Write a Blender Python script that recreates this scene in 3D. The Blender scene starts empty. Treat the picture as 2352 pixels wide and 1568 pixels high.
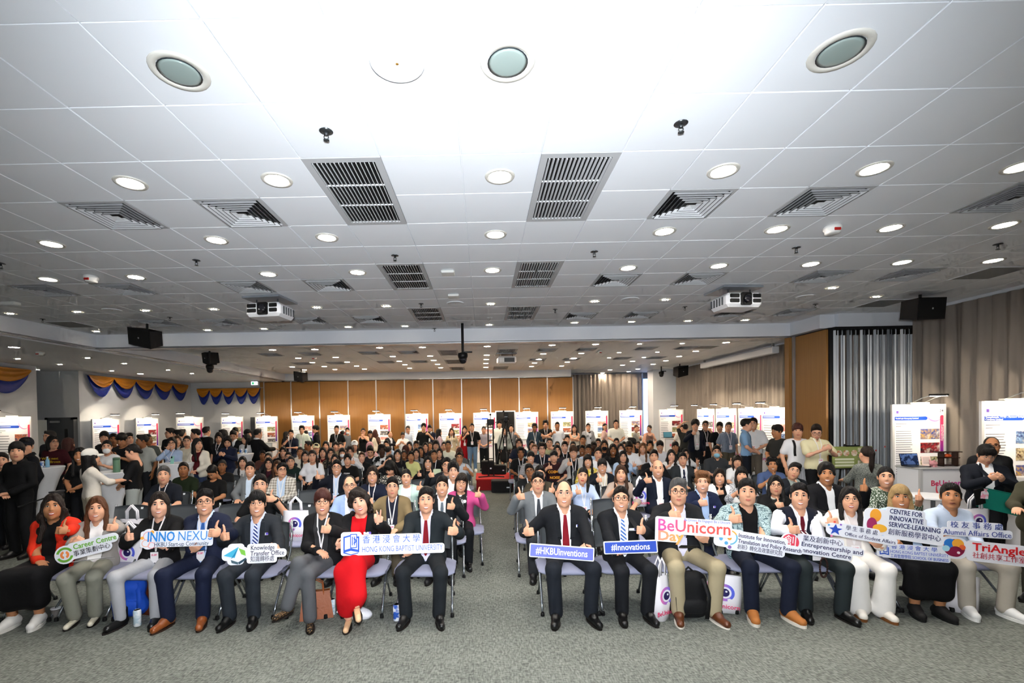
import bpy, math, random
import numpy as np
from mathutils import Matrix, Vector
random.seed(7); rng=np.random.default_rng(7)
sc=bpy.context.scene; COL=sc.collection
# ---------------------------------------------------------------- camera
FPX,PCX,PCY=1052.6,1099.1,967.7
YAW,PITCH,ROLL=.009972,-.014433,-.015269
HC=2.0                       # camera height
CEIL=HC+1.935; LOBBY=3.62; BEAM=3.66
def _rot(yaw,pitch,roll):
    cy,sy=math.cos(yaw),math.sin(yaw)
    Ry=np.array([[cy,-sy,0],[sy,cy,0],[0,0,1]]).T
    B=np.array([[1,0,0],[0,0,-1],[0,1,0]],float)
    cp,sp=math.cos(pitch),math.sin(pitch); Rp=np.array([[1,0,0],[0,cp,sp],[0,-sp,cp]])
    cr,sr=math.cos(roll),math.sin(roll); Rr=np.array([[cr,-sr,0],[sr,cr,0],[0,0,1]])
    return Rr@Rp@B@Ry
RC=_rot(YAW,PITCH,ROLL); CAMP=np.array([0,0,HC])
cam=bpy.data.cameras.new('camera'); cam.sensor_width=36; cam.lens=FPX*36/2352
cam.shift_x=(1176-PCX)/2352; cam.shift_y=(PCY-784)/2352; cam.clip_end=200; cam.clip_start=.05
camo=bpy.data.objects.new('camera',cam); COL.objects.link(camo); sc.camera=camo
M=Matrix.Identity(4)
for r in range(3):
    M[r][0]=RC[0][r]; M[r][1]=-RC[1][r]; M[r][2]=-RC[2][r]; M[r][3]=CAMP[r]
camo.matrix_world=M
def ray(px,py):
    d=RC.T@np.array([(px-PCX)/FPX,(py-PCY)/FPX,1.]); return d/np.linalg.norm(d)
def atY(px,py,Y):
    d=ray(px,py); return CAMP+d*(Y/d[1])
def atZ(px,py,Z):
    d=ray(px,py); return CAMP+d*((Z-HC)/d[2])
def atX(px,py,X):
    d=ray(px,py); return CAMP+d*(X/d[0])
def project(p):
    q=RC@(np.asarray(p,float)-CAMP); return PCX+FPX*q[0]/q[2],PCY+FPX*q[1]/q[2]
# ---------------------------------------------------------------- world and light
w=bpy.data.worlds.new('world'); sc.world=w; w.use_nodes=True
w.node_tree.nodes['Background'].inputs[0].default_value=(.75,.85,1,1); w.node_tree.nodes['Background'].inputs[1].default_value=.35
sc.cycles.use_adaptive_sampling=True; sc.cycles.use_light_tree=False; sc.cycles.adaptive_threshold=.13; sc.cycles.adaptive_min_samples=8; sc.cycles.max_bounces=4; sc.cycles.diffuse_bounces=3; sc.cycles.glossy_bounces=2; sc.cycles.transmission_bounces=2; sc.cycles.caustics_reflective=False; sc.cycles.caustics_refractive=False
vs=sc.view_settings; vs.view_transform='Standard'; vs.look='None'; vs.gamma=1; vs.use_curve_mapping=False; vs.exposure=0.22
def lamp(name,kind,loc,energy,color=(1,1,1),aim=None,**kw):
    l=bpy.data.lights.new(name,kind); l.energy=energy; l.color=color
    for k,v in kw.items(): setattr(l,k,v)
    o=bpy.data.objects.new(name,l); COL.objects.link(o); o.location=loc
    if aim is not None:
        o.rotation_euler=(Vector(aim)-Vector(loc)).to_track_quat('-Z','Y').to_euler()
    return o
# the photographer's flash, tilted up: it bounces off the white ceiling over the camera, a little goes straight ahead
lamp('camera_flash','SPOT',(0.0,-.15,HC+.12),560,(.82,.91,1),aim=(.0,5.5,CEIL),spot_size=math.radians(115),spot_blend=1.0,shadow_soft_size=.05)
lamp('camera_flash_direct','SPOT',(0.0,-.05,HC+.2),740,(.95,.97,1),aim=(0,7,1.35),spot_size=math.radians(125),spot_blend=.7,shadow_soft_size=.12)
# ---------------------------------------------------------------- helpers
def lin(h):
    if isinstance(h,tuple): return h[:3]
    h=h.lstrip('#'); o=[]
    for i in (0,2,4):
        c=int(h[i:i+2],16)/255; o.append(c/12.92 if c<=.04045 else ((c+.055)/1.055)**2.4)
    return tuple(o)
MATS={}
def _nodes(name):
    m=bpy.data.materials.new(name); m.use_nodes=True; nt=m.node_tree
    return m,nt,nt.nodes['Principled BSDF']
def N(nt,t,**kw):
    n=nt.nodes.new(t)
    for k,v in kw.items():
        if k.startswith('i_'): n.inputs[k[2:].replace('_',' ')].default_value=v
        else: setattr(n,k,v)
    return n
def mat(c,rough=.6,metal=0,bump=0,scale=60,var=0,emit=0,spec=.3,kind='plain',c2=None,name=None):
    key=(str(c),rough,metal,bump,scale,var,emit,spec,kind,str(c2))
    if key in MATS: return MATS[key]
    m,nt,b=_nodes(name or kind+'_'+str(len(MATS)))
    col=lin(c); b.inputs['Base Color'].default_value=(*col,1); b.inputs['Roughness'].default_value=rough
    b.inputs['Metallic'].default_value=metal; b.inputs['Specular IOR Level'].default_value=spec
    if emit:
        b.inputs['Emission Color'].default_value=(*col,1); b.inputs['Emission Strength'].default_value=emit
    L=nt.links.new
    if bump or var or kind!='plain':
        tc=N(nt,'ShaderNodeTexCoord'); src=tc.outputs['Object']
        no=N(nt,'ShaderNodeTexNoise'); no.inputs['Scale'].default_value=scale; no.inputs['Detail'].default_value=3
        L(src,no.inputs['Vector'])
    if bump:
        bp=N(nt,'ShaderNodeBump'); bp.inputs['Strength'].default_value=bump; bp.inputs['Distance'].default_value=.02
        L(no.outputs['Fac'],bp.inputs['Height']); L(bp.outputs['Normal'],b.inputs['Normal'])
    def mixc(fac,a,bb):
        mx=N(nt,'ShaderNodeMix',data_type='RGBA'); 
        if hasattr(fac,'default_value') or True: L(fac,mx.inputs['Factor'])
        for s,v in ((6,a),(7,bb)):
            if isinstance(v,tuple): mx.inputs[s].default_value=(*v[:3],1)
            else: L(v,mx.inputs[s])
        return mx.outputs[2]
    if kind=='plain' and var:
        a=tuple(min(1,x*(1+var)) for x in col); d=tuple(x*(1-var) for x in col)
        L(mixc(no.outputs['Fac'],d,a),b.inputs['Base Color'])
    k2=lin(c2) if c2 else None
    def wave(axis,sc_,prof='SIN',dist=0):
        wv=N(nt,'ShaderNodeTexWave',bands_direction=axis,wave_profile=prof); wv.inputs['Scale'].default_value=sc_
        wv.inputs['Distortion'].default_value=dist; L(src,wv.inputs['Vector']); return wv.outputs['Fac']
    def thr(s,t,soft=.05):
        mr=N(nt,'ShaderNodeMapRange'); mr.inputs[1].default_value=t-soft; mr.inputs[2].default_value=t+soft; L(s,mr.inputs[0]); return mr.outputs[0]
    if kind=='stripe':   # along Z
        L(mixc(thr(wave('Z',scale),.5),col,k2),b.inputs['Base Color'])
    elif kind=='vstripe':
        L(mixc(thr(wave('X',scale),.6),col,k2),b.inputs['Base Color'])
    elif kind=='dstripe':
        L(mixc(thr(wave('DIAGONAL',scale),.5),col,k2),b.inputs['Base Color'])
    elif kind=='plaid':
        ml=N(nt,'ShaderNodeMath',operation='MULTIPLY'); 
        ad=N(nt,'ShaderNodeMath',operation='ADD'); L(thr(wave('X',scale),.62,.08),ad.inputs[0]); L(thr(wave('Z',scale),.62,.08),ad.inputs[1])
        ml.inputs[1].default_value=.5; L(ad.outputs[0],ml.inputs[0]); L(mixc(ml.outputs[0],col,k2),b.inputs['Base Color'])
    elif kind=='tweed':
        mp=N(nt,'ShaderNodeMapping'); mp.inputs['Scale'].default_value=(1,1,.18); L(src,mp.inputs[0])
        mq=N(nt,'ShaderNodeMapping'); mq.inputs['Scale'].default_value=(.18,.18,1); L(src,mq.inputs[0])
        n1=N(nt,'ShaderNodeTexNoise'); n1.inputs['Scale'].default_value=scale; L(mp.outputs[0],n1.inputs['Vector'])
        n2=N(nt,'ShaderNodeTexNoise'); n2.inputs['Scale'].default_value=scale; L(mq.outputs[0],n2.inputs['Vector'])
        mx=N(nt,'ShaderNodeMath',operation='MAXIMUM'); L(n1.outputs['Fac'],mx.inputs[0]); L(n2.outputs['Fac'],mx.inputs[1])
        L(mixc(thr(mx.outputs[0],.58,.06),col,k2),b.inputs['Base Color'])
    elif kind=='spots':
        vo=N(nt,'ShaderNodeTexVoronoi'); vo.inputs['Scale'].default_value=scale; L(src,vo.inputs['Vector'])
        L(mixc(thr(vo.outputs['Distance'],.38,.06),col,k2),b.inputs['Base Color'])
    elif kind=='blotch':
        L(mixc(thr(no.outputs['Fac'],.5,.05),col,k2),b.inputs['Base Color'])
    elif kind=='zgrad':
        gr=N(nt,'ShaderNodeSeparateXYZ'); L(src,gr.inputs[0]); mr=N(nt,'ShaderNodeMapRange'); mr.inputs[1].default_value=-scale; mr.inputs[2].default_value=scale
        L(gr.outputs['Z'],mr.inputs[0]); L(mixc(mr.outputs[0],k2,col),b.inputs['Base Color'])
    elif kind=='xgrad':
        gr=N(nt,'ShaderNodeSeparateXYZ'); L(src,gr.inputs[0]); mr=N(nt,'ShaderNodeMapRange'); mr.inputs[1].default_value=-scale; mr.inputs[2].default_value=scale
        L(gr.outputs['X'],mr.inputs[0]); L(mixc(mr.outputs[0],col,k2),b.inputs['Base Color'])
    elif kind=='photo':
        vo=N(nt,'ShaderNodeTexVoronoi'); vo.inputs['Scale'].default_value=scale; L(src,vo.inputs['Vector'])
        sx=N(nt,'ShaderNodeSeparateColor'); L(vo.outputs['Color'],sx.inputs[0])
        L(mixc(thr(no.outputs['Fac'],.62,.1),mixc(sx.outputs[0],col,k2),(.7,.66,.6)),b.inputs['Base Color'])
        no.inputs['Scale'].default_value=scale*.4
    elif kind=='wood':
        mp=N(nt,'ShaderNodeMapping'); mp.inputs['Scale'].default_value=(1,1,.03); L(src,mp.inputs[0]); L(mp.outputs[0],no.inputs['Vector'])
        L(mixc(no.outputs['Fac'],col,k2),b.inputs['Base Color'])
    elif kind=='hair':
        mp=N(nt,'ShaderNodeMapping'); mp.inputs['Scale'].default_value=(1,1,.12); L(src,mp.inputs[0]); L(mp.outputs[0],no.inputs['Vector'])
        L(mixc(no.outputs['Fac'],tuple(x*.55 for x in col),tuple(x*1.5 for x in col)),b.inputs['Base Color'])
    elif kind=='carpet':
        mp=N(nt,'ShaderNodeMapping'); mp.inputs['Scale'].default_value=(.22,1,1); L(src,mp.inputs[0])
        mq=N(nt,'ShaderNodeMapping'); mq.inputs['Scale'].default_value=(1,.3,1); L(src,mq.inputs[0])
        n1=N(nt,'ShaderNodeTexNoise'); n1.inputs['Scale'].default_value=95; n1.inputs['Detail'].default_value=5; L(mp.outputs[0],n1.inputs['Vector'])
        n2=N(nt,'ShaderNodeTexNoise'); n2.inputs['Scale'].default_value=70; n2.inputs['Detail'].default_value=5; L(mq.outputs[0],n2.inputs['Vector'])
        ad=N(nt,'ShaderNodeMath',operation='ADD'); L(n1.outputs['Fac'],ad.inputs[0]); L(n2.outputs['Fac'],ad.inputs[1])
        no.inputs['Scale'].default_value=2.5
        ad2=N(nt,'ShaderNodeMath',operation='MULTIPLY_ADD'); L(no.outputs['Fac'],ad2.inputs[0]); ad2.inputs[1].default_value=.25; L(ad.outputs[0],ad2.inputs[2])
        L(mixc(thr(ad2.outputs[0],1.13,.2),col,k2),b.inputs['Base Color'])
        bp=N(nt,'ShaderNodeBump'); bp.inputs['Strength'].default_value=.35; bp.inputs['Distance'].default_value=.01
        L(ad.outputs[0],bp.inputs['Height']); L(bp.outputs['Normal'],b.inputs['Normal'])
    MATS[key]=m; return m
def mesh_np(name,parts,smooth=True):
    """parts: list of (V,F,material_index); F an (n,3) or (n,4) array or a list of index tuples"""
    vs_,loops,starts,mi=[],[],[],[]; nv=nl=0
    for V,F,m in parts:
        V=np.asarray(V,np.float32).reshape(-1,3); vs_.append(V)
        if isinstance(F,np.ndarray):
            if len(F)==0: nv+=len(V); continue
            k=F.shape[1]; loops.append((F+nv).ravel()); starts.append(nl+np.arange(len(F))*k); nl+=F.size; mi.append(np.full(len(F),m))
        else:
            for f in F:
                loops.append(np.array(f)+nv); starts.append(np.array([nl])); nl+=len(f); mi.append(np.array([m]))
        nv+=len(V)
    me=bpy.data.meshes.new(name); V=np.concatenate(vs_); lo=np.concatenate(loops).astype(np.int32); st=np.concatenate(starts).astype(np.int32); mi=np.concatenate(mi).astype(np.int32)
    me.vertices.add(len(V)); me.vertices.foreach_set('co',V.ravel()); me.loops.add(len(lo)); me.loops.foreach_set('vertex_index',lo)
    me.polygons.add(len(st)); me.polygons.foreach_set('loop_start',st); me.polygons.foreach_set('material_index',mi)
    me.polygons.foreach_set('use_smooth',np.full(len(st),smooth)); me.update(calc_edges=True); 
    return me
def obj(name,me,mats=(),parent=None,loc=None,rot=None,scale=None,label=None,cat=None,group=None,kind=None,matrix=None):
    """link one object; materials are linked to the object so that meshes can be shared"""
    o=bpy.data.objects.new(name,me); COL.objects.link(o)
    if me is not None:
        if not isinstance(mats,(list,tuple)): mats=[mats]
        while len(me.materials)<len(mats): me.materials.append(mats[len(me.materials)])
        for i,m in enumerate(mats):
            s=o.material_slots[i]
            if s.material!=m: s.link='OBJECT'; s.material=m
    if matrix is not None: o.matrix_local=matrix
    if loc is not None: o.location=loc
    if rot is not None: o.rotation_euler=rot
    if scale is not None: o.scale=scale if isinstance(scale,(tuple,list)) else (scale,)*3
    if parent is not None: o.parent=parent
    for k,v in (('label',label),('category',cat),('group',group),('kind',kind)):
        if v: o[k]=v
    return o
def thing(name,loc,label,cat,group=None,rz=0,scale=None):
    return obj(name,None,(),None,loc,(0,0,rz),scale,label,cat,group)
# primitive builders, each gives (V,F)
def box(x0,x1,y0,y1,z0,z1,bev=0):
    if bev<=0:
        V=[(x,y,z) for x in (x0,x1) for y in (y0,y1) for z in (z0,z1)]
        F=np.array([(0,1,3,2),(4,6,7,5),(0,4,5,1),(2,3,7,6),(0,2,6,4),(1,5,7,3)]); return np.array(V,float),F
    b=bev; V=[];idx={}
    for sx in (0,1):
        for sy in (0,1):
            for sz in (0,1):
                X=(x0,x1)[sx];Y=(y0,y1)[sy];Z=(z0,z1)[sz]; ix=X+(b if not sx else -b); iy=Y+(b if not sy else -b); iz=Z+(b if not sz else -b)
                for a,p in (('x',(X,iy,iz)),('y',(ix,Y,iz)),('z',(ix,iy,Z))):
                    idx[(sx,sy,sz,a)]=len(V); V.append(p)
    F=[]
    g=lambda a,*l:[idx[(*q,a)] for q in l]
    for s in (0,1):
        F.append(g('x',(s,0,0),(s,0,1),(s,1,1),(s,1,0))[::1 if s==0 else -1])
        F.append(g('y',(0,s,0),(1,s,0),(1,s,1),(0,s,1))[::1 if s==0 else -1])
        F.append(g('z',(0,0,s),(0,1,s),(1,1,s),(1,0,s))[::1 if s==0 else -1])
    for s in (0,1):
        for t in (0,1):
            sg=1 if (s+t)%2==0 else -1
            F.append([idx[(0,s,t,'y')],idx[(0,s,t,'z')],idx[(1,s,t,'z')],idx[(1,s,t,'y')]][::sg])
            F.append([idx[(s,0,t,'z')],idx[(s,0,t,'x')],idx[(s,1,t,'x')],idx[(s,1,t,'z')]][::sg])
            F.append([idx[(s,t,0,'x')],idx[(s,t,0,'y')],idx[(s,t,1,'y')],idx[(s,t,1,'x')]][::sg])
    for q in [(a,b_,c) for a in (0,1) for b_ in (0,1) for c in (0,1)]:
        sg=1 if sum(q)%2==1 else -1
        F.append([idx[(*q,'x')],idx[(*q,'y')],idx[(*q,'z')]][::sg])
    return np.array(V,float),F
def tube(path,r,n=8,cap=True):
    P=np.array(path,float); m=len(P); r=np.full(m,r) if np.isscalar(r) else np.array(r,float)
    T=np.gradient(P,axis=0); T/=np.linalg.norm(T,axis=1)[:,None]
    u=np.cross(T[0],(0,0,1.)); 
    if np.linalg.norm(u)<.1: u=np.cross(T[0],(1.,0,0))
    u/=np.linalg.norm(u); V=[]
    a=np.arange(n)*2*math.pi/n
    for i in range(m):
        u=u-T[i]*(u@T[i]); u/=np.linalg.norm(u); v=np.cross(T[i],u)
        V.append(P[i]+r[i]*(np.cos(a)[:,None]*u+np.sin(a)[:,None]*v))
    V=np.concatenate(V); F=[]
    for i in range(m-1):
        for j in range(n): F.append((i*n+j,i*n+(j+1)%n,(i+1)*n+(j+1)%n,(i+1)*n+j))
    if cap: F.append(tuple(range(n))[::-1]); F.append(tuple((m-1)*n+j for j in range(n)))
    return V,F
def lathe(prof,n=20,c=(0,0,0)):
    V=[];F=[]
    for r,z in prof:
        for j in range(n):
            a=2*math.pi*j/n; V.append((c[0]+r*math.cos(a),c[1]+r*math.sin(a),c[2]+z))
    for i in range(len(prof)-1):
        for j in range(n): F.append((i*n+j,i*n+(j+1)%n,(i+1)*n+(j+1)%n,(i+1)*n+j))
    F.append(tuple(range(n))[::-1]); F.append(tuple((len(prof)-1)*n+j for j in range(n)))
    return np.array(V,float),F
def disc_xz(cx,cz,r,y,n=24,rz=None,th=.002):
    return poly_xz([(cx+r*math.cos(2*math.pi*i/n),cz+(rz or r)*math.sin(2*math.pi*i/n)) for i in range(n)],y,th)
def poly_xz(pts,y,th=.002):
    """outline in XZ (counter-clockwise seen from -Y), front face at y, thickness th backwards"""
    n=len(pts); V=[(x,y,z) for x,z in pts]+[(x,y+th,z) for x,z in pts]
    F=[tuple(range(n)),tuple(range(n,2*n))[::-1]]+[(i,i+n,(i+1)%n+n,(i+1)%n) for i in range(n)]
    return np.array(V,float),F
def rrect(x0,x1,z0,z1,r,n=5):
    r=min(r,(x1-x0)/2,(z1-z0)/2); P=[]
    for cx,cz,a0 in ((x1-r,z0+r,-90),(x1-r,z1-r,0),(x0+r,z1-r,90),(x0+r,z0+r,180)):
        for i in range(n+1):
            a=math.radians(a0+90*i/n); P.append((cx+r*math.cos(a),cz+r*math.sin(a)))
    return P
def ellip(c,r,nu=10,nv=6,R=None):
    V=[];F=[]
    for i in range(nv+1):
        t=math.pi*i/nv
        for j in range(nu):
            a=2*math.pi*j/nu; V.append((r[0]*math.sin(t)*math.cos(a),r[1]*math.sin(t)*math.sin(a),r[2]*math.cos(t)))
    for i in range(nv):
        for j in range(nu): F.append((i*nu+j,(i+1)*nu+j,(i+1)*nu+(j+1)%nu,i*nu+(j+1)%nu))
    V=np.array(V); 
    if R is not None: V=V@np.asarray(R).T
    return V+np.array(c),np.array(F)
def put(vf,R=None,t=(0,0,0),s=1):
    V,F=vf; V=np.asarray(V)*s
    if R is not None: V=V@np.asarray(R).T
    return V+np.asarray(t),F
def rotm(x=0,y=0,z=0):
    cx,sx=math.cos(x),math.sin(x); cy,sy=math.cos(y),math.sin(y); cz,sz=math.cos(z),math.sin(z)
    return np.array([[cz,-sz,0],[sz,cz,0],[0,0,1]])@np.array([[cy,0,sy],[0,1,0],[-sy,0,cy]])@np.array([[1,0,0],[0,cx,-sx],[0,sx,cx]])
def simple(name,vfs,mats=None,smooth=False):
    if not isinstance(vfs,list): vfs=[vfs]
    return mesh_np(name,[(v[0],v[1],v[2] if len(v)>2 else 0) for v in vfs],smooth)
TXT={}
def text_mesh(s,size,align='CENTER',bold=0,ext=.0008,space=1,shear=0,font_w=1):
    """lettering in the XZ plane, facing -Y; size is the line height"""
    if any(ord(ch)>0x2e80 for ch in s): bold=0
    key=(s,size,align,bold,space,shear,font_w)
    if key in TXT: return TXT[key]
    cu=bpy.data.curves.new('lettering','FONT'); cu.body=s; cu.size=size; cu.align_x=align; cu.align_y='CENTER'; cu.extrude=ext; cu.offset=bold; cu.space_character=space; cu.shear=shear
    cu.resolution_u=2
    o=bpy.data.objects.new('t',cu); COL.objects.link(o)
    me=bpy.data.meshes.new_from_object(o.evaluated_get(bpy.context.evaluated_depsgraph_get()))
    bpy.data.objects.remove(o); me.transform(Matrix.Rotation(math.pi/2,4,'X')@Matrix.Diagonal((font_w,1,1,1))); me.name='lettering'
    TXT[key]=me; return me
# ================================================================ structure
WHITE=mat('#dfe3ea',.75,var=.03,scale=3); WALLP=mat('#cfd2d6',.8,var=.04,scale=2); TILE=mat('#f0f3f8',.55,var=.03,scale=1.3)
SLAB=mat('#f4f6fa',.6); CURT=mat('#8c837b',.9,bump=.15,scale=250,var=.08); WOOD=mat('#a3763f',.42,kind='wood',c2='#8a6034',scale=30)
ALU=mat('#b9bcc0',.35,metal=.8); DARK=mat('#17181a',.6); BLACK=mat('#0c0c0d',.5); BLK2=mat('#141416',.75)
CARPET=mat('#50544f',.95,kind='carpet',c2='#80847d'); GREY=mat('#5b5e62',.6)
XL,XR=-8.85,8.72; YB=10.35; YW=20.4
def struct(name,vfs,mats,parent=None,smooth=False,kind='structure'):
    o=obj(name,simple(name,vfs,mats,smooth),mats,parent)
    if parent is None: o['kind']=kind
    return o
floor=struct('floor',box(-17,10,-4.5,25,-.12,0),CARPET)
# ---- ceiling with its tiles
ceil=struct('ceiling',[box(XL,9.3,-4.5,25,CEIL+.012,CEIL+.15)],SLAB)
struct('ceiling_lobby',[box(-17,XL-.16,-4.5,25,LOBBY,LOBBY+.45)],TILE)
TX0,TY0=-.1363,2.8352
def tile_xy(i,j): return TX0+.6*(i+.5),TY0+.6*(j+.5)
def cell(px,py,z=CEIL):
    p=atZ(px,py,z); return math.floor((p[0]-TX0)/.6),math.floor((p[1]-TY0)/.6)
DIFF_PX=[(270,492),(553,487),(1590,467),(1890,462),(2290,452),(98,668),(295,665),(580,660),(757,653),(1416,641),(1605,638),(1893,631),(2083,627),(370,743),(500,740),(722,737),(855,733),(1330,724),(1472,721),(1680,717),(1822,715),
 (624,816),(710,814),(846,811),(937,810),(696,836),(772,834),(885,832),(962,831),(1254,804),(1346,803),(1481,801),(1572,800),(1233,826.5),(1311,826),(1427,824),(1504,823)]
diff_cells=[]
for p in DIFF_PX:
    c=cell(*p)
    if c not in diff_cells: diff_cells.append(c)
vent_cells=[(-2,1),(1,1),(-2,5),(1,5),(-2,9),(1,9)]
for p in ((1022,805),(1040,827),(1044,844),(1165,802),(1165,843)):
    c=cell(*p); vent_cells.append((-2 if p[0]<1100 else 1,c[1]))
taken=set(diff_cells)
for i,j in vent_cells: taken|={(i,j),(i,j+1)}
cand=[]
for j in range(-4,35):
    for i in range(-15,15):
        if (i,j) in taken: continue
        x,y=tile_xy(i,j)
        if x<XL+.3 or x>XR or y>YW+1.7 or (abs(y-YB)<.3): continue
        if y<1.7: cand.append((0,i,j)); continue
        q=[project((x+dx,y+dy,CEIL)) for dx,dy in ((-.3,-.3),(.3,-.3),(.3,.3),(-.3,.3))]
        a=0
        for k in range(4): a+=q[k][0]*q[(k+1)%4][1]-q[(k+1)%4][0]*q[k][1]
        cx=sum(t[0] for t in q)/4; cy=sum(t[1] for t in q)/4
        cand.append((abs(a)/2 if -60<cx<2412 and -60<cy<1600 else 0,i,j))
cand.sort(reverse=True)
tile_me=simple('tile',box(-.2965,.2965,-.2965,.2965,0,.014,.003),TILE)
for a,i,j in cand[:300]:
    x,y=tile_xy(i,j); obj('tile',tile_me,TILE,ceil,(x,y,CEIL+rng.uniform(-.0008,.0008)))
V0,F0=box(-.2965,.2965,-.2965,.2965,0,.014)
vv=[(V0+np.array([*tile_xy(i,j),CEIL]),F0) for a,i,j in cand[300:]]
o=obj('tile_field',simple('tile_field',vv,TILE),TILE,ceil); o['kind']='stuff'
# ---- beams (bulkheads)
def beam(name,*a): return struct(name,[box(*a)],WHITE)
beam('trim_1',XL-.15,6.95,YB,YB+.35,BEAM,CEIL+.1)
beam('trim_2',6.9,7.2,9.45,YB+.35,BEAM,CEIL+.1)
beam('trim_3',7.2,9.0,9.35,9.75,BEAM,CEIL+.1)
beam('trim_4',XL-.15,XL+.1,-4.5,YB,BEAM,CEIL+.1)
beam('trim_5',XL-.15,XL+.1,YB+.35,YW,BEAM,CEIL+.1)
xw1=atY(1311,900,YW)[0]
beam('trim_6',XL-.15,xw1,YW-.1,YW+.35,BEAM,CEIL+.1)
for nm,a in (('rail_front',(XL,6.95,YB+.08,YB+.27,BEAM-.025,BEAM)),('rail_side',(XL-.1,XL+.04,-4,YB,BEAM-.025,BEAM)),('rail_side_back',(XL-.1,XL+.04,YB+.3,YW,BEAM-.025,BEAM)),('rail_back',(XL,xw1,YW-.02,YW+.2,BEAM-.035,BEAM))):
    struct('trim_'+str({'rail_front':7,'rail_side':8,'rail_side_back':9,'rail_back':10}[nm]),[box(*a)],ALU)
# ---- back wood partition, panel by panel
xa=atY(597,900,YW)[0]
back=struct('wall_back',[box(xa,xw1+.02,YW+.1,YW+.2,0,BEAM)],DARK)
seams=[596,606,668,733,799,863.5,929,994,1060,1126,1192,1257,1316]
sx=[atY(p,880,YW)[0] for p in seams]
for a,b in zip(sx[:-1],sx[1:]):
    obj('panel',simple('panel',box(a+.02,b-.02,YW,YW+.06,.02,BEAM-.06,.004),WOOD),WOOD,back)
for a in sx:
    obj('panel_edge',simple('panel_edge',box(a-.022,a+.022,YW-.012,YW+.06,.02,BEAM-.04),ALU),ALU,back)
# open door in the partition behind the camera tripod
xd0,xd1=atY(1140,950,YW)[0],atY(1181,950,YW)[0]
dr=struct('door_2',[box(xd0,xd1,YW-.03,YW-.014,0,2.12)],DARK)
for a in ((xd0-.05,xd0,YW-.05,YW,0,2.17),(xd1,xd1+.05,YW-.05,YW,0,2.17),(xd0,xd1,YW-.05,YW,2.12,2.17)):
    obj('door_frame',simple('door_frame',box(*a),ALU),ALU,dr)
# ---- right hand curtains, column, window
def curtain(name,p0,p1,z0,z1,out,wl=.28,amp=.07,parent=None,m=CURT,seed=0):
    r=np.random.default_rng(seed); p0=np.array(p0,float); p1=np.array(p1,float); L=np.linalg.norm(p1-p0); n=int(L/.025)
    s=np.linspace(0,1,n); d=(p1-p0)/L; out=np.array(out,float)
    ph=np.cumsum(2*math.pi*(L/n)/(wl*(1+.35*np.sin(np.linspace(0,L*1.3,n)+seed)+.25*r.standard_normal(n)*.3)))
    V=[];rows=(0,.06,.3,.7,1.0)
    for k,t in enumerate(rows):
        a=amp*(.35 if t>=1 else .8 if t==.7 else 1)
        off=a*np.sin(ph+.25*math.sin(3*t))+.35*a*np.sin(2.3*ph+1)
        base=p0[None,:]+d[None,:]*(s*L)[:,None]
        xy=base+out[None,:]*(off+.08)[:,None]
        V.append(np.concatenate([xy,np.full((n,1),z0+(z1-z0)*t)],1))
    V=np.concatenate(V); F=[]
    for k in range(len(rows)-1):
        i=np.arange(n-1); F.append(np.stack([k*n+i,k*n+i+1,(k+1)*n+i+1,(k+1)*n+i],1))
    return obj(name,mesh_np(name,[(V,np.concatenate(F),0)]),m,parent)
struct('wall_right',[box(XR+.18,XR+.4,-4.5,21.2,0,CEIL+.1)],WALLP)
def curt_thing(p0,p1,z0,z1,out,label,**k):
    o=curtain('curtain',p0,p1,z0,z1,out,**k); o['label']=label; o['category']='curtain'; o['group']='grey beige curtains'; return o
curt_thing((XR,-4),(XR,9.3),.03,CEIL-.05,(-1,0),'grey beige full height curtain behind the poster marked 24',seed=3)
curt_thing((XR,10.4),(XR,20.6),.03,CEIL-.05,(-1,0),'grey beige curtain running along the far side wall under the screen housing',seed=5)
for a in ((-4,9.3),(10.4,20.6)):
    obj('curtain_rail',simple('curtain_rail',box(XR-.12,XR+.05,a[0],a[1],CEIL-.05,CEIL),ALU),WHITE,None,label='white ceiling rail above the '+('poster marked 24' if a[0]<0 else 'far side wall')+' curtain',cat='curtain rail')
yc=22.4
struct('wall_far',[box(xw1-.6,9.4,yc+.3,yc+.5,0,CEIL+.1)],WALLP)
xc0,xc1=atY(1318,900,yc)[0],atY(1473,900,yc)[0]
curt_thing((xc0-.6,yc),(xc1,yc),.03,CEIL-.05,(0,-1),'grey beige curtain closing the far corner beside the wooden partition',seed=9)
xk0,xk1=atY(1500,900,21)[0],atY(1538,900,21)[0]
struct('wall_column',[box(xk0,9.3,21,21.7,0,CEIL+.1)],WHITE)
xg0,xg1=atY(1476,900,yc)[0],atY(1492,900,yc)[0]
wn=struct('window_1',[box(xg0-.03,xk0+.6,yc+.1,yc+.14,0,CEIL)],GREY)
obj('pane',simple('pane',box(xg0+.03,xg1+.1,yc+.06,yc+.08,.1,CEIL-.3),SLAB),mat('#9fc0ff',.5,emit=2.2),wn)
obj('window_frame',simple('window_frame',[box(xg0-.03,xg0+.03,yc+.02,yc+.1,0,CEIL),box(xg1+.1,xg1+.18,yc+.02,yc+.1,0,CEIL)],ALU),ALU,wn)
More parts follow.
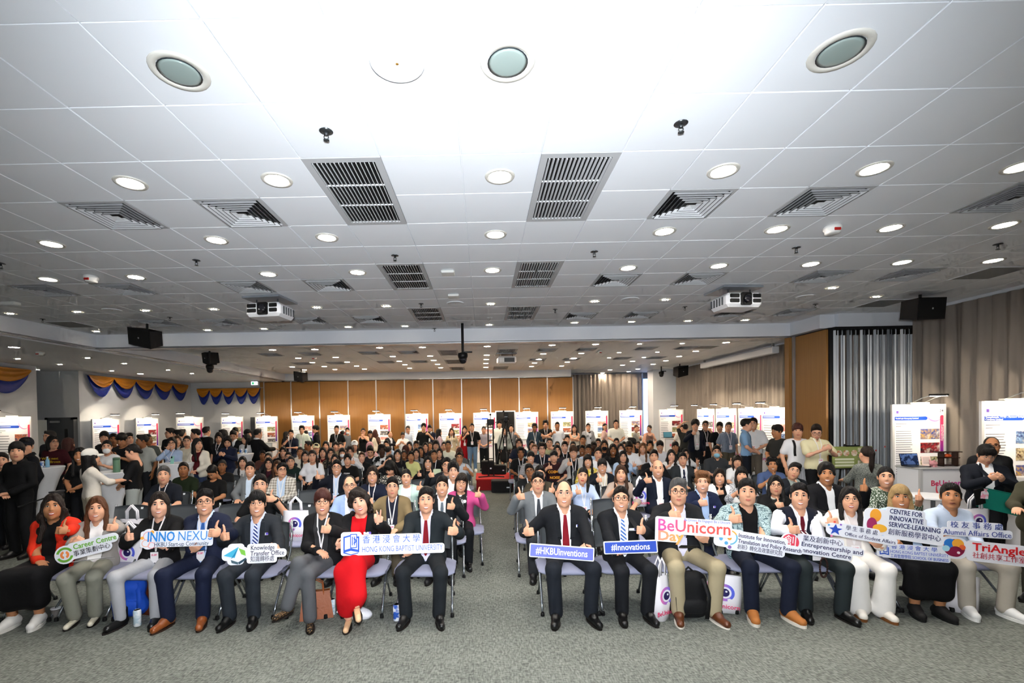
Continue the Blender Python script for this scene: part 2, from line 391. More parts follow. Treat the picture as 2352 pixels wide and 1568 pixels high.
# ---- stacked partition panel and concertina divider on the right
wr=struct('wall_side',[box(7.06,7.14,9.4,YB+.3,0,BEAM)],DARK)
obj('panel',simple('panel',box(7.0,7.05,9.42,YB-.02,.02,BEAM-.03,.004),WOOD),WOOD,wr)
obj('panel',simple('panel',box(6.9,7.0,YB+.05,YB+.2,.02,BEAM-.03,.004),WOOD),WOOD,wr)
obj('panel_edge',simple('panel_edge',box(6.96,7.03,YB-.02,YB+.04,.02,BEAM-.02),ALU),ALU,wr)
acc=thing('folding_partition',(0,9.4,0),'grey metal concertina partition pushed together beside the brown panel','partition')
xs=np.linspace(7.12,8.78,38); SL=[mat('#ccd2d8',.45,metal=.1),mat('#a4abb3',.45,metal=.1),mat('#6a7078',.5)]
for k in range(37):
    a,b=xs[k],xs[k+1]; t=.09 if k%2 else -.09; wdt=(b-a)
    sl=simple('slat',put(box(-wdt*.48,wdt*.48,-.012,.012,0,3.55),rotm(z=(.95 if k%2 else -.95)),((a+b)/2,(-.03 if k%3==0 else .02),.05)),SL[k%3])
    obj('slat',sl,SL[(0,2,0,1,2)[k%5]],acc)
    if k%4==1: obj('red_marker',simple('red_marker',disc_xz((a+b)/2,1.2+.04*math.sin(k),.017,-.1,10)),mat('#b5322c',.6),acc)
    if k%2: obj('hanger',simple('hanger',box(a-.012,a+.012,-.05,.0,3.5,3.66)),BLACK,acc)
obj('track',simple('track',box(7.1,8.8,-.1,.12,3.615,3.66)),DARK,acc)
# ---- lobby on the left
XLW=-13.05
lw=struct('wall_left',[box(XLW-.2,XLW,-4.5,13.3,0,LOBBY+.1)],WALLP)
struct('wall_left_back',[box(XLW-.2,XLW,14.9,YW+.2,0,LOBBY+.1)],WALLP)
struct('wall_lobby_back',[box(XLW-.2,xa,YW,YW+.2,0,LOBBY+.3)],WALLP)
struct('wall_recess',[box(-17,XLW+.001,14.7,14.9,0,LOBBY+.1)],WALLP)
struct('wall_recess_side',[box(-17,-16.8,-4.5,14.8,0,LOBBY+.1)],WALLP)
struct('wall_behind',[box(-17,10,-4.7,-4.5,0,CEIL+.2)],WHITE)
DG=mat('#54575b',.6)
d1=struct('door_1',[box(-13.95,-13.2,14.6,14.66,0,2.05)],DG)
obj('door_glass',simple('door_glass',box(-13.45,-13.36,14.585,14.6,1.1,1.75)),DARK,d1)
obj('door_closer',simple('door_closer',box(-13.9,-13.6,14.56,14.6,1.95,2.02)),ALU,d1)
for a in ((-13.2,-13.12,14.55,14.7,0,2.12),(-14.05,-13.95,14.55,14.7,0,2.12),(-14.05,-13.12,14.55,14.7,2.05,2.12)):
    obj('door_frame',simple('door_frame',box(*a)),DG,d1)
d3=struct('door_3',[put(box(0,.85,-.03,.03,0,2.05),rotm(z=-1.9),(-14.0,14.55,0))],mat('#cfd4d2',.5))
d4=struct('door_4',[box(atY(577,1000,YW)[0],xa-.05,YW-.04,YW-.01,0,2.05)],DG)
# swagged valances, gold over blue
GOLD=mat('#c07a10',.35,bump=.25,scale=14,spec=.6); BLUE=mat('#0f2c8a',.35,bump=.25,scale=14,spec=.6)
def swag_mesh(wd,dp,y):
    nu,nv=17,9; V=[];F=[]
    for i in range(nu):
        u=i/(nu-1)
        for j in range(nv):
            v=j/(nv-1); dz=dp*(math.sin(math.pi*u)**.75)*v+.04*v; fold=.028*math.sin(v*math.pi*5)*math.sin(math.pi*u)
            V.append(((u-.5)*wd,y-.03*math.sin(math.pi*u)-.03*v+fold,-dz))
    for i in range(nu-1):
        for j in range(nv-1): F.append((i*nv+j,(i+1)*nv+j,(i+1)*nv+j+1,i*nv+j+1))
    return mesh_np('swag',[(np.array(V),np.array(F),0)])
def valance(p0,p1,n,z,label):
    p0=np.array(p0,float);p1=np.array(p1,float); d=p1-p0; L=np.linalg.norm(d); a=math.atan2(d[1],d[0])
    t=thing('swag_valance',(p0[0],p0[1],z),label,'valance','gold and blue swag valances',rz=a); wdt=L/n
    obj('rail',simple('rail',tube([(-.05,0,.02),(L+.15,0,.02)],.015)),ALU,t)
    gm,bm=swag_mesh(wdt*1.02,.34,-.06),swag_mesh(wdt*1.04,.66,.0)
    for k in range(n):
        obj('blue_swag',bm,BLUE,t,((k+.5)*wdt,0,0)); obj('gold_swag',gm,GOLD,t,((k+.5)*wdt,0,.005))
zs=LOBBY-.12
valance((XLW+.06,14.95),(XLW+.06,YW-.4),5,zs,'gold and blue swagged valance on the white side wall beside the doors')
valance((XLW+.06,10.2),(XLW+.06,13.0),2,zs-.02,'gold and blue swagged valance on the wall nearer than the doors')
valance((XLW+.35,YW-.06),(xa+.05,YW-.06),5,zs-.16,'gold and blue swagged valance on the grey end wall under the exit sign')
ex=thing('exit_sign',atY(585,880,19.6),'lit green and white exit sign hanging by the wooden partition','exit sign')
obj('housing',simple('housing',box(-.16,.16,-.03,.03,-.09,.09,.01)),SLAB,ex)
obj('running_figure',simple('running_figure',poly_xz(rrect(-.1,-.02,-.05,.05,.01),-.034,.003)),mat('#3fbf7c',.5,emit=.8),ex)
obj('lit_face',simple('lit_face',poly_xz(rrect(-.14,.14,-.075,.075,.01),-.0315,.001)),mat('#dff3ff',.5,emit=1.5),ex)
obj('hanger',simple('hanger',box(-.012,.012,-.012,.012,.09,LOBBY-atY(585,880,19.6)[2]+.01)),ALU,ex)
# ================================================================ things on the ceiling
RING=mat('#d9d6cd',.4,spec=.5); CHROME=mat('#b9c0c4',.2,metal=.9); LIT=mat('#fff6ea',.5,emit=240); LITF=mat('#ffe9cc',.5,emit=260); SPOTB=mat('#fff3dc',.5,emit=60)
SPOTB.cycles.emission_sampling='NONE'
GLASS=mat('#97a6a1',.12,spec=.8)
m_ring=simple('trim_ring',lathe([(.088,.004),(.092,-.008),(.118,-.008),(.122,0),(.122,.004)],24),RING,True)
m_disc=simple('diffuser',(np.array([(.088*math.cos(2*math.pi*k/16),-.088*math.sin(2*math.pi*k/16),-.004) for k in range(16)]),[tuple(range(16))]),LIT)
m_bowl=simple('reflector',lathe([(.089,-.006),(.085,-.004),(.07,-.001),(.05,.001),(.0005,.002)],24),CHROME,True)
m_glass=simple('glass_lens',lathe([(.083,-.007),(.07,-.01),(.04,-.012),(.0005,-.0125)],24),GLASS,True)
m_bulb=simple('bulb',ellip((0,0,-.008),(.02,.02,.012),8,5),SPOTB,True)
ORD=['first','second','third','fourth','fifth','sixth','seventh','eighth','ninth','tenth','eleventh','twelfth','thirteenth','fourteenth','fifteenth','sixteenth','seventeenth','eighteenth']
def order_words(pts,gap=.45):
    """for ceiling points (x,y): words for their row from the camera and their place from the swag wall"""
    ys=sorted(range(len(pts)),key=lambda i:pts[i][1]); rows=[]; last=None
    for i in ys:
        if last is None or pts[i][1]-last>gap: rows.append([])
        rows[-1].append(i); last=pts[i][1]
    out=[None]*len(pts)
    for r,row in enumerate(rows):
        for c,i in enumerate(sorted(row,key=lambda i:pts[i][0])): out[i]=f'{ORD[r]} row from the camera, {ORD[c]} from the swag wall'
    return out
def many(pxs,z=CEIL): return order_words([tuple(atZ(*p,z)[:2]) for p in pxs])
def downlight(px,py,mode,z=CEIL,room='hall',wd=''):
    p=atZ(px,py,z)
    st={'off':'unlit round downlight','on':'lit round downlight','spot':'chrome three-bulb spotlight'}[mode]
    lab=f'{st}, '+{'hall':'','far':'far room ','lobby':'lobby '}[room]+wd
    t=thing('downlight',p,lab,'ceiling light','ceiling downlights')
    s=1.25 if mode=='off' else (.85 if mode=='spot' else 1.0)
    t.scale=(s,s,1)
    obj('trim_ring',m_ring,RING,t)
    if mode=='on': obj('diffuser',m_disc,LITF if room=='far' else LIT,t)
    elif mode=='off': obj('reflector',m_bowl,mat('#2c3236',.3,spec=.6),t); obj('glass_lens',m_glass,GLASS,t)
    else:
        obj('reflector',m_bowl,CHROME,t)
        for k in (-1,0,1): obj('bulb',m_bulb,SPOTB,t,(.05*k,0,0))
    return p
L_=((413,165),(1166,143),(1930,118))
for p,w_ in zip(L_,many(L_)): downlight(*p,'off',wd=w_)
ON=[(300,420),(636,413),(1148,405),(1661,392),(2008,387),(2345,382),(118,560),(497,551),(751,545),(1138,538),(1526,531),(1785,526),(2046,523),(2307,516),(111,641),(312,636),(616,629),(821,625),(1131,620),(1443,615),(1651,610),(1862,606),(2072,602),(2281,598)]
for p,w_ in zip(ON,many(ON)): downlight(*p,'on',wd=w_)
SP=[(24,719),(178,715),(335,712),(491,709),(728,705),(887,702),(1127,697),(1366,691),(1528,687),(1911,660),(2013,680),(222,760),(350,760),(477,757),(606,754),(800,750),(930,748),(1124,745),(1320,740),(1450,738),(1580,736),(1712,734)]
for p,w_ in zip(SP,many(SP)): downlight(*p,'spot',wd=w_)
FAR=[(626,803),(723,802),(872,798),(970,797),(1119,795),(685,822),(771,820),(902,818),(988,817),(1118,815),(717,832),(797,831),(917,829),(996,827),(1117,825),(671,842),(745,841),(819,840),(930,837),(1005,836),(1116,834),(699,849),(769,848),(837,847),(941,845),(1012,844),(1116,843),
 (1268,792),(1368,790),(1248,812),(1335,811),(1238,824),(1318,822),(1228,833),(1303,831),(1221,841),(1290,840),(1668,786),(1598,806),(1453,829),(1560,818),(1529,828),(1430,838),(1500,836),(1465,847),(1401,849),(1444,853),(1384,856)]
for p,w_ in zip(FAR,many(FAR)): downlight(*p,'on',room='far',wd=w_)
L_=((1469,789),(1567,788),(1422,809),(1510,808),(1399,821),(1479,820))
for p,w_ in zip(L_,many(L_)): downlight(*p,'spot',room='far',wd=w_)
L_=((32,797),(322,858))
for p,w_ in zip(L_,many(L_,LOBBY)): downlight(*p,'on',LOBBY,'lobby',w_)
L_=((41,823),(201,821),(138,836),(286,834),(257,851),(86,848),(386,849),(441,857))
for p,w_ in zip(L_,many(L_,LOBBY)): downlight(*p,'spot',LOBBY,'lobby',w_)
# ---- square four-way diffusers
DFM=mat('#b9babc',.5); GAPSHADE=mat('#55585c',.6); DFS=mat('#d4d5d7',.45)
def sq(r0,r1,z0,z1):
    V=[(sx*r0,sy*r0,z0) for sx,sy in ((-1,-1),(1,-1),(1,1),(-1,1))]+[(sx*r1,sy*r1,z1) for sx,sy in ((-1,-1),(1,-1),(1,1),(-1,1))]
    return np.array(V,float),[(i,(i+1)%4,4+(i+1)%4,4+i)[::-1] for i in range(4)]
m_df=simple('frame',[sq(.298,.262,-.004,-.004),sq(.262,.255,-.004,.01),sq(.298,.298,.012,-.004)],DFM)
m_back=simple('duct_shade',box(-.26,.26,-.26,.26,.0085,.0105),BLACK)  # black sheet just under the slab, painted stand-in for the unlit duct
louv=[simple('louver',[sq(.255-.042*k,.255-.042*k-.024,-.022,.008),(*sq(.255-.042*k,.255-.042*k-.007,-.0225,-.0225),1)],None) for k in range(5)]  # second slot: dark strip along the lower edge paints the shaded louver gaps
m_core=simple('centre_pyramid',[sq(.045,.0005,-.022,-.002)],DFS)
for (i,j),w_ in zip(diff_cells,order_words([tile_xy(*c) for c in diff_cells])):
    x,y=tile_xy(i,j); px,py=project((x,y,CEIL))
    t=thing('air_diffuser',(x,y,CEIL),'square louvered air diffuser, '+w_,'air diffuser','square ceiling diffusers')
    obj('frame',m_df,DFM,t); obj('duct_shade',m_back,BLACK,t)
    for l in louv: obj('louver',l,[DFS,GAPSHADE],t)
    obj('centre_pyramid',m_core,DFS,t)
# ---- long return air grilles
m_gf=simple('frame',[box(-.298,-.245,-.598,.598,-.006,.012),box(.245,.298,-.598,.598,-.006,.012),box(-.245,.245,-.598,-.54,-.006,.012),box(-.245,.245,.54,.598,-.006,.012)],DFM)
m_gb=simple('duct_shade',box(-.25,.25,-.55,.55,.0085,.0105),BLACK)  # black sheet painting the darkness seen between the grille slats
m_gs=simple('slat',put(box(-.011,.011,-.54,.54,-.0025,.0025),rotm(y=1.3)),DFS)
m_gc=simple('cross_bar',box(-.245,.245,-.006,.006,-.004,.006),DFS)
for n,(i,j) in enumerate(vent_cells):
    x=TX0+.6*(i+.5); y=TY0+.6*(j+1); side='swag-side' if i<0 else 'curtain-side'
    t=thing('air_grille',(x,y,CEIL),f'long slatted return air grille on the {side} of the aisle, '+('nearest pair','second pair','third pair','far room first','far room second','far room third','far room last')[min(6,[k for k,c in enumerate(sorted(set(c[1] for c in vent_cells))) if c==j][0])],'air grille','slatted ceiling grilles')
    obj('frame',m_gf,DFM,t); obj('duct_shade',m_gb,BLACK,t)
    for k in range(15): obj('slat',m_gs,DFS,t,(-.23+.0329*k,0,-.006))
    for k in (-.18,.18): obj('cross_bar',m_gc,DFS,t,(0,k,.0))
# ---- sprinklers, detectors, small fittings
m_sp1=simple('escutcheon',lathe([(.001,0),(.04,-.002),(.046,-.006),(.02,-.008)],16),CHROME,True)
m_sp2=simple('sprinkler_head',[lathe([(.012,-.006),(.012,-.03),(.007,-.034)],10),put(tube([(.012,0,-.03),(.016,0,-.045),(.004,0,-.062)],.003,6)),put(tube([(-.012,0,-.03),(-.016,0,-.045),(-.004,0,-.062)],.003,6)),lathe([(.02,-.062),(.02,-.066),(.006,-.068)],12)],CHROME,True)
GUN=mat('#5a5d60',.3,metal=.8)
L_=[(749,300),(1564,282),(907,586),(1365,577),(451,597),(1829,568),(2,604),(2292,560),(967,697),(1275,710),(1573,704),(1873,698),(390,728),(98,732),(998,754)]
for p,w_ in zip(L_,many(L_)):
    t=thing('sprinkler',atZ(*p,CEIL),'chrome fire sprinkler head, '+w_,'sprinkler','ceiling sprinklers')
    obj('escutcheon',m_sp1,GUN,t); obj('sprinkler_head',m_sp2,GUN,t)
PLAST=mat('#e6e6e2',.4); RED=mat('#b8231d',.4)
m_sd=simple('body',lathe([(.05,0),(.056,-.01),(.056,-.025),(.048,-.035),(.046,-.05),(.03,-.056),(.001,-.057)],24),PLAST,True)
m_sr=simple('red_window',box(-.022,.022,-.054,-.044,-.046,-.026,.003),RED)
for p,l in (((1912,519),'white smoke detector with red window before the curtain wall'),((209,634),'white smoke detector with red window toward the swag wall'),((92,808),'white smoke detector with red window over the lobby'),((721,820),'small smoke detector with red window in the far room'),((1378,806),'small smoke detector with red window beside far room spotlights')):
    t=thing('smoke_detector',atZ(*p,LOBBY if p[0]==92 else CEIL),l,'smoke detector','smoke detectors'); t.scale=(1.5,1.5,1.5)
    obj('body',m_sd,PLAST,t); obj('red_window',m_sr,RED,t)
for p,l in (((1029,623),'white box access point nearer of two above the aisle'),((1042,677),'white box access point further of two above the aisle')):
    t=thing('wireless_access_point',atZ(*p,CEIL),l,'access point'); obj('body',simple('body',box(-.09,.09,-.09,.09,-.04,-.004,.012)),PLAST,t); obj('bracket',simple('bracket',box(-.05,.05,-.03,.05,-.006,.002)),GREY,t)
for p,l in (((912,143),'round white ceiling speaker cover with brass screw nearest the camera'),((1447,687),'round white flush speaker cover near the curtain-side projector'),((1850,681),'round white flush speaker cover toward the curtain wall'),((1046,696),'round white flush speaker cover behind the access points'),((258,712),'round white flush speaker cover toward the swag wall')):
    t=thing('ceiling_speaker',atZ(*p,CEIL),l,'speaker','round speaker covers'); obj('cover',simple('cover',lathe([(.15,0),(.15,-.008),(.135,-.012),(.12,-.009),(.001,-.008)],32),SLAB,True),mat('#eceff3',.5),t)
    obj('screw',simple('screw',lathe([(.001,-.006),(.009,-.01),(.001,-.012)],8),GUN),mat('#b98b3a',.4,metal=.6),t)
t=thing('ceiling_label',atZ(1125,730,CEIL),'small white number plate stuck over the centre aisle','sign')
obj('plate',simple('plate',box(-.05,.05,-.04,.04,-.004,0)),SLAB,t); obj('lettering',text_mesh('J8',.06),GREY,t,(0,-.045,-.03))
t=thing('cable_box',atZ(18,694,CEIL),'small white rectangular junction box at the ceiling edge','junction box')
obj('body',simple('body',box(-.16,.16,-.06,.06,-.05,0,.006)),PLAST,t); obj('lid',simple('lid',box(-.14,.14,-.05,.05,-.056,-.05,.003)),SLAB,t)
# ---- projectors
def projector(px,py,label,s=1,rz=0,back=False):
    p=atZ(px,py,CEIL); t=thing('projector',(p[0],p[1],CEIL),label,'projector','ceiling projectors',rz=rz); PW=mat('#eceef2',.35)
    obj('mount_plate',simple('mount_plate',box(-.34,.3,-.25,.3,-.035,-.004,.004)),mat('#9aa0a8',.4,metal=.4),t)
    for a in (-.18,.18): obj('mount_leg',simple('mount_leg',tube([(a,-.1,-.03),(a,-.1,-.12)],.012)),GUN,t)
    bd=obj('body',simple('body',box(-.29,.29,-.25,.22,-.33,-.11,.045)),PW,t)
    if back:
        obj('exhaust_vent',simple('exhaust_vent',box(-.1,.22,-.256,-.25,-.29,-.16)),GREY,t); return
    obj('lens_surround',simple('lens_surround',poly_xz(rrect(-.08,.1,-.31,-.115,.03),-.262,.02)),BLACK,t)
    ln=obj('lens',simple('lens',put(lathe([(.06,0),(.06,.03),(.045,.035),(.001,.028)],20),rotm(x=math.pi/2),(.02,-.262,-.215)),BLACK,True),mat('#101018',.08,spec=.8),t)
    for x0,x1 in ((-.25,-.1),(.12,.25)):
        for z0,z1 in ((-.195,-.135),(-.27,-.21)):
            obj('vent',simple('vent',poly_xz(rrect(x0,x1,z0,z1,.015),-.256,.01)),BLACK,t)
    for k in range(5):
        for xx in (-.292,.292): obj('side_vent',simple('side_vent',box(xx-.004,xx+.004,-.14+.07*k,-.1+.07*k,-.28,-.16)),GREY,t)
projector(622,686,'white ceiling projector on the swag-side half of the hall',rz=-.12)
projector(1688,664,'white ceiling projector on the curtain-side half of the hall',rz=.1)
projector(1163,812,'white projector seen from its back in the far room',rz=.08,back=True)
# ---- loudspeakers and dome cameras hung from the ceiling
def speaker(px,py,Y,label,w_=.62,h_=.34,rz=0,tilt=.25,roll=0,z=CEIL):
    p=atY(px,py,Y); t=thing('loudspeaker',p,label,'speaker','hanging loudspeakers')
    R=rotm(x=tilt,y=roll,z=rz); P=[(-w_/2,-h_/2),(w_/2,-h_/2),(w_/2,h_/2),(-w_/2,h_/2)]
    V=np.array([(-w_/2,-.15,-h_/2),(w_/2,-.15,-h_/2),(w_/2,-.15,h_/2),(-w_/2,-.15,h_/2),(-w_*.32,.17,-h_*.42),(w_*.32,.17,-h_*.42),(w_*.32,.17,h_*.42),(-w_*.32,.17,h_*.42)])
    F=[(0,1,2,3),(7,6,5,4),(0,4,5,1),(1,5,6,2),(2,6,7,3),(3,7,4,0)]
    obj('cabinet',simple('cabinet',put((V,F),R)),BLK2,t)
    obj('grille',simple('grille',put(poly_xz(rrect(-w_*.47,w_*.47,-h_*.45,h_*.45,.02),-.158,.006),R)),mat('#0a0a0b',.85),t)
    obj('badge',simple('badge',put(poly_xz(rrect(-.018,.018,-.014,.014,.004),-.161,.004),R)),ALU,t)
    obj('pole',simple('pole',tube([(0,.02,.1),(0,.02,z-p[2]+.01)],.022)),BLACK,t)
speaker(337,775,9.1,'black loudspeaker hanging nearest the swag wall, tilted down',.66,.34,-.35,.2,.22)
speaker(484,821,13.4,'black loudspeaker above a small dome camera',.5,.36,-.7,.2,.25)
speaker(692,864,18.2,'black loudspeaker before the brown panel partition',.52,.38,-.5,.2,.2)
speaker(1562,852,18.6,'black loudspeaker hung beside the far column',.62,.4,.5,.2,-.2)
speaker(2116,710,7.9,'black loudspeaker hung in front of the near curtain',.72,.36,.32,.12,-.08)
def dome(px,py,Y,label,pole=True):
    p=atY(px,py,Y); t=thing('dome_camera',p,label,'camera','ceiling dome cameras')
    obj('housing',simple('housing',lathe([(.03,.1),(.1,.08),(.105,.03),(.1,.0),(.085,-.03)],20),BLACK,True),BLACK,t)
    obj('dome',simple('dome',lathe([(.085,-.03),(.085,-.06),(.07,-.11),(.04,-.135),(.001,-.14)],20),BLACK,True),mat('#15161c',.1,spec=.7),t)
    obj('pole',simple('pole',tube([(0,0,.08),(0,0,CEIL-p[2]+.01)],.028)),BLACK,t)
    obj('bracket',simple('bracket',box(.0,.2,-.02,.02,.09,.12)),BLACK,t)
dome(1063,820,9.7,'black dome camera on a long pole over the aisle')
dome(482,845,13.0,'black dome camera beneath the second loudspeaker')
dome(1519,858,19.5,'black dome camera in front of the far white column')
pj=thing('projection_screen',(0,0,0),'white roll-down projection screen housing along the far curtain','projection screen')
a,b=atX(1612,832,XR-.35),atX(1780,793,XR-.35)
obj('housing',simple('housing',box(XR-.42,XR-.22,min(a[1],b[1]),max(a[1],b[1]),CEIL-.3,CEIL-.1,.02)),WHITE,pj)
for y in (min(a[1],b[1])+.1,max(a[1],b[1])-.2): obj('hanger',simple('hanger',box(XR-.36,XR-.3,y,y+.05,CEIL-.12,CEIL+.005)),ALU,pj)
PERF=mat('#8b8c8c',.7,bump=.3,scale=400)
for p,l in (((150,746),'grey perforated access panel beside the swag-side beam'),((2262,618),'grey perforated access panel toward the curtain wall'),((1985,705),'grey perforated access panel above the concertina divider'),((1640,795),'grey perforated access panel in the far room')):
    q=tile_xy(*cell(*p)); t=thing('access_panel',(q[0],q[1],CEIL),l,'ceiling panel'); obj('sheet',simple('sheet',box(-.28,.28,-.28,.28,-.004,.001)),PERF,t); obj('frame',simple('frame',[box(-.296,-.28,-.296,.296,-.006,.001),box(.28,.296,-.296,.296,-.006,.001),box(-.28,.28,-.296,-.28,-.006,.001),box(-.28,.28,.28,.296,-.006,.001)]),TILE,t)
# ================================================================ people: fields, heads, hands, hair, garments
A_=lambda *v: np.array(v,float)
def cone(a,b,ra,rb=None,s=1,k=None,sc=None):
    a=A_(*a);b=A_(*b); rb=ra if rb is None else rb; m=max(ra,rb)*(max(sc) if sc is not None else 1)
    return ('c',a,b,ra,rb,s,k,None if sc is None else A_(*sc),np.minimum(a,b)-m,np.maximum(a,b)+m)
def ell(c,r,R=None,s=1,k=None):
    c=A_(*c);r=A_(*r); m=r if R is None else np.full(3,max(r)); return ('e',c,r,R,None,s,k,None,c-m,c+m)
def ev(p,X):
    if p[0]=='c':
        _,a,b,ra,rb,_,_,sc,_,_=p
        if sc is not None:
            c=(a+b)/2; X=c+(X-c)/sc; a=c+(a-c)/sc; b=c+(b-c)/sc
        d=b-a; L=max(d@d,1e-9); t=np.clip(((X-a)@d)/L,0,1); q=np.sqrt((((X-a)-t[...,None]*d)**2).sum(-1)+1e-12)-(ra+t*(rb-ra))
        return q*(1 if sc is None else min(sc))
    _,c,r,R=p[:4]; q=X-c
    if R is not None: q=q@R
    k0=np.sqrt(((q/r)**2).sum(-1)+1e-12); k1=np.sqrt(((q/(r*r))**2).sum(-1)+1e-12); return k0*(k0-1)/k1
def comb(D,d,s,k):
    if s>0:
        h=np.clip(.5+.5*(D-d)/k,0,1); return D*(1-h)+d*h-k*h*(1-h)
    d=-d; h=np.clip(.5-.5*(D-d)/k,0,1); return D*(1-h)+d*h+k*h*(1-h)
def fval(prims,X,k=.03):
    D=np.full(X.shape[:-1],1.)
    for p in prims: D=comb(D,ev(p,X),p[5],p[6] or k)
    return D
_C8=[(i,j,l) for i in (0,1) for j in (0,1) for l in (0,1)]
_E12=[(a,b) for a in _C8 for b in _C8 if sum(b)-sum(a)==1 and all(b[i]>=a[i] for i in range(3))]
def surf(prims,vox,k=.03):
    pos=[p for p in prims if p[5]>0]; lo=np.min([p[8] for p in pos],0)-2*vox-k*.3; hi=np.max([p[9] for p in pos],0)+2*vox+k*.3
    n=np.ceil((hi-lo)/vox).astype(int)+1; D=np.full(n,1.)
    ax=[lo[i]+vox*np.arange(n[i]) for i in range(3)]
    for p in prims:
        kk=p[6] or k; m=kk*1.2+2*vox
        i0=np.clip(np.floor((p[8]-m-lo)/vox).astype(int),0,n); i1=np.clip(np.ceil((p[9]+m-lo)/vox).astype(int)+1,0,n)
        if (i1<=i0).any(): continue
        sl=tuple(slice(a,b) for a,b in zip(i0,i1)); X=np.stack(np.meshgrid(*[ax[i][sl[i]] for i in range(3)],indexing='ij'),-1)
        D[sl]=comb(D[sl],ev(p,X),p[5],kk)
    S=D<0; c=np.zeros(n-1,np.int8)
    for i,j,l in _C8: c+=S[i:n[0]-1+i,j:n[1]-1+j,l:n[2]-1+l]
    act=(c>0)&(c<8); I=np.argwhere(act); idx=np.full(n-1,-1,np.int64); idx[act]=np.arange(len(I))
    sm=np.zeros((len(I),3)); ct=np.zeros(len(I))
    for a,b in _E12:
        a=np.array(a);b=np.array(b); d0=D[tuple((I+a).T)]; d1=D[tuple((I+b).T)]; m=(d0<0)!=(d1<0); t=np.where(m,d0/np.where(m,d0-d1,1),0)
        sm+=np.where(m[:,None],a+t[:,None]*(b-a),0); ct+=m
    V=lo+vox*(I+sm/np.maximum(ct,1)[:,None]); Fs=[]
    for axis in range(3):
        s0=np.take(S,range(n[axis]-1),axis); s1=np.take(S,range(1,n[axis]),axis); cr=np.argwhere(s0!=s1)
        o1,o2=[x for x in range(3) if x!=axis]
        cr=cr[(cr[:,o1]>0)&(cr[:,o2]>0)&(cr[:,o1]<n[o1]-1)&(cr[:,o2]<n[o2]-1)]
        if len(cr)==0: continue
        def g(d1,d2):
            q=cr.copy(); q[:,o1]-=d1; q[:,o2]-=d2; return idx[tuple(q.T)]
        Q=np.stack([g(1,1),g(0,1),g(0,0),g(1,0)],1); fl=s0[tuple(cr.T)]
        if axis==1: fl=~fl
        Q[~fl]=Q[~fl][:,::-1]; Fs.append(Q)
    F=np.concatenate(Fs); return V,F[(F>=0).all(1)]
LODV={0:(.0072,.0058,.02,.0155),1:(.0105,.009,.026,.022),2:(.0155,.0145,.042,.032)}   # head, hand, body, cloth voxel
# ---- heads: face to -Y, origin at the middle of the head
def head_prims(f=0,wide=1.0):
    j=.9 if f else 1.0
    P=[ell((0,.015,.028),(.076*wide,.094,.088)),ell((0,-.018,-.03),(.063*wide,.078,.088),k=.03),
       cone((-.03*j*wide,-.016,-.07),(.03*j*wide,-.016,-.07),.038,k=.03),ell((0,-.06,-.1),(.024*j,.022,.02),k=.025),
       ell((-.042*wide,-.052,-.032),(.024,.028,.024),k=.03),ell((.042*wide,-.052,-.032),(.024,.028,.024),k=.03),
       cone((-.038,-.078,.024),(.038,-.078,.024),.013 if not f else .009,k=.02),
       ell((-.031,-.1,.006),(.017,.016,.011),s=-1,k=.015),ell((.031,-.1,.006),(.017,.016,.011),s=-1,k=.015),
       cone((0,-.084,.012),(0,-.102,-.026),.008,.0125,k=.012),ell((-.012,-.092,-.03),(.009,.011,.008),k=.008),ell((.012,-.092,-.03),(.009,.011,.008),k=.008),
       ell((0,-.085,-.064),(.024,.011,.012),k=.012),
       ell((-.079*wide,.014,-.008),(.011,.02,.031),k=.008),ell((.079*wide,.014,-.008),(.011,.02,.031),k=.008),
       cone((0,.022,-.05),(0,.045,-.2),.05*(.9 if f else 1.04),.056*(.9 if f else 1.06),k=.03)]
    return P
HEADS={}
def head_parts(f,wide,lod,smile):
    key=(f,wide,lod,smile)
    if key in HEADS: return HEADS[key]
    V,F=surf(head_prims(f,wide),LODV[lod][0],.03); out=[(V,F,0)]
    nu=8 if lod<2 else 6
    for s in (-1,1):
        out.append((*ellip((s*.031,-.0795,.006),(.0155,.008,.0068),nu,4),1))          # eye
        out.append((*ellip((s*.031,-.0855,.0062),(.0068,.004,.0066),nu,4),2))         # iris
        out.append((*tube([(s*.047,-.0775,.009),(s*.031,-.0885,.0138),(s*.0165,-.083,.0085)],.0026,4),2))  # lid
        out.append((*tube([(s*.052,-.074,.024),(s*.036,-.0905,.0315),(s*.016,-.0935,.0295)],[.0026,.005,.0042],4),3)) # brow
        out.append((*ellip((s*.0065,-.1005,-.036),(.004,.005,.0028),6,4),5))          # nostril
    u=.006 if smile else .001
    def lip(dz,r,mid): return tube([(-.03,-.079,-.064+u*1.8),(-.016,-.0925,-.064+dz+u*.4),(0,-.0968,-.064+mid),(.016,-.0925,-.064+dz+u*.4),(.03,-.079,-.064+u*1.8)],[.0015,r,r,r,.0015],5)
    if smile==2:
        out.append((*tube([(-.024,-.0855,-.0625+u),(-.012,-.0935,-.0655),(0,-.0962,-.067),(.012,-.0935,-.0655),(.024,-.0855,-.0625+u)],[.002,.0055,.0068,.0055,.002],5),1))
        out.append((*lip(.005,.0032,.0025),4)); out.append((*lip(-.01,.0036,-.0125),4))
    else:
        out.append((*lip(.002,.0036,.002),4)); out.append((*lip(-.006,.0042,-.0065),4))
    HEADS[key]=out; return out
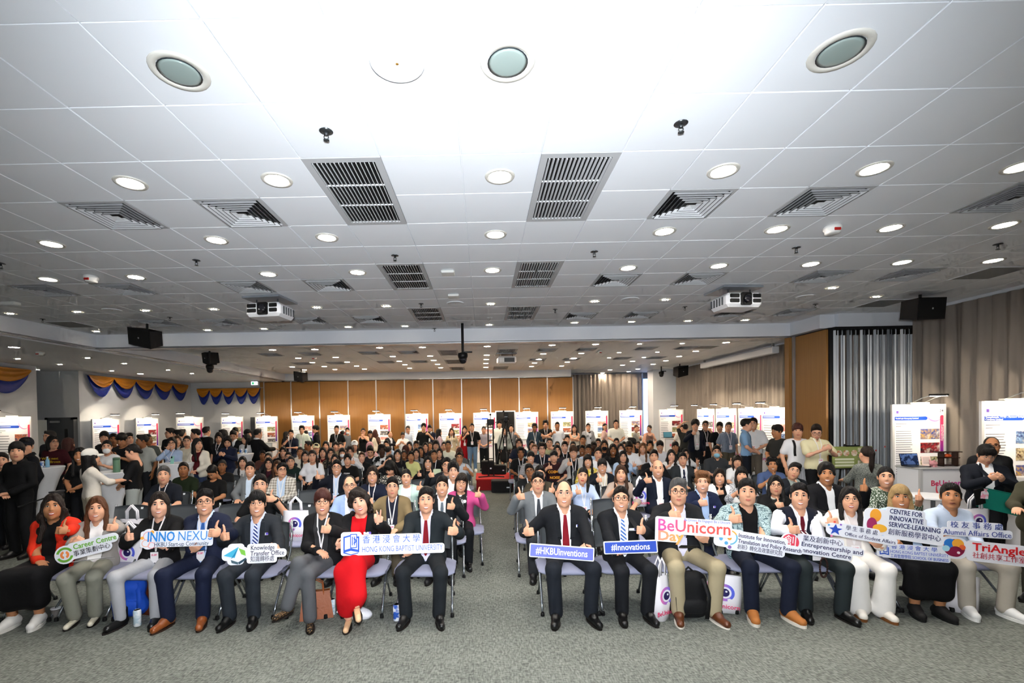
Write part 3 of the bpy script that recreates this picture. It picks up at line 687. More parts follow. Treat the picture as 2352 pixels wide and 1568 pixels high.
# ---- hands: wrist at origin, fingers to +X, palm faces -Z, thumb to +Y
def hand_prims(kind):
    P=[cone((-.03,0,0),(.02,0,0),.027,.028,sc=(1,1,.78)),ell((.05,0,0),(.05,.042,.017),k=.02)]
    fy=(.031,.0105,-.0105,-.03); ln=(.07,.078,.072,.056)
    for y,l in zip(fy,ln):
        a=A_(.09,y,0)
        if kind=='thumb':    # fist
            b=a+A_(.012,0,-.03); c=a+A_(-.022,0,-.045); d=a+A_(-.038,0,-.022); r=.0105
        elif kind=='grip':   # holds an edge between fingers and thumb
            b=a+A_(.022,0,-.018)*1.1; c=b+A_(.006,0,-.026); d=c+A_(-.012,0,-.018); r=.0092
        elif kind=='point':
            b=a+A_(.012,0,-.03); c=a+A_(-.022,0,-.045); d=a+A_(-.038,0,-.022); r=.0105
            if y>.02: b=a+A_(.03,0,0); c=a+A_(.052,0,-.003); d=a+A_(.072,0,-.008); r=.009
        elif kind=='vee':
            b=a+A_(.012,0,-.03); c=a+A_(-.022,0,-.045); d=a+A_(-.038,0,-.022); r=.0105
            if y>0: q=1 if y>.02 else -.4; b=a+A_(.03,.008*q,0); c=a+A_(.052,.014*q,0); d=a+A_(.075,.02*q,0); r=.009
        else:                # relaxed, a little curled
            b=a+A_(l*.45,0,-.006); c=a+A_(l*.75,0,-.018); d=a+A_(l*.95,0,-.034); r=.0092
        P+= [cone(a-A_(.012,0,0),b,r*1.1,r,k=.008),cone(b,c,r,r*.94,k=.006),cone(c,d,r*.94,r*.82,k=.006)]
    if kind=='thumb': P+=[cone((.03,.034,-.006),(.058,.06,-.014),.015,.0125,k=.015),cone((.058,.06,-.014),(.056,.1,-.012),.0125,.0105,k=.006),cone((.056,.1,-.012),(.05,.122,-.008),.0105,.009,k=.006)]
    elif kind=='grip': P+=[cone((.02,.034,-.012),(.055,.05,-.04),.0145,.0115,k=.015),cone((.055,.05,-.04),(.09,.04,-.05),.0115,.009,k=.008)]
    elif kind in('point','vee'): P+=[cone((.03,.034,-.006),(.06,.045,-.025),.0145,.011,k=.015),cone((.06,.045,-.025),(.085,.012,-.035),.011,.009,k=.006)]
    else: P+=[cone((.022,.034,-.004),(.055,.058,-.012),.0145,.0115,k=.015),cone((.055,.058,-.012),(.088,.066,-.02),.0115,.0085,k=.008)]
    return P
HANDS={}
def hand_vf(kind,lod):
    if (kind,lod) not in HANDS: HANDS[(kind,lod)]=surf(hand_prims(kind),LODV[lod][1],.012)
    return HANDS[(kind,lod)]
def unit(v): v=np.asarray(v,float); return v/max(np.linalg.norm(v),1e-9)
def hand_frame(fing,palm):
    x=unit(fing); z=-unit(np.asarray(palm,float)-x*(np.asarray(palm,float)@x)); y=np.cross(z,x); return np.stack([x,y,z],1)
# ---- hair (child of the person), in head coordinates
HAIR={}
def hair_mesh(style,lod):
    key=(style,lod)
    if key in HAIR: return HAIR[key]
    r=np.random.default_rng(sum(map(ord,style))); vx={0:.0075,1:.0105,2:.0145}[lod]
    cap=[ell((0,.024,.04),(.083,.103,.091))]
    def cut(z=.045,y=-.11,rz=.1,rx=.062,ry=.075): return [ell((0,y,z-rz),(rx,ry,rz),s=-1,k=.012)]
    low=[ell((0,0,-.33),(.3,.3,.3),s=-1,k=.01)]            # nothing under z=-.03
    lown=[ell((0,.06,-.30),(.3,.3,.235),s=-1,k=.01)]       # nothing under z=-.065
    face=[ell((0,-.075,-.05),(.066,.09,.1),s=-1,k=.01)]
    def lumps(n,rad,sz,zmin=-.02,zmax=9):
        o=[]
        for _ in range(n):
            v=unit(r.standard_normal(3)); p=A_(v[0]*.082,.024+v[1]*.1,.042+v[2]*.088)
            if p[2]<zmin or p[2]>zmax or (p[1]<-.05 and p[2]<.07): continue
            o.append(ell(p,(sz,sz,sz),k=rad))
        return o
    def tuft(n=11,z=.07,sw=.012,x=.052,top=.118,rad=.012):
        o=[]
        for i in range(n):
            u=i/(n-1)*2-1; o.append(cone((u*x*.8+r.uniform(-.006,.006),-.045-.03*(1-u*u),top-.022*u*u),(u*x+sw+r.uniform(-.008,.008),-.07-.026*(1-u*u),z-.018*u*u+r.uniform(-.009,.006)),rad,rad*.35,k=.006))
        return o
    def burns(z=-.02): return [cone((q*.079,-.012,.03),(q*.0785,-.022,z),.011,.006,k=.01) for q in (-1,1)]
    if style=='short': P=cap+[ell((.012,-.045,.088),(.05,.05,.038),k=.03)]+low+cut(.08,-.118)+tuft(11,.083)+burns()
    elif style=='side': P=cap+[ell((.02,-.048,.09),(.052,.048,.036),k=.03),ell((.05,-.03,.08),(.03,.05,.03),k=.02)]+low+cut(.08,-.118)+tuft(10,.086,.024)+burns()
    elif style=='crop': P=[ell((0,.022,.036),(.0815,.1,.087)),ell((0,-.04,.085),(.045,.05,.03),k=.03)]+low+cut(.082,-.118)+tuft(11,.09,.0,.05,.115,.008)+burns()
    elif style=='reced': P=[ell((0,.03,.034),(.082,.1,.088))]+low+[ell((0,-.085,.04),(.064,.075,.075),s=-1,k=.015)]
    elif style=='bald': P=[ell((0,.028,.02),(.082,.1,.075))]+low+[ell((0,-.04,.09),(.072,.125,.075),s=-1,k=.012),ell((0,-.1,.0),(.08,.085,.1),s=-1,k=.012)]
    elif style=='mop': P=[ell((0,.02,.042),(.09,.108,.094)),ell((0,-.06,.07),(.066,.042,.042),k=.03),ell((.04,-.06,.055),(.035,.04,.035),k=.02)]+[ell((0,.02,-.32),(.3,.3,.285),s=-1,k=.01)]+cut(.046,-.112,.1,.068,.07)+tuft(11,.048,.008,.062,.11,.015)+burns(-.03)
    elif style=='fringe': P=[ell((0,.022,.044),(.092,.11,.096)),ell((0,-.062,.062),(.068,.042,.05),k=.03)]+[ell((0,.06,-.3),(.3,.3,.245),s=-1,k=.01)]+cut(.03,-.115,.1,.066,.072)+tuft(13,.03,.0,.064,.11,.014)+burns(-.03)
    elif style=='curtain': P=[ell((0,.022,.044),(.092,.108,.096)),cone((.02,-.08,.1),(.075,-.045,.0),.024,.016,k=.02),cone((-.02,-.08,.1),(-.075,-.045,.0),.024,.016,k=.02)]+[ell((0,.06,-.32),(.3,.3,.25),s=-1,k=.01)]+cut(.066,-.11,.12,.055,.07)
    elif style=='curly': P=cap+lumps(46,.012,.026,-.01)+[ell((0,-.05,.1),(.06,.045,.035),k=.02)]+low+cut(.055)
    elif style=='afro': P=[ell((0,.02,.06),(.108,.118,.105))]+lumps(50,.01,.036,.0)+cut(.05,-.12)+low
    elif style=='bob':
        P=[ell((0,.024,.042),(.086,.105,.091))]
        for s in (-1,1): P+=[cone((s*.074,.005,.02),(s*.076,-.008,-.115),.026,.024,k=.03),cone((s*.05,.07,.0),(s*.05,.075,-.12),.045,.042,k=.03),cone((s*.018,-.072,.1),(s*.074,-.042,.01),.015,.013,k=.015)]
        P+=[cone((0,.085,.0),(0,.09,-.12),.05,.045,k=.03)]+cut(.08,-.118,.17,.059,.082)
    elif style=='bobfringe':
        P=[ell((0,.024,.042),(.086,.105,.091)),ell((0,-.062,.06),(.064,.038,.045),k=.03)]
        for s in (-1,1): P+=[cone((s*.074,.003,.02),(s*.076,-.008,-.1),.026,.023,k=.03),cone((s*.05,.07,.0),(s*.05,.075,-.11),.045,.042,k=.03)]
        P+=[cone((0,.085,.0),(0,.09,-.11),.05,.045,k=.03)]+cut(.04,-.115,.15,.061,.078)
    elif style=='curlybob':
        P=[ell((0,.024,.045),(.096,.11,.098))]
        for s in (-1,1):
            for q in range(9): P.append(ell((s*(.085+.015*r.random()),-.03+.11*r.random(),.05-.16*r.random()),(.028,)*3,k=.012))
        for q in range(18): P.append(ell((.08*r.uniform(-1,1),.085+.02*r.random(),.05-.15*r.random()),(.03,)*3,k=.012))
        P+=lumps(30,.012,.024,.05)+[cone((-.03,-.07,.1),(.06,-.07,.06),.02,.02,k=.02)]+cut(.066,-.115,.16,.058,.075)
    elif style in('long','longwave','longfringe'):
        P=[ell((0,.024,.042),(.085,.105,.09))]; wv=.012 if style=='longwave' else 0
        for s in (-1,1):
            pts=[A_(s*.073,.006,.02),A_(s*(.08+wv),-.004,-.08),A_(s*(.086-wv),-.03,-.19),A_(s*(.082+wv*2),-.055,-.31)]
            for a,b in zip(pts,pts[1:]): P.append(cone(a,b,.025,.024,k=.03))
            P+=[cone((s*.05,.07,.0),(s*.07,.085,-.28),.048,.04,k=.03),cone((s*.016,-.072,.1),(s*.074,-.042,.0),.014,.013,k=.015)]
            if wv:
                for q in range(7): P.append(ell((s*(.09+.02*r.random()),-.04+.09*r.random(),-.05-.25*r.random()),(.026,.026,.034),k=.015))
        P+=[cone((0,.085,.0),(0,.1,-.28),.05,.045,k=.03)]
        if style=='longfringe': P+=[ell((0,-.066,.058),(.062,.034,.036),k=.03)]+cut(.042,-.118,.17,.06,.078)
        else: P+=cut(.084,-.118,.19,.058,.085)
    elif style=='pony': P=[ell((0,.02,.036),(.081,.1,.0885))]+lown+cut(.07,-.115,.14,.06,.08)+[cone((0,.1,.07),(0,.14,.03),.026,.034,k=.015),cone((0,.14,.03),(0,.135,-.14),.036,.034,k=.02),cone((0,.135,-.14),(0,.12,-.32),.034,.014,k=.02)]
    elif style=='sidelock': P=cap+[cone((.07,.02,.0),(.1,-.06,-.12),.03,.026,k=.02),cone((.1,-.06,-.12),(.1,-.1,-.34),.026,.012,k=.02)]+cut(.072,-.118,.18,.056,.085)+[ell((0,0,-.5),(.3,.3,.3),s=-1)]
    elif style=='bun': P=[ell((0,.02,.036),(.081,.1,.0885))]+[ell((0,.1,.09),(.04,.04,.036),k=.01)]+lown+cut(.074,-.115,.14,.06,.08)+burns(-.015)
    elif style=='tied': P=[ell((0,.02,.036),(.081,.1,.0885))]+[ell((0,.115,-.02),(.032,.036,.034),k=.015)]+lown+cut(.074,-.115,.14,.06,.08)+burns(-.015)
    elif style=='scarf': P=[ell((0,.024,.03),(.098,.115,.106)),cone((0,.04,-.05),(0,.03,-.2),.09,.12,k=.05)]+[ell((0,-.1,-.02),(.064,.08,.09),s=-1,k=.01)]
    V,F=surf(P,vx,.025)
    HAIR[key]=mesh_np('hair_'+style,[(V,F,0)]); return HAIR[key]
def cap_mesh():
    if 'cap' in HAIR: return HAIR['cap']
    V,F=surf([ell((0,.02,.055),(.093,.112,.085)),ell((0,0,-.30),(.4,.4,.335),s=-1,k=.005)],.009,.02)
    n=11; Vb=[];Fb=[]
    for i in range(n):
        u=i/(n-1)*2-1; x=u*.078; y0=-.088*math.sqrt(max(0,1-(u*.86)**2))*1.0; y1=y0-.075*(1-u**4*.85)
        for y,z in ((y0,.05-.01*u*u),(y1,.036-.018*u*u)): Vb.append((x,y,z)); Vb.append((x,y,z-.006))
    for i in range(n-1):
        b=i*4; Fb+=[(b,b+2,b+6,b+4),(b+1,b+5,b+7,b+3),(b+2,b+3,b+7,b+6)]
    HAIR['cap']=mesh_np('cap',[(V,F,0),(np.array(Vb),np.array(Fb),1)]); return HAIR['cap']
def glasses_mesh(kind='round'):
    if kind in HAIR: return HAIR[kind]
    L=[]; r=.0014 if kind=='thin' else .0022
    for s in (-1,1):
        c=(s*.0325,-.1055,.004); w_,h_=(.0235,.0205) if kind!='rect' else (.0255,.0175)
        n=14; pw=1 if kind!='rect' else .55
        pts=[(c[0]+w_*math.copysign(abs(math.cos(2*math.pi*i/n))**pw,math.cos(2*math.pi*i/n)),c[1]+.006*abs(math.cos(2*math.pi*i/n))*(1 if s*math.cos(2*math.pi*i/n)>0 else 0),c[2]+h_*math.copysign(abs(math.sin(2*math.pi*i/n))**pw,math.sin(2*math.pi*i/n))) for i in range(n+1)]
        L.append((*tube(pts,r,5,False),0)); L.append((*tube([(s*.056,-.1,.008),(s*.078,-.06,.01),(s*.083,.01,.004)],r,5),0))
    L.append((*tube([(-.009,-.1065,.008),(0,-.1095,.011),(.009,-.1065,.008)],r,5),0))
    HAIR[kind]=mesh_np('glasses',L); return HAIR[kind]
def mask_mesh():
    if 'mask' in HAIR: return HAIR['mask']
    V,F=surf([ell((0,-.062,-.062),(.062,.052,.05)),ell((0,-.095,-.05),(.02,.02,.03),k=.02),ell((0,.06,-.05),(.12,.095,.2),s=-1,k=.005)],.009,.02)
    st=[(*tube([(s*.055,-.045,-.04+dz),(s*.085,.01,-.01+dz*.3)],.0015,4),0) for s in (-1,1) for dz in (0,-.035)]
    HAIR['mask']=mesh_np('face_mask',[(V,F,0)]+st); return HAIR['mask']
# ---- skeletons.  person faces -Y, origin on the floor under the pelvis; +X is the viewer's right
def ik(s,h,l1,l2,pole):
    s=A_(*s);h=A_(*h); d=h-s; L=np.linalg.norm(d); u=d/L; Lc=min(L,(l1+l2)*.995); h2=s+u*Lc
    a=(l1*l1-l2*l2+Lc*Lc)/(2*Lc); hh=math.sqrt(max(l1*l1-a*a,1e-6)); p=A_(*pole); p=unit(p-u*(p@u)); return s+u*a+p*hh,h2
def arm(sk,side,hand,pole=None,kind='relax',fing=None,palm=None):
    """side 'l' is the viewer's left (-X), 'r' the viewer's right"""
    q=-1 if side=='l' else 1
    e,h=ik(sk['sh_'+side],hand,.275,.25,pole or (q*.6,.35,-.8)); sk['el_'+side]=e; sk['wr_'+side]=h; fa=unit(h-e)
    f=unit(fing) if fing is not None else fa
    sk['hand_'+side]=(kind,hand_frame(f,palm if palm is not None else (0,0,-1) if kind=='relax' else (-q,0,0)))
def base(kind,lean=0.,tw=0.,legs='norm',wide=1.,turn=0.,tilt=0.,nod=0.,lx=0.):
    sk={'kind':kind,'wide':wide,'legs':legs}
    if kind=='sit':
        hip=A_(0,.06,.535); sk['pel']=hip; sk['bel']=A_(lx*.4,.09-lean*.4,.69); sk['che']=A_(lx*.8,.125-lean*.8,.87); sk['nek']=A_(lx,.115-lean,1.0)
        sk['hd']=A_(lx*1.25+.02*tilt,.075-lean*1.15,1.155)
        for s,q in (('l',-1),('r',1)):
            sk['hip_'+s]=A_(q*.085*wide,.06,.52); kx=.13*wide; sk['kn_'+s]=A_(q*kx,-.4,.51); sk['an_'+s]=A_(q*(kx-.015),-.35,.09); sk['to_'+s]=A_(q*(kx+.01),-.51,.035)
            if legs=='tuck': sk['an_'+s]=A_(q*.09,-.3,.09); sk['to_'+s]=A_(q*.1,-.45,.035)
            if legs=='wide': sk['kn_'+s]=A_(q*.19,-.38,.51); sk['an_'+s]=A_(q*.165,-.36,.09); sk['to_'+s]=A_(q*.205,-.52,.035)
            if legs=='fwd': sk['an_'+s]=A_(q*(kx+.01),-.5,.09); sk['to_'+s]=A_(q*(kx+.06),-.66,.04)
        if legs=='cross':   # viewer's left leg over the right
            sk['kn_r']=A_(-.02,-.41,.52); sk['an_r']=A_(.0,-.42,.09); sk['to_r']=A_(.05,-.58,.04)
            sk['kn_l']=A_(-.1,-.42,.63); sk['an_l']=A_(-.19,-.5,.25); sk['to_l']=A_(-.24,-.64,.2)
        if legs=='crossr':
            sk['kn_l']=A_(-.05,-.41,.52); sk['an_l']=A_(-.02,-.42,.09); sk['to_l']=A_(-.0,-.6,.04)
            sk['kn_r']=A_(.06,-.42,.63); sk['an_r']=A_(.1,-.55,.27); sk['to_r']=A_(.15,-.7,.19)
        if legs=='sidel':
            sk['kn_l']=A_(-.18,-.38,.51); sk['an_l']=A_(-.24,-.42,.09); sk['to_l']=A_(-.3,-.57,.035); sk['kn_r']=A_(.02,-.4,.51); sk['an_r']=A_(-.12,-.46,.09); sk['to_r']=A_(-.17,-.61,.035)
        if legs=='sider':
            sk['kn_r']=A_(.2,-.38,.51); sk['an_r']=A_(.24,-.42,.09); sk['to_r']=A_(.3,-.56,.035); sk['kn_l']=A_(.0,-.4,.51); sk['an_l']=A_(.1,-.45,.09); sk['to_l']=A_(.15,-.6,.035)
    else:
        sk['pel']=A_(0,.0,.93); sk['bel']=A_(lx*.3,-.01,1.08); sk['che']=A_(lx*.7,.015-lean*.7,1.27); sk['nek']=A_(lx,.02-lean,1.42); sk['hd']=A_(lx*1.2,-.015-lean*1.2,1.575)
        for s,q in (('l',-1),('r',1)):
            sk['hip_'+s]=A_(q*.085*wide,.0,.9); sk['kn_'+s]=A_(q*.095,-.02,.49); sk['an_'+s]=A_(q*.1,.02,.09); sk['to_'+s]=A_(q*.13,-.13,.03)
    for s,q in (('l',-1),('r',1)): sk['sh_'+s]=sk['nek']+rotm(z=tw)@A_(q*.16*wide,.008,-.075)
    sk['hdR']=rotm(z=turn)@rotm(y=tilt)@rotm(x=nod)
    return sk
def torso(sk,e=0.,f=0,belly=0.,waist=True):
    w=sk['wide']; pel,bel,che,nek=sk['pel'],sk['bel'],sk['che'],sk['nek']; cw=.098*w
    up=unit(nek-pel)
    P=[cone(pel+A_(-.075*w,0,0),pel+A_(.075*w,0,0),.1+e,sc=(1,.95,1)),
       cone(bel+A_(-.055*w,0,0),bel+A_(.055*w,0,0),.098+e+belly,sc=(1,.9,1.1),k=.08),
       cone(che+A_(-cw*.75,0,0),che+A_(cw*.75,0,0),.105+e,sc=(1,.93,1.15),k=.08)]
    for s in 'lr':
        P.append(cone(nek+A_(0,.012,-.03),sk['sh_'+s]+A_(0,0,.005),.046+e*.7,.052+e*.9,k=.05))
    if f:
        for q in (-1,1): P.append(ell(che+A_(q*.068,-.085,-.015),(.052+e,.05+e,.052+e),k=.04))
    return P
def arms(sk,e=0.,lo=0.,frac=1.,r=(.05,.041,.036,.028)):
    """frac: 1 full sleeve, .3 short sleeve, 0.75 elbow"""
    P=[]
    for s in 'lr':
        a,b,c=sk['sh_'+s],sk['el_'+s],sk['wr_'+s]
        if frac<=.5: P.append(cone(a,a+(b-a)*frac*2,r[0]+e,r[1]+e+lo,k=.025)); continue
        P.append(cone(a,b,r[0]+e,r[1]+e,k=.025))
        t=(frac-.5)*2; P.append(cone(b,b+(c-b)*t,r[1]+e,r[1]+(r[2]-r[1])*t+e+lo,k=.025))
    return P
def legs(sk,e=0.,lo=0.,frac=1.,r=(.082,.062,.055,.042)):
    P=[]
    for s in 'lr':
        a,b,c=sk['hip_'+s],sk['kn_'+s],sk['an_'+s]
        P.append(cone(a,b,r[0]+e,r[1]+e,k=.025))
        if frac>.5: t=(frac-.5)*2; P.append(cone(b,b+(c-b)*t,r[1]+e*.8,r[3]+e+lo,k=.03))
    return P
def front(prims,x,z,y0=-.6,y1=.3,k=.03):
    y=np.linspace(y0,y1,181); X=np.stack([np.full(181,x),y,np.full(181,z)],1); D=fval(prims,X,k); i=np.argmax(D<0); return y[i] if D[i]<0 else None
def vcut(sk,open_=.5,w0=.075,w1=.012):
    """front opening of a jacket: from the collar down to the button"""
    n,p=sk['nek'],sk['pel']; L=[]; zb=p[2]+.2*(1-open_)*(1) - (.12 if open_>=1 else 0); top=n+A_(0,-.05,.03); bot=A_(sk['bel'][0]*.8,sk['bel'][1]-.1,zb)
    for t in np.linspace(0,1,18):
        c=top+(bot-top)*t; w=w0*(1-t)+w1*t if open_<1 else w0*(1-.35*t)
        L.append(cone(c+A_(0,-.16,0),c+A_(0,-.0,0),w,s=-1,k=.006))
    return L
def strip(pts,wd,off=.004,nrm=(0,-1,0),th=.002):
    """flat ribbon through pts; returns (V,F)"""
    P=np.array(pts,float); T=np.gradient(P,axis=0); nr=np.array(nrm,float); V=[];F=[]
    wd=np.full(len(P),wd) if np.isscalar(wd) else np.array(wd)
    for i in range(len(P)):
        s=unit(np.cross(T[i],nr)); V+=[P[i]-s*wd[i]/2+nr*off,P[i]+s*wd[i]/2+nr*off,P[i]+s*wd[i]/2+nr*(off-th),P[i]-s*wd[i]/2+nr*(off-th)]
    for i in range(len(P)-1):
        b=i*4
        for j in range(4): F.append((b+j,b+(j+1)%4,b+4+(j+1)%4,b+4+j))
    F+=[(3,2,1,0),tuple(4*(len(P)-1)+j for j in range(4))]
    return np.array(V),F
# ================================================================ people: assembly
HC_={'k':'#0e0c0c','d':'#1d1410','b':'#3a2416','r':'#43201a','c':'#6a4426','o':'#9c8055','g':'#4c4b4b','w':'#8a8886','p':'#d79aa2'}
SK={'a':'#d6a081','l':'#dfa98e','t':'#b47c56','m':'#8f5c3a','e':'#40271a'}
EYEW=mat('#e8e4df',.3); IRIS=mat('#130d0a',.25); DARKN=mat('#2a1512',.8)
def skin(c): return mat(SK[c],.55,var=.05,scale=25,spec=.35)
def lips(c,red): return mat('#a8242a' if red else {'a':'#b3665a','l':'#bd6a62','t':'#8e5142','m':'#6e3d30','e':'#3a1f1a'}[c],.45)
def hairm(c): return mat(HC_.get(c,c),.45,bump=.6,scale=160,spec=.28,kind='hair')
def cloth(c,rough=.85): return mat(c,rough,bump=.35,scale=9,var=.06,spec=.2)
def pat(c):
    """colour or pattern spec -> material"""
    if not isinstance(c,str): return c
    if ':' in c:
        k,a,b,s=c.split(':'); return mat('#'+a,.85,kind=k,c2='#'+b,scale=float(s),bump=.25,spec=.2)
    return cloth('#'+c)
GC={}; HS=A_(1.02,1.06,1.17); HSM=Matrix.Diagonal((1.02,1.06,1.17,1))
def gmesh(key,fn,vox,k=.03,name='garment'):
    if key in GC: return GC[key]
    V,F=surf(fn(),vox,k); GC[key]=mesh_np(name,[(V,F,0)]); return GC[key]
def pose(kind,name,**kw):
    sk=base(kind,**kw); z=0 if kind=='sit' else .42; TH=lambda q:dict(kind='thumb',fing=(-q*.6,-.7,.2),palm=(-q*.7,.6,0))
    def lap(s,q,x=.1): 
        if kind=='sit': arm(sk,s,(q*x,-.2,.635),(q*.9,.3,-.4),'relax',(-q*.35,-.9,-.15),(0,0,-1))
        else: arm(sk,s,(q*.235,-.03,.86),(q*.5,.8,0),'relax',(0,-.15,-1),(-q,0,0))
    def th(s,q): arm(sk,s,(q*.19,-.2,.92+z),(q*.6,.3,-.8),**TH(q))
    if name=='lap': lap('l',-1); lap('r',1)
    elif name=='clasp':
        zc=.64 if kind=='sit' else .98; yc_=-.22 if kind=='sit' else -.17
        arm(sk,'l',(-.075,yc_,zc),(-.9,.3,-.4),'relax',(.8,-.4,-.2),(0,.2,-1)); arm(sk,'r',(.08,yc_-.02,zc+.015),(.9,.3,-.4),'relax',(-.8,-.4,-.2),(0,.2,-1))
    elif name=='thL': th('l',-1); lap('r',1)
    elif name=='thR': th('r',1); lap('l',-1)
    elif name=='thB': th('r',1); th('l',-1)
    elif name=='hiL': arm(sk,'l',(-.3,-.16,1.0+z),(-.5,.3,-.9),**TH(-1)); lap('r',1)
    elif name=='hiR': arm(sk,'r',(.3,-.16,1.0+z),(.5,.3,-.9),**TH(1)); lap('l',-1)
    elif name=='crossed':
        zc=.82+z; arm(sk,'l',(.1,-.16,zc),(-.9,0,-.6),'relax',(1,.1,.15),(0,1,0)); arm(sk,'r',(-.11,-.2,zc-.03),(.9,0,-.6),'relax',(-1,.1,.1),(0,1,0))
    elif name=='phone':
        zc=.83+z; yy=-.26 if kind!='sit' else -.24; arm(sk,'l',(-.06,yy,zc),(-.8,.2,-.7),'grip',(.4,-.7,.5),(.6,.5,.5)); arm(sk,'r',(.07,yy,zc-.01),(.8,.2,-.7),'grip',(-.4,-.7,.5),(-.6,.5,.5))
    elif name=='chin': arm(sk,'l',(-.02,-.13,1.0+z),(-.7,-.2,-.8),'thumb',(.2,-.3,.9),(.3,1,0)); arm(sk,'r',(.12,-.2,.66+z) if kind=='sit' else (.0,-.2,1.12),(.9,.2,-.5),'relax',(-.9,-.3,0),(0,.2,-1))
    elif name=='fistR': arm(sk,'r',(.05,-.22,.98+z),(.8,.1,-.7),'thumb',(-.5,-.2,.8),(-.4,.9,0)); lap('l',-1)
    elif name=='veeR': arm(sk,'r',(.16,-.24,.93+z),(.7,.2,-.8),'vee',(.0,-.2,1),(0,-1,0)); lap('l',-1)
    elif name=='veeL': arm(sk,'l',(-.16,-.24,.97+z),(-.7,.2,-.8),'vee',(.0,-.2,1),(0,-1,0)); lap('r',1)
    elif name=='face': arm(sk,'l',(-.11,-.09,1.06+z),(-.9,-.2,-.5),'relax',(.5,-.1,.8),(.8,.4,0)); lap('r',1)
    elif name=='fwd': arm(sk,'l',(-.12,-.4,1.15),(-.6,.3,-.8),'relax',(.1,-1,-.1),(0,0,-1)); arm(sk,'r',(.14,-.36,1.1),(.6,.3,-.8),'relax',(-.1,-1,-.1),(0,0,-1))
    elif name=='up': arm(sk,'r',(.06,.0,1.78),(1,-.1,.3),'relax',(-.9,.2,.3),(0,0,-1)); lap('l',-1)
    else: lap('l',-1); lap('r',1)
    return sk
def top_prims(sk,t,f):
    n,p=sk['nek'],sk['pel']; nk=[cone(n+A_(0,-.02,.02),n+A_(0,-.06,.12),.062,.07,s=-1,k=.008)]
    if t in('tee','polo'): return torso(sk,.013,f)+arms(sk,.015,.012,.34)+nk
    if t=='tank': return torso(sk,.009,f)+[cone(sk['sh_'+s]+A_(0,0,.0),sk['el_'+s],.075,.05,s=-1,k=.01) for s in 'lr']+[cone(n+A_(0,-.06,-.04),n+A_(0,-.1,.1),.08,.09,s=-1,k=.01)]
    if t in('shirt','blouse','sweater'):
        e=.012 if t!='sweater' else .02
        P=torso(sk,e,f)+arms(sk,e,.004,.98 if t!='blouse' else .62)+nk
        return P
    if t=='sshirt': return torso(sk,.015,f)+arms(sk,.017,.016,.36)+nk
    if t in('jacket','cardigan','hoodie'):
        P=torso(sk,.024,f,.004)+arms(sk,.018,.003,.95)+[cone(p+A_(-.085,-.02,-.0),p+A_(.085,-.02,-.0),.118,sc=(1,1,1.0),k=.05)]
        for s,q in (('l',-1),('r',1)): P.append(cone(sk['sh_'+s]+A_(-q*.02,0,.008),sk['sh_'+s]+A_(q*.002,0,-.012),.058,.058,k=.03))
        if t=='hoodie': return P+nk+[cone(n+A_(-.06,.05,.03),n+A_(.06,.05,.03),.045,k=.03)]
        P+=vcut(sk,1.0,.066 if t=='jacket' else .085)+[cone(n+A_(0,-.02,.02),n+A_(0,-.06,.12),.072,.075,s=-1,k=.008)]
        return P
    if t=='vest': return torso(sk,.02,f)+[cone(sk['sh_'+s],sk['el_'+s],.07,.05,s=-1,k=.006) for s in 'lr']+vcut(sk,.5,.07)+nk
def collar_mesh(sk,key):
    """folded shirt collar: stand round the neck and two pointed leaves"""
    if key in GC: return GC[key]
    n=sk['nek']+A_(0,.008,.0); parts=[]
    for q in (-1,1):
        U=[];Lw=[]
        for i in range(8):
            a=math.radians(90-i*(168/7)*1.0); ca,sa=math.cos(a),math.sin(a)
            U.append(n+A_(q*ca*.062,sa*.062,.058-.035*(i/7)**2)); 
            dz=.0 if i<6 else -.022*(i-5); Lw.append(n+A_(q*ca*(.082+.004*i/7)+ (q*.018 if i==7 else 0),sa*(.084+.006*i/7),.022-.02*(i/7)+dz))
        V=[];F=[]
        for a_,b_ in zip(U,Lw): V+=[a_,b_,b_+A_(0,0,-.004),a_+A_(0,0,-.03)]
        for i in range(7):
            for j in range(3): F.append((i*4+j,i*4+j+1,i*4+4+j+1,i*4+4+j)[::q])
        parts.append((np.array(V),F,0))
    GC[key]=mesh_np('collar',parts,False); return GC[key]
def inner_prims(sk,f): 
    n=sk['nek']; return torso(sk,.011,f)+[cone(n+A_(0,-.03,.03),n+A_(0,-.09,.12),.055,.07,s=-1,k=.008)]
def bottom_prims(sk,t):
    p=sk['pel']; P=[cone(p+A_(-.078,0,-.01),p+A_(.078,0,-.01),.106,sc=(1,.97,1))]
    if t=='slim': return P+legs(sk,.006,.004)
    if t=='wide': return P+legs(sk,.018,.045)
    if t=='skirt':
        SL_=sk.get('skl',.58); km=(sk['kn_l']+sk['kn_r'])/2; am=(sk['an_l']+sk['an_r'])/2
        if sk['kind']=='sit': return P+legs(sk,.02,0,.5)+[cone(p,km+A_(0,.03,-.01),.1,.1,sc=(1.5,1,1),k=.05)]+[cone(sk['kn_'+s],sk['kn_'+s]*(1-SL_)+sk['an_'+s]*SL_,.085,.1,k=.07) for s in 'lr']+[cone(km+A_(0,.02,-.02),km*(1-SL_)+am*SL_+A_(0,.02,.02),.09,.1+.12*max(0,SL_-.58),k=.08)]
        return P+[cone(p+A_(0,0,-.05),A_(0,0,.48),.12,.17,sc=(1.15,1,1),k=.05)]
    return P+legs(sk,.011,.013)
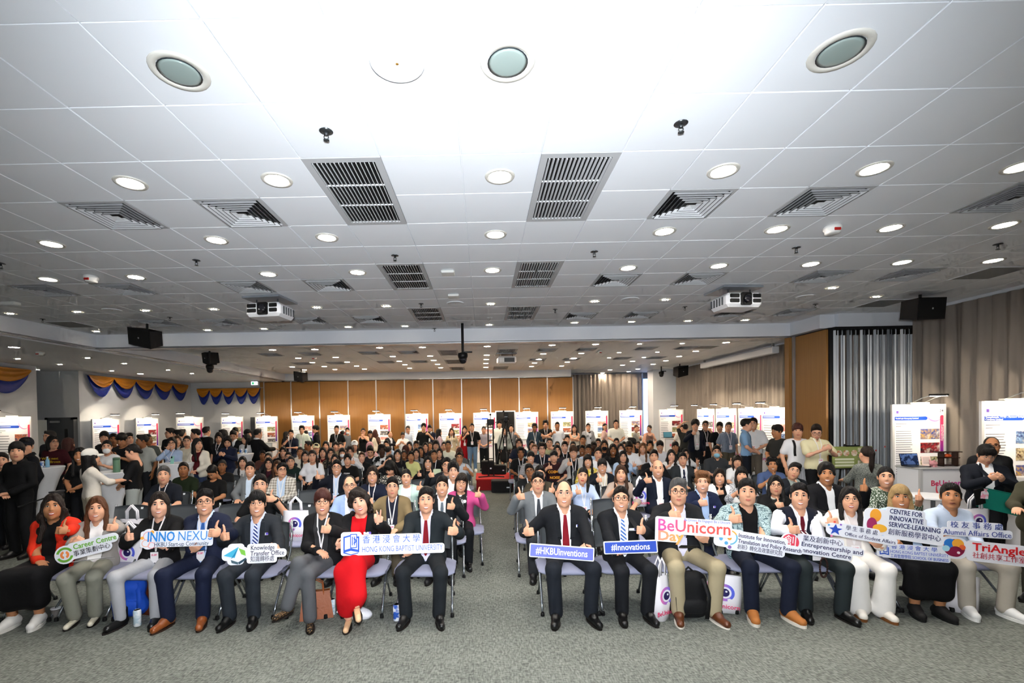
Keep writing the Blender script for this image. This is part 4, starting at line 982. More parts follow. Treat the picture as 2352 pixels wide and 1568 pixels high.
def lanyard_mesh(key,sk,tp,badge=True,wd=.014):
    if key in GC: return GC[key]
    n=sk['nek']; zc=n[2]-.34; cx=sk['bel'][0]*.7+sk['nek'][0]*.3; parts=[]
    for q in (-1,1):
        pts=[]
        for t in np.linspace(0,1,7):
            x=n[0]+(1-t)*q*.058+t*(cx-n[0])+(1-t)*0; z=n[2]+.03+(zc-n[2]-.03)*t; y=front(tp,x,z,n[1]-.35,n[1]+.2)
            if y is None: y=n[1]-.03
            pts.append((x,y,z))
        parts.append((*strip(pts,wd,.006),0))
    yb=min(pts[-1][1],(front(tp,cx,zc-.06,n[1]-.35,n[1]+.2) or pts[-1][1]))-.012
    GC[key]=(mesh_np('lanyard',parts,False),(cx,yb,zc)); return GC[key]
m_badge=simple('badge',poly_xz(rrect(-.04,.04,-.115,0,.005),0,.002)); m_badgec=simple('badge_print',[(*poly_xz(rrect(-.03,.03,-.04,-.02,.003),-.001,.001),0)])
def shoe_mesh(kind):
    k='shoe_'+kind
    if k in GC: return GC[k]
    if kind=='boot': P=[cone((0,.02,.07),(0,.02,-.03),.048,.046),cone((0,.03,-.045),(0,-.15,-.05),.042,.036,k=.03)]
    elif kind=='flat': P=[cone((0,.05,-.05),(0,-.17,-.06),.032,.027,k=.02),cone((0,.0,.02),(0,-.08,-.0),.05,.045,s=-1,k=.01)]
    elif kind=='sneaker': P=[cone((0,.035,-.03),(0,-.16,-.045),.047,.04),cone((0,.0,.01),(0,-.07,-.02),.046,.04,k=.03)]
    else: P=[cone((0,.035,-.035),(0,-.175,-.052),.042,.034),cone((0,.0,.0),(0,-.06,-.02),.042,.038,k=.03)]
    P.append(ell((0,-.05,-.5),(1,1,.42),s=-1,k=.004)); V,F=surf(P,.008,.03)
    n=22; o=[]
    for i in range(n):
        a=2*math.pi*i/n; c,s_=math.cos(a),math.sin(a); o.append((c*(.044 if s_>0 else .047)*(1 if kind!='sneaker' else 1.12),-.062+s_*(.142)))
    th=.028 if kind=='sneaker' else .014 if kind!='flat' else .008
    Vs=np.array([(x,y,-.078) for x,y in o]+[(x,y,-.09-.0) for x,y in o]+[(x,y,-.078+th-.012) for x,y in o]); 
    Fs=[tuple(range(2*n-1,n-1,-1)),tuple(range(2*n,3*n))]+[(n+i,n+(i+1)%n,2*n+(i+1)%n,2*n+i) for i in range(n)]
    GC[k]=(mesh_np('shoe',[(V,F,0)]),mesh_np('sole',[(Vs,Fs,0)],False)); return GC[k]
SOCK=mat('#131418',.9); SOLE=mat('#1a1512',.7); WSOLE=mat('#dcdad4',.6)
ROWS=[4.75,5.85,6.95,8.0,9.0,9.9,10.8,11.7,12.6,13.5,14.4,15.2]
PEOPLE=[]; SEATS=[]
def person(px,py,label,kind='sit',Y=None,row=None,f=0,sk_='a',hair='short',hc='k',glasses=None,gc='#1a1a1a',mask=None,cap=None,top='tee',c='16171a',inner=None,ic='e6e8ec',tie=None,bot='std',bc='16181c',
           pz='lap',lg='norm',lan=False,smile=1,turn=None,tilt=0,nod=None,rz=0,wide=None,lean=0,lx=0,hands=None,shoes='oxford',sc_='#101012',sole=None,red=False,h=None,group=None,collar_c=None,belly=0,badge=False,lod=None,chair=True,legfix=None,name=None):
    wide=wide or (.93 if f else 1.04); rz=math.radians(rz); ht=1.307 if kind=='sit' else 1.727
    hdz=ht-.13
    s=(h/ht) if h else (.955 if f else 1.0)
    if Y is None and row is None:
        q=atZ(px,py,ht*s); Yn=q[1]-.05
        if kind=='sit':
            row=int(np.argmin([abs(Yn-r) for r in ROWS]))
        else: Y=Yn
    if row is not None:
        if row>=3:          # take the free place nearest to the wanted row
            best=None
            for dr in (0,1,-1,2):
                r2=row+dr
                if not 2<=r2<len(ROWS): continue
                q=atY(px,py,ROWS[r2]+.07); s_=q[2]/ht
                if not .87<=s_<=1.1: continue
                cost=abs(dr)*.6+4*max(0,abs(s_-(.955 if f else 1))-.06)*4+sum(2.5*(1-abs(q[0]-X_)/.42) for X_,Y_,*_ in SEATS if abs(Y_-ROWS[r2])<.5 and abs(q[0]-X_)<.42)
                if best is None or cost<best[0]: best=(cost,r2)
            if best: row=best[1]
        Y=ROWS[row]
    yh=Y+(.07 if kind=='sit' else -.015)*math.cos(rz)
    P=atY(px,py,yh); s2=P[2]/ht
    if not .84<=s2<=1.13:
        s2=min(max(s2,.86),1.1); P=atZ(px,py,s2*ht); Y=P[1]-(.07 if kind=='sit' else -.015)
    s=s2
    if lod is None: lod=0 if Y<5.2 else 1 if Y<8.3 else 2
    X=P[0]-lx*1.25*s
    t_cam=-math.atan2(X,Y)
    turn_=math.radians(turn) if turn is not None else (0 if abs(rz)>1.7 else max(-1.0,min(1.0,t_cam*.85-rz))); nod_=math.radians(nod) if nod is not None else -math.atan2(HC-1.2*s-(0 if kind=='sit' else .4),Y)*.7
    kw=dict(lean=lean,legs=lg,wide=wide,turn=turn_,tilt=math.radians(tilt),nod=nod_,lx=lx)
    sk=pose(kind,pz,**kw); root=(X,Y,0)
    if legfix:
        for kk,v in legfix.items(): sk[kk]=A_(*v) if kk!='skl' else v
    if hands:
        for hd in hands:
            side,hx,hy,dy,hk=hd[:5]; q=-1 if side=='l' else 1; W=(atY(hx,hy,Y+dy)-A_(*root)); W=rotm(z=-rz)@W/s
            fing=hd[5] if len(hd)>5 else (-q*.6,-.7,.2); palm=hd[6] if len(hd)>6 else (-q*.7,.6,0)
            wr=W-unit(fing)*.05; arm(sk,side,wr,hd[7] if len(hd)>7 else (q*.7,.25,-.75),hk,fing,palm)
    poskey=(kind,pz,lg,f,round(wide,2),round(lean,2),round(lx,2),lod,belly) if not hands and not legfix else ('u',px,py)
    root_o=thing(name or 'person',root,label,'person',group,rz=rz,scale=s)
    SKM=skin(sk_)
    # body
    bp=torso(sk,0,f)+arms(sk)
    if bot=='none' or bot=='skirt': bp=bp+legs(sk)
    bk=('body',)+poskey+(bot in('none','skirt'),)
    if bk not in GC: GC[bk]=surf(bp,LODV[lod][2],.03)
    parts=[(GC[bk][0],GC[bk][1],0)]
    for hv,hf,hm in head_parts(f,1.0,lod,smile):
        parts.append((np.asarray(hv)*HS@sk['hdR'].T+sk['hd'],hf,hm))
    for side in 'lr':
        hk,fr=sk['hand_'+side]; V,F=hand_vf(hk,lod); V=V.copy(); 
        if side=='r': V[:,1]*=-1; F=F[:,::-1]
        V*= (.93 if f else 1.0); parts.append((V@fr.T+sk['wr_'+side],F,0))
    me=mesh_np('body',parts); hm=hairm(hc)
    obj('body',me,[SKM,EYEW,IRIS,hm if hair!='scarf' and hc not in 'owg' else hairm('d'),lips(sk_,red),DARKN],root_o)
    HM=Matrix.Translation(sk['hd'])@Matrix([list(r)+[0] for r in sk['hdR']]+[[0,0,0,1]])@HSM
    if hair!='none': obj('hair' if hair!='scarf' else 'headscarf',hair_mesh(hair,lod),hm if hair!='scarf' else cloth('#d8a0a8'),root_o,matrix=HM)
    if cap: obj('cap',cap_mesh(),[cloth(cap),cloth(cap)],root_o,matrix=HM)
    if glasses: obj('glasses',glasses_mesh(glasses),mat(gc,.3,metal=.4),root_o,matrix=HM)
    if mask: obj('face_mask',mask_mesh(),cloth(mask),root_o,matrix=HM)
    # garments
    vx=LODV[lod][3]; tm=pat(c); tp=top_prims(sk,top,f)
    if inner or top in('jacket','vest','cardigan'):
        inn=inner or 'shirt'; imat=pat(ic)
        if inn=='shirt': ip=inner_prims(sk,f)
        else: ip=torso(sk,.011,f)+[cone(sk['nek']+A_(0,-.02,.02),sk['nek']+A_(0,-.06,.12),.062,.07,s=-1,k=.008)]
        if top=='vest': ip=ip+arms(sk,.014,.004,.98)
        sh_o=obj('shirt' if inn=='shirt' else 'inner_top',gmesh(('in',inn,top=='vest')+poskey,lambda:ip,vx,.03,'shirt'),imat,root_o)
        surfp=ip
        if inn=='shirt': obj('collar',collar_mesh(sk,('col',)+poskey),imat,sh_o)
    else: surfp=tp
    nm={'tee':'t_shirt','polo':'polo_shirt','tank':'sleeveless_top','shirt':'shirt','blouse':'blouse','sweater':'sweater','sshirt':'short_sleeved_shirt','jacket':'jacket','cardigan':'open_jacket','hoodie':'hooded_top','vest':'vest'}[top]
    tg=obj(nm,gmesh(('top',top)+poskey,lambda:tp,vx,.03,nm),tm,root_o)
    if top in('shirt','sshirt','polo'): obj('collar',collar_mesh(sk,('col',)+poskey),tm,tg)
    if top=='jacket' and lod<2:
        n_=sk['nek']
        for q in (-1,1):
            pts=[]
            for t in np.linspace(0,1,6):
                x=n_[0]+q*(.07*(1-t)+.05*t)+(sk['bel'][0]-n_[0])*t*.8; z=n_[2]+.035-(n_[2]-sk['pel'][2]-.075)*t; y=front(tp,x+q*.03*math.sin(math.pi*min(t*1.15,1)),z,n_[1]-.4,n_[1]+.2)
                pts.append((x+q*.02*math.sin(math.pi*t),(y if y is not None else n_[1]-.05),z))
            obj('lapel',mesh_np('lapel',[(*strip(pts,[.02,.045,.06,.056,.044,.02],.007,th=.004),0)],False),tm,tg)
    if tie:
        n_=sk['nek']; pts=[]
        for t in np.linspace(0,1,8):
            z=n_[2]-.005-.42*t; x=n_[0]+(sk['bel'][0]-n_[0])*t; y=front(surfp,x,z,n_[1]-.4,n_[1]+.2); pts.append((x,(y if y is not None else n_[1]-.1),z))
        o=obj('necktie',mesh_np('necktie',[(*strip(pts,[.032,.03,.042,.052,.06,.068,.07,.012],.007,th=.004),0),(*ellip(pts[0],(.02,.016,.02),8,6),0)],False),pat(tie),root_o)
    if lan:
        lm,bpos=lanyard_mesh(('lan',top,inner)+poskey,sk,surfp if not inner else surfp)
        lo=obj('lanyard',lm,cloth('#e9e6e8') if lan is True else cloth(lan),root_o)
        bo=obj('badge',m_badge,mat('#f1eef0',.4),lo,loc=(bpos[0],bpos[1]-.004,bpos[2])); obj('badge_print',m_badgec,mat('#e07a9a',.5,kind='blotch',c2='#f6d8e0',scale=60),bo)
    if badge:
        n_=sk['nek']; x=n_[0]+.1; z=n_[2]-.17; y=front(tp,x,z,n_[1]-.4,n_[1]+.2) or n_[1]-.12
        bo=obj('name_badge',simple('name_badge',poly_xz(rrect(-.04,.04,-.012,.014,.004),0,.003)),mat('#f3f3f5',.4),root_o,loc=(x,y-.006,z)); obj('logo',simple('logo',disc_xz(.03,.004,.014,-.001,12,th=.001)),mat('#a060c8',.4,kind='blotch',c2='#4060d0',scale=80),bo)
    if bot!='none': obj({'skirt':'skirt'}.get(bot,'trousers'),gmesh(('bot',bot)+poskey,lambda:bottom_prims(sk,bot),vx*(1 if lod==0 else 1.35),.03,'trousers'),pat(bc),root_o)
    sm,so=shoe_mesh(shoes)
    for side in 'lr':
        a,t=sk['an_'+side],sk['to_'+side]; d=t-a; yaw=math.atan2(d[0],-d[1]); pit=math.atan2(d[2]+.055,-d[1]) if a[2]>.15 else 0
        o=obj('shoe',sm,mat(sc_,.35 if shoes in('oxford','boot') else .7,spec=.5) if isinstance(sc_,str) else sc_,root_o,loc=tuple(a),rot=(-pit*1.0,0,yaw),label=None)
        obj('sole',so,mat(sole,.7) if sole else (WSOLE if shoes=='sneaker' else SOLE),o)
        if shoes=='sneaker' or shoes=='oxford':
            if lod==0: 
                LC=mat('#efefef' if shoes=='sneaker' else '#0a0a0a',.8)
                for q in range(3): obj('lace',GC.setdefault('lace',simple('lace',tube([(-.022,0,0),(0,-.004,.005),(.022,0,0)],.0025,5))),LC,o,loc=(0,-.045-.022*q,.018-.012*q))
    if bot in('std','slim') and lod<2 and shoes!='boot':
        for side in 'lr': obj('sock',GC.setdefault('sock',simple('sock',lathe([(.034,-.04),(.034,.0),(.035,.06)],14),None,True)),SOCK if sole is None else cloth('#22252c'),root_o,loc=tuple(sk['an_'+side]))
    PEOPLE.append((root_o,sk,tp,s,X,Y,rz,label)); 
    if kind=='sit' and chair: SEATS.append((X,Y,label,row if row is not None else 0,s))
    return root_o,sk,tp,surfp
# ================================================================ chairs
SEATM=mat('#8c8fa6',.9,bump=.3,scale=300); BACKM=mat('#43474a',.6); TUBE=mat('#a9b0b6',.22,metal=.9); FOOT=mat('#0e0e0f',.6)
def back_shell():
    """curved plastic back with rows of small slots"""
    n,m=11,7; V=[];F=[]
    for i in range(n):
        u=(i/(n-1)-.5)*2
        for j in range(m):
            v=j/(m-1); x=u*(.235-.02*(v-.5)**2); y=.285+.055*(1-u*u)*.9+.05*v-.045; z=.535+.31*v-.012*u*u*v; V.append((x,y,z))
    for i in range(n-1):
        for j in range(m-1): F.append((i*m+j,(i+1)*m+j,(i+1)*m+j+1,i*m+j+1))
    V=np.array(V); W=V+A_(0,.016,0); F=np.array(F); k=len(V); G=F[:,::-1]+k; R=[]
    def edge(a,b): R.append((a,a+k,b+k,b))
    for i in range(n-1): edge((i+1)*m,i*m); edge(i*m+m-1,(i+1)*m+m-1)
    for j in range(m-1): edge(j,j+1); edge((n-1)*m+j+1,(n-1)*m+j)
    return np.concatenate([V,W]),np.concatenate([F,G,np.array(R)])
m_cback=mesh_np('backrest',[(*back_shell(),0)])
V,F=surf([cone((-.17,-.12,.425),(.17,-.12,.425),.09,sc=(1,1,.22)),cone((-.17,.12,.425),(.17,.12,.425),.1,sc=(1,1,.22),k=.05),cone((-.15,-.17,.425),(.15,-.17,.42),.07,sc=(1,1,.25),k=.05),cone((-.1,0,.425),(.1,0,.425),.15,sc=(1,1,.15),k=.05)],.016,.03)
m_cseat=mesh_np('seat',[(V,F,0)])
def _legf(q): return tube([(q*.245,.325,.86),(q*.25,.30,.7),(q*.255,.24,.52),(q*.262,.12,.40),(q*.268,-.02,.28),(q*.275,-.17,.12),(q*.28,-.25,.012)],.0125,8)
def _legr(q): return tube([(q*.24,.02,.40),(q*.245,.14,.28),(q*.255,.3,.012)],.011,8)
m_cl=[simple('front_leg',_legf(q),None,True) for q in (-1,1)]; m_cr=[simple('rear_leg',_legr(q),None,True) for q in (-1,1)]
m_cf=[simple('foot',lathe([(.016,0),(.02,.004),(.018,.03),(.014,.04)],10,(q*x,y,0)),None,True) for q in (-1,1) for x,y in ((.28,-.255),(.256,.305))]
m_cbar=simple('cross_bar',tube([(-.245,.1,.395),(.245,.1,.395)],.011,8),None,True)
m_slot=simple('slot',box(-.008,.008,-.002,.002,-.006,.006)); m_tag=simple('sticker',poly_xz(rrect(-.035,.035,-.014,.014,.003),0,.001)); WHT=mat('#f0f1f4',.5)
def chair(X,Y,label,group,full=True,tag=False,rz=0,slots=False):
    t=thing('chair',(X,Y,0),label,'chair',group,rz=rz)
    bk=obj('backrest',m_cback,BACKM,t); obj('seat',m_cseat,SEATM,t)
    for q in (0,1):
        obj('front_leg',m_cl[q],TUBE,t); obj('rear_leg',m_cr[q],TUBE,t)
    if full:
        for m in m_cf: obj('foot',m,FOOT,t)
        obj('cross_bar',m_cbar,TUBE,t)
    if slots:
        for i in (-3,-2,-1,1,2,3):
            for k in range(2): obj('slot',m_slot,BLACK,bk,loc=(i*.055,.31+.045*(1-(i*.055/.235)**2)+.02*k-.019,.66+.07*k))
    if tag: obj('sticker',m_tag,WHT,bk,loc=(.13,.318,.805),rot=(-.1,0,0))
    return t
# ================================================================ front row
G1='front row guests'
def U(*a): return a
up=(0,-.25,1)
def TH(q,f=None): return ((-q*.6,-.7,.2),(-q*.7,.6,0))
def GR(q): return ((-q*.75,-.35,.35),(0,.35,-1))      # gripping a board from below/side
H={}
def hero(k,*a,**kw):
    kw.setdefault('row',0); kw.setdefault('group',G1); H[k]=person(*a,**kw); return H[k]
thl=lambda x,y,dy=-.3:('l',x,y,dy,'thumb'); thr=lambda x,y,dy=-.3:('r',x,y,dy,'thumb')
def gl(x,y,dy=-.36): return ('l',x,y,dy,'grip',(.7,-.45,.45),(.2,.75,.6))
def gr(x,y,dy=-.36): return ('r',x,y,dy,'grip',(-.7,-.45,.45),(-.2,.75,.6))
def lapl(x,y,dy=-.22): return ('l',x,y,dy,'relax',(.75,-.6,-.15),(0,0,-1))
def lapr(x,y,dy=-.22): return ('r',x,y,dy,'relax',(-.75,-.6,-.15),(0,0,-1))
hero(1,123,1132,'person in red blazer over black dress, thumb up, front row end seat',f=1,sk_='t',hair='longwave',hc='d',top='cardigan',c='e0311a',inner='tee',ic='0e0e10',bot='skirt',bc='101012',lg='norm',hands=[thr(145,1219),lapl(93,1292)],smile=2,red=True,shoes='sneaker',sc_='#eceae6',wide=1.02,rz=12)
hero(2,227,1138,'person in light grey blazer and grey trousers holding the green lettered sign',f=1,hair='long',hc='#53301a',top='cardigan',c='8f8b88',inner='shirt',ic='efeeee',bot='std',bc='8c8c80',lg='tuck',hands=[thr(264,1212),gl(172,1248)],smile=2,shoes='flat',sc_='#e4ddc8',rz=22)
hero(3,367,1128,'person in black blazer and pale grey jeans with sunglasses on head',f=1,sk_='l',hair='bob',hc='d',top='cardigan',c='121214',inner='tee',ic='1a1a1c',bot='slim',bc='a9abb0',lg='wide',hands=[thl(293,1234),gr(372,1260)],smile=2,shoes='boot',sc_='#0f0f10',lan=True,rz=8)
hero(4,471,1121,'person in navy suit with blue tie and tan brogues, front row',hair='side',glasses='rect',top='jacket',c='161d33',ic='b9cdee',tie='2f5a9c',bc='161d33',lg='wide',hands=[thr(497,1224),gl(447,1268)],smile=2,shoes='oxford',sc_='#8a4a22',sole='#2a1a10',lan=True,rz=6)
hero(5,591,1125,'person in charcoal suit with diagonal striped tie holding the paper plane sign',hair='mop',hc='k',glasses='thin',top='jacket',c='23272d',ic='c9d3f0',tie='dstripe:dfe4f2:27397c:14',bc='272c33',lg='norm',hands=[thl(513,1233),gr(633,1281)],smile=2,sc_='#0b0b0c',badge=True,rz=4)
hero(6,741,1121,'person in black jacket and faded grey jeans sitting cross-legged',f=1,hair='mop',hc='r',glasses='round',gc='#0a0a0a',top='cardigan',c='141416',inner='tee',ic='2c2c2e',bot='std',bc='54565a',lg='cross',hands=[thr(752,1216),lapl(737,1268)],smile=2,shoes='flat',sc_=mat('#a5845a',.7,kind='spots',c2='#1e140c',scale=90),lan=True,red=True,rz=3)
hero(7,826,1121,'person in bright red dress and black blazer making a finger heart',f=1,sk_='l',hair='curlybob',hc='d',top='cardigan',c='111113',inner='tank',ic='c8101a',bot='skirt',bc='c8101a',lg='crossr',hands=[('r',868,1193,-.3,'vee',(-.1,-.3,1),(0,.9,0)),gl(782,1252)],smile=2,tilt=-14,legfix={'skl':.78},shoes='flat',sc_=mat('#d9b38c',.5),red=True,badge=True,rz=2)
hero(8,978,1116,'person in dark suit with maroon tie holding the blue lettered sign',hair='side',top='jacket',c='1b2125',ic='cfcdea',tie='7a1420',bc='1b1f23',lg='wide',hands=[thr(1044,1220),gl(935,1272)],smile=2,sc_='#0a0a0b',wide=1.1)
hero(9,1295,1100,'person in dark suit with maroon tie holding the violet hashtag board',hair='reced',glasses='thin',gc='#777777',top='jacket',c='17191d',ic='f2f3f8',tie='7c1420',bc='191d24',lg='wide',hands=[thl(1211,1222,-.12),gr(1352,1276)],smile=2,sc_='#0a0a0b',wide=1.1,badge=True)
hero(10,1426,1113,'person in dark suit with blue striped tie holding the blue hashtag board',hair='crop',glasses='rect',gc='#3a2420',sk_='a',top='jacket',c='15171b',ic='eef1fb',tie='dstripe:e6ecf6:3f6cb4:13',bc='17191d',lg='norm',hands=[thr(1476,1218),gl(1428,1270)],smile=2,sc_='#0a0a0b',wide=1.1,badge=True)
hero(11,1557,1096,'person in dark blazer and khaki trousers with round glasses and grey hair',hair='side',hc='g',glasses='round',gc='#2a2420',top='jacket',c='15171b',ic='vstripe:e4e3f2:b9b6d8:60',bc='a09478',lg='wide',hands=[thl(1546,1184),gr(1616,1238)],smile=1,sc_='#5c3018',sole='#e3ddd0',wide=1.12,rz=-3)
hero(12,1715,1097,'person in teal checked blazer and black tee with tan trainers',hair='short',top='cardigan',c='tweed:a9c0c4:2c4b55:95',inner='tee',ic='0e0e10',bc='151b2b',lg='wide',hands=[thl(1685,1192),gr(1742,1277)],smile=1,shoes='sneaker',sc_='#a8672c',sole='#d6d0c4',wide=1.14,rz=-5)
hero(13,1834,1107,'person in navy vest over white shirt with maroon tie and clipboard',hair='short',top='vest',c='141826',ic='edf0fa',tie='5e1020',bc='262d2f',lg='wide',hands=[thl(1818,1217),gr(1878,1276)],smile=2,sc_='#0a0a0b',lan=True,wide=1.12,rz=-8)
hero(14,1948,1116,'person in white suit with long black hair and glasses',f=1,hair='long',hc='k',glasses='thin',gc='#554433',top='cardigan',c='ece8e2',inner='tee',ic='d9d2d2',bot='wide',bc='ece9e4',lg='norm',hands=[thl(1906,1200),gr(2016,1252)],smile=2,shoes='sneaker',sc_='#ece6dc',sole='#7a4a24',red=True,lan=True,rz=-16)
hero(15,2064,1111,'person with blond hair, light blue shirt and long black skirt',f=1,sk_='t',hair='longfringe',hc='o',top='cardigan',c='a9c3e6',inner='tee',ic='141416',bot='skirt',bc='101012',lg='norm',hands=[('r',2098,1191,-.33,'grip',(-.2,-.5,-.7),(-.1,.9,-.2)),gl(2062,1284)],smile=2,shoes='sneaker',sc_='#101012',sole='#0e0e10',rz=-14)
hero(16,2181,1108,'person in pale blue shirt and cream trousers with white trainers',sk_='t',hair='short',top='shirt',c='b7c6dc',bot='std',bc='bcb4a6',lg='wide',hands=[('l',2172,1240,-.33,'grip',(.7,-.5,.3),(.1,.9,.3)),gr(2262,1290)],smile=1,shoes='sneaker',sc_='#efefee',sole='#f2f2f0',rz=-10)
# ================================================================ audience: one line each
# px py mode hair:colour skin top:colour[:inner colour[:tie]] bottom pose flags | label
TOPS=dict(T='tee',P='polo',S='shirt',H='sshirt',J='jacket',C='cardigan',B='blouse',K='tank',W='sweater',D='hoodie',V='vest')
def crowd(txt,group):
    for line in txt.strip().splitlines():
        if not line.strip(): continue
        spec,label=line.split('|'); q=spec.split(); px,py=float(q[0]),float(q[1]); md=q[2]; kw={}
        kind='sit' if md[0]=='s' else 'stand'
        if '@' in md: kw['Y']=float(md.split('@')[1])
        if md[0]=='s' and len(md)>1 and md[1].isdigit(): kw['row']=int(md[1:].split('@')[0])-1
        hs,hcol=q[3].split(':'); kw['hair']=hs; kw['hc']=hcol; kw['sk_']=q[4]
        tp=q[5].split('/'); kw['top']=TOPS[tp[0]]; kw['c']=tp[1]
        if len(tp)>2 and tp[2]: kw['ic']=tp[2]; kw['inner']='shirt' if kw['top'] in('jacket','vest') or len(tp)>4 else 'tee'
        if len(tp)>3 and tp[3]: kw['tie']=tp[3]
        kw['bc']=q[6].lstrip('^~_'); kw['bot']='skirt' if q[6][0]=='^' else 'wide' if q[6][0]=='~' else 'std'
        kw['pz']=q[7]
        for fl in q[8:]:
            if fl=='f': kw['f']=1
            elif fl=='g': kw['glasses']='round'
            elif fl=='gr': kw['glasses']='rect'
            elif fl=='gt': kw['glasses']='thin'; kw['gc']='#888888'
            elif fl=='l': kw['lan']=True
            elif fl=='S': kw['smile']=2
            elif fl=='N': kw['smile']=0
            elif fl=='R': kw['red']=True
            elif fl=='b': kw['badge']=True
            elif fl=='w': kw['shoes']='sneaker'; kw['sc_']='#e8e8e6'
            else:
                k,v=fl.split('='); 
                if k=='m': kw['mask']=v
                elif k=='cap': kw['cap']=v
                elif k=='h': kw['h']=float(v)
                else: kw[k]=float(v)
        kw['group']=group
        person(px,py,label.strip(),kind,**kw)
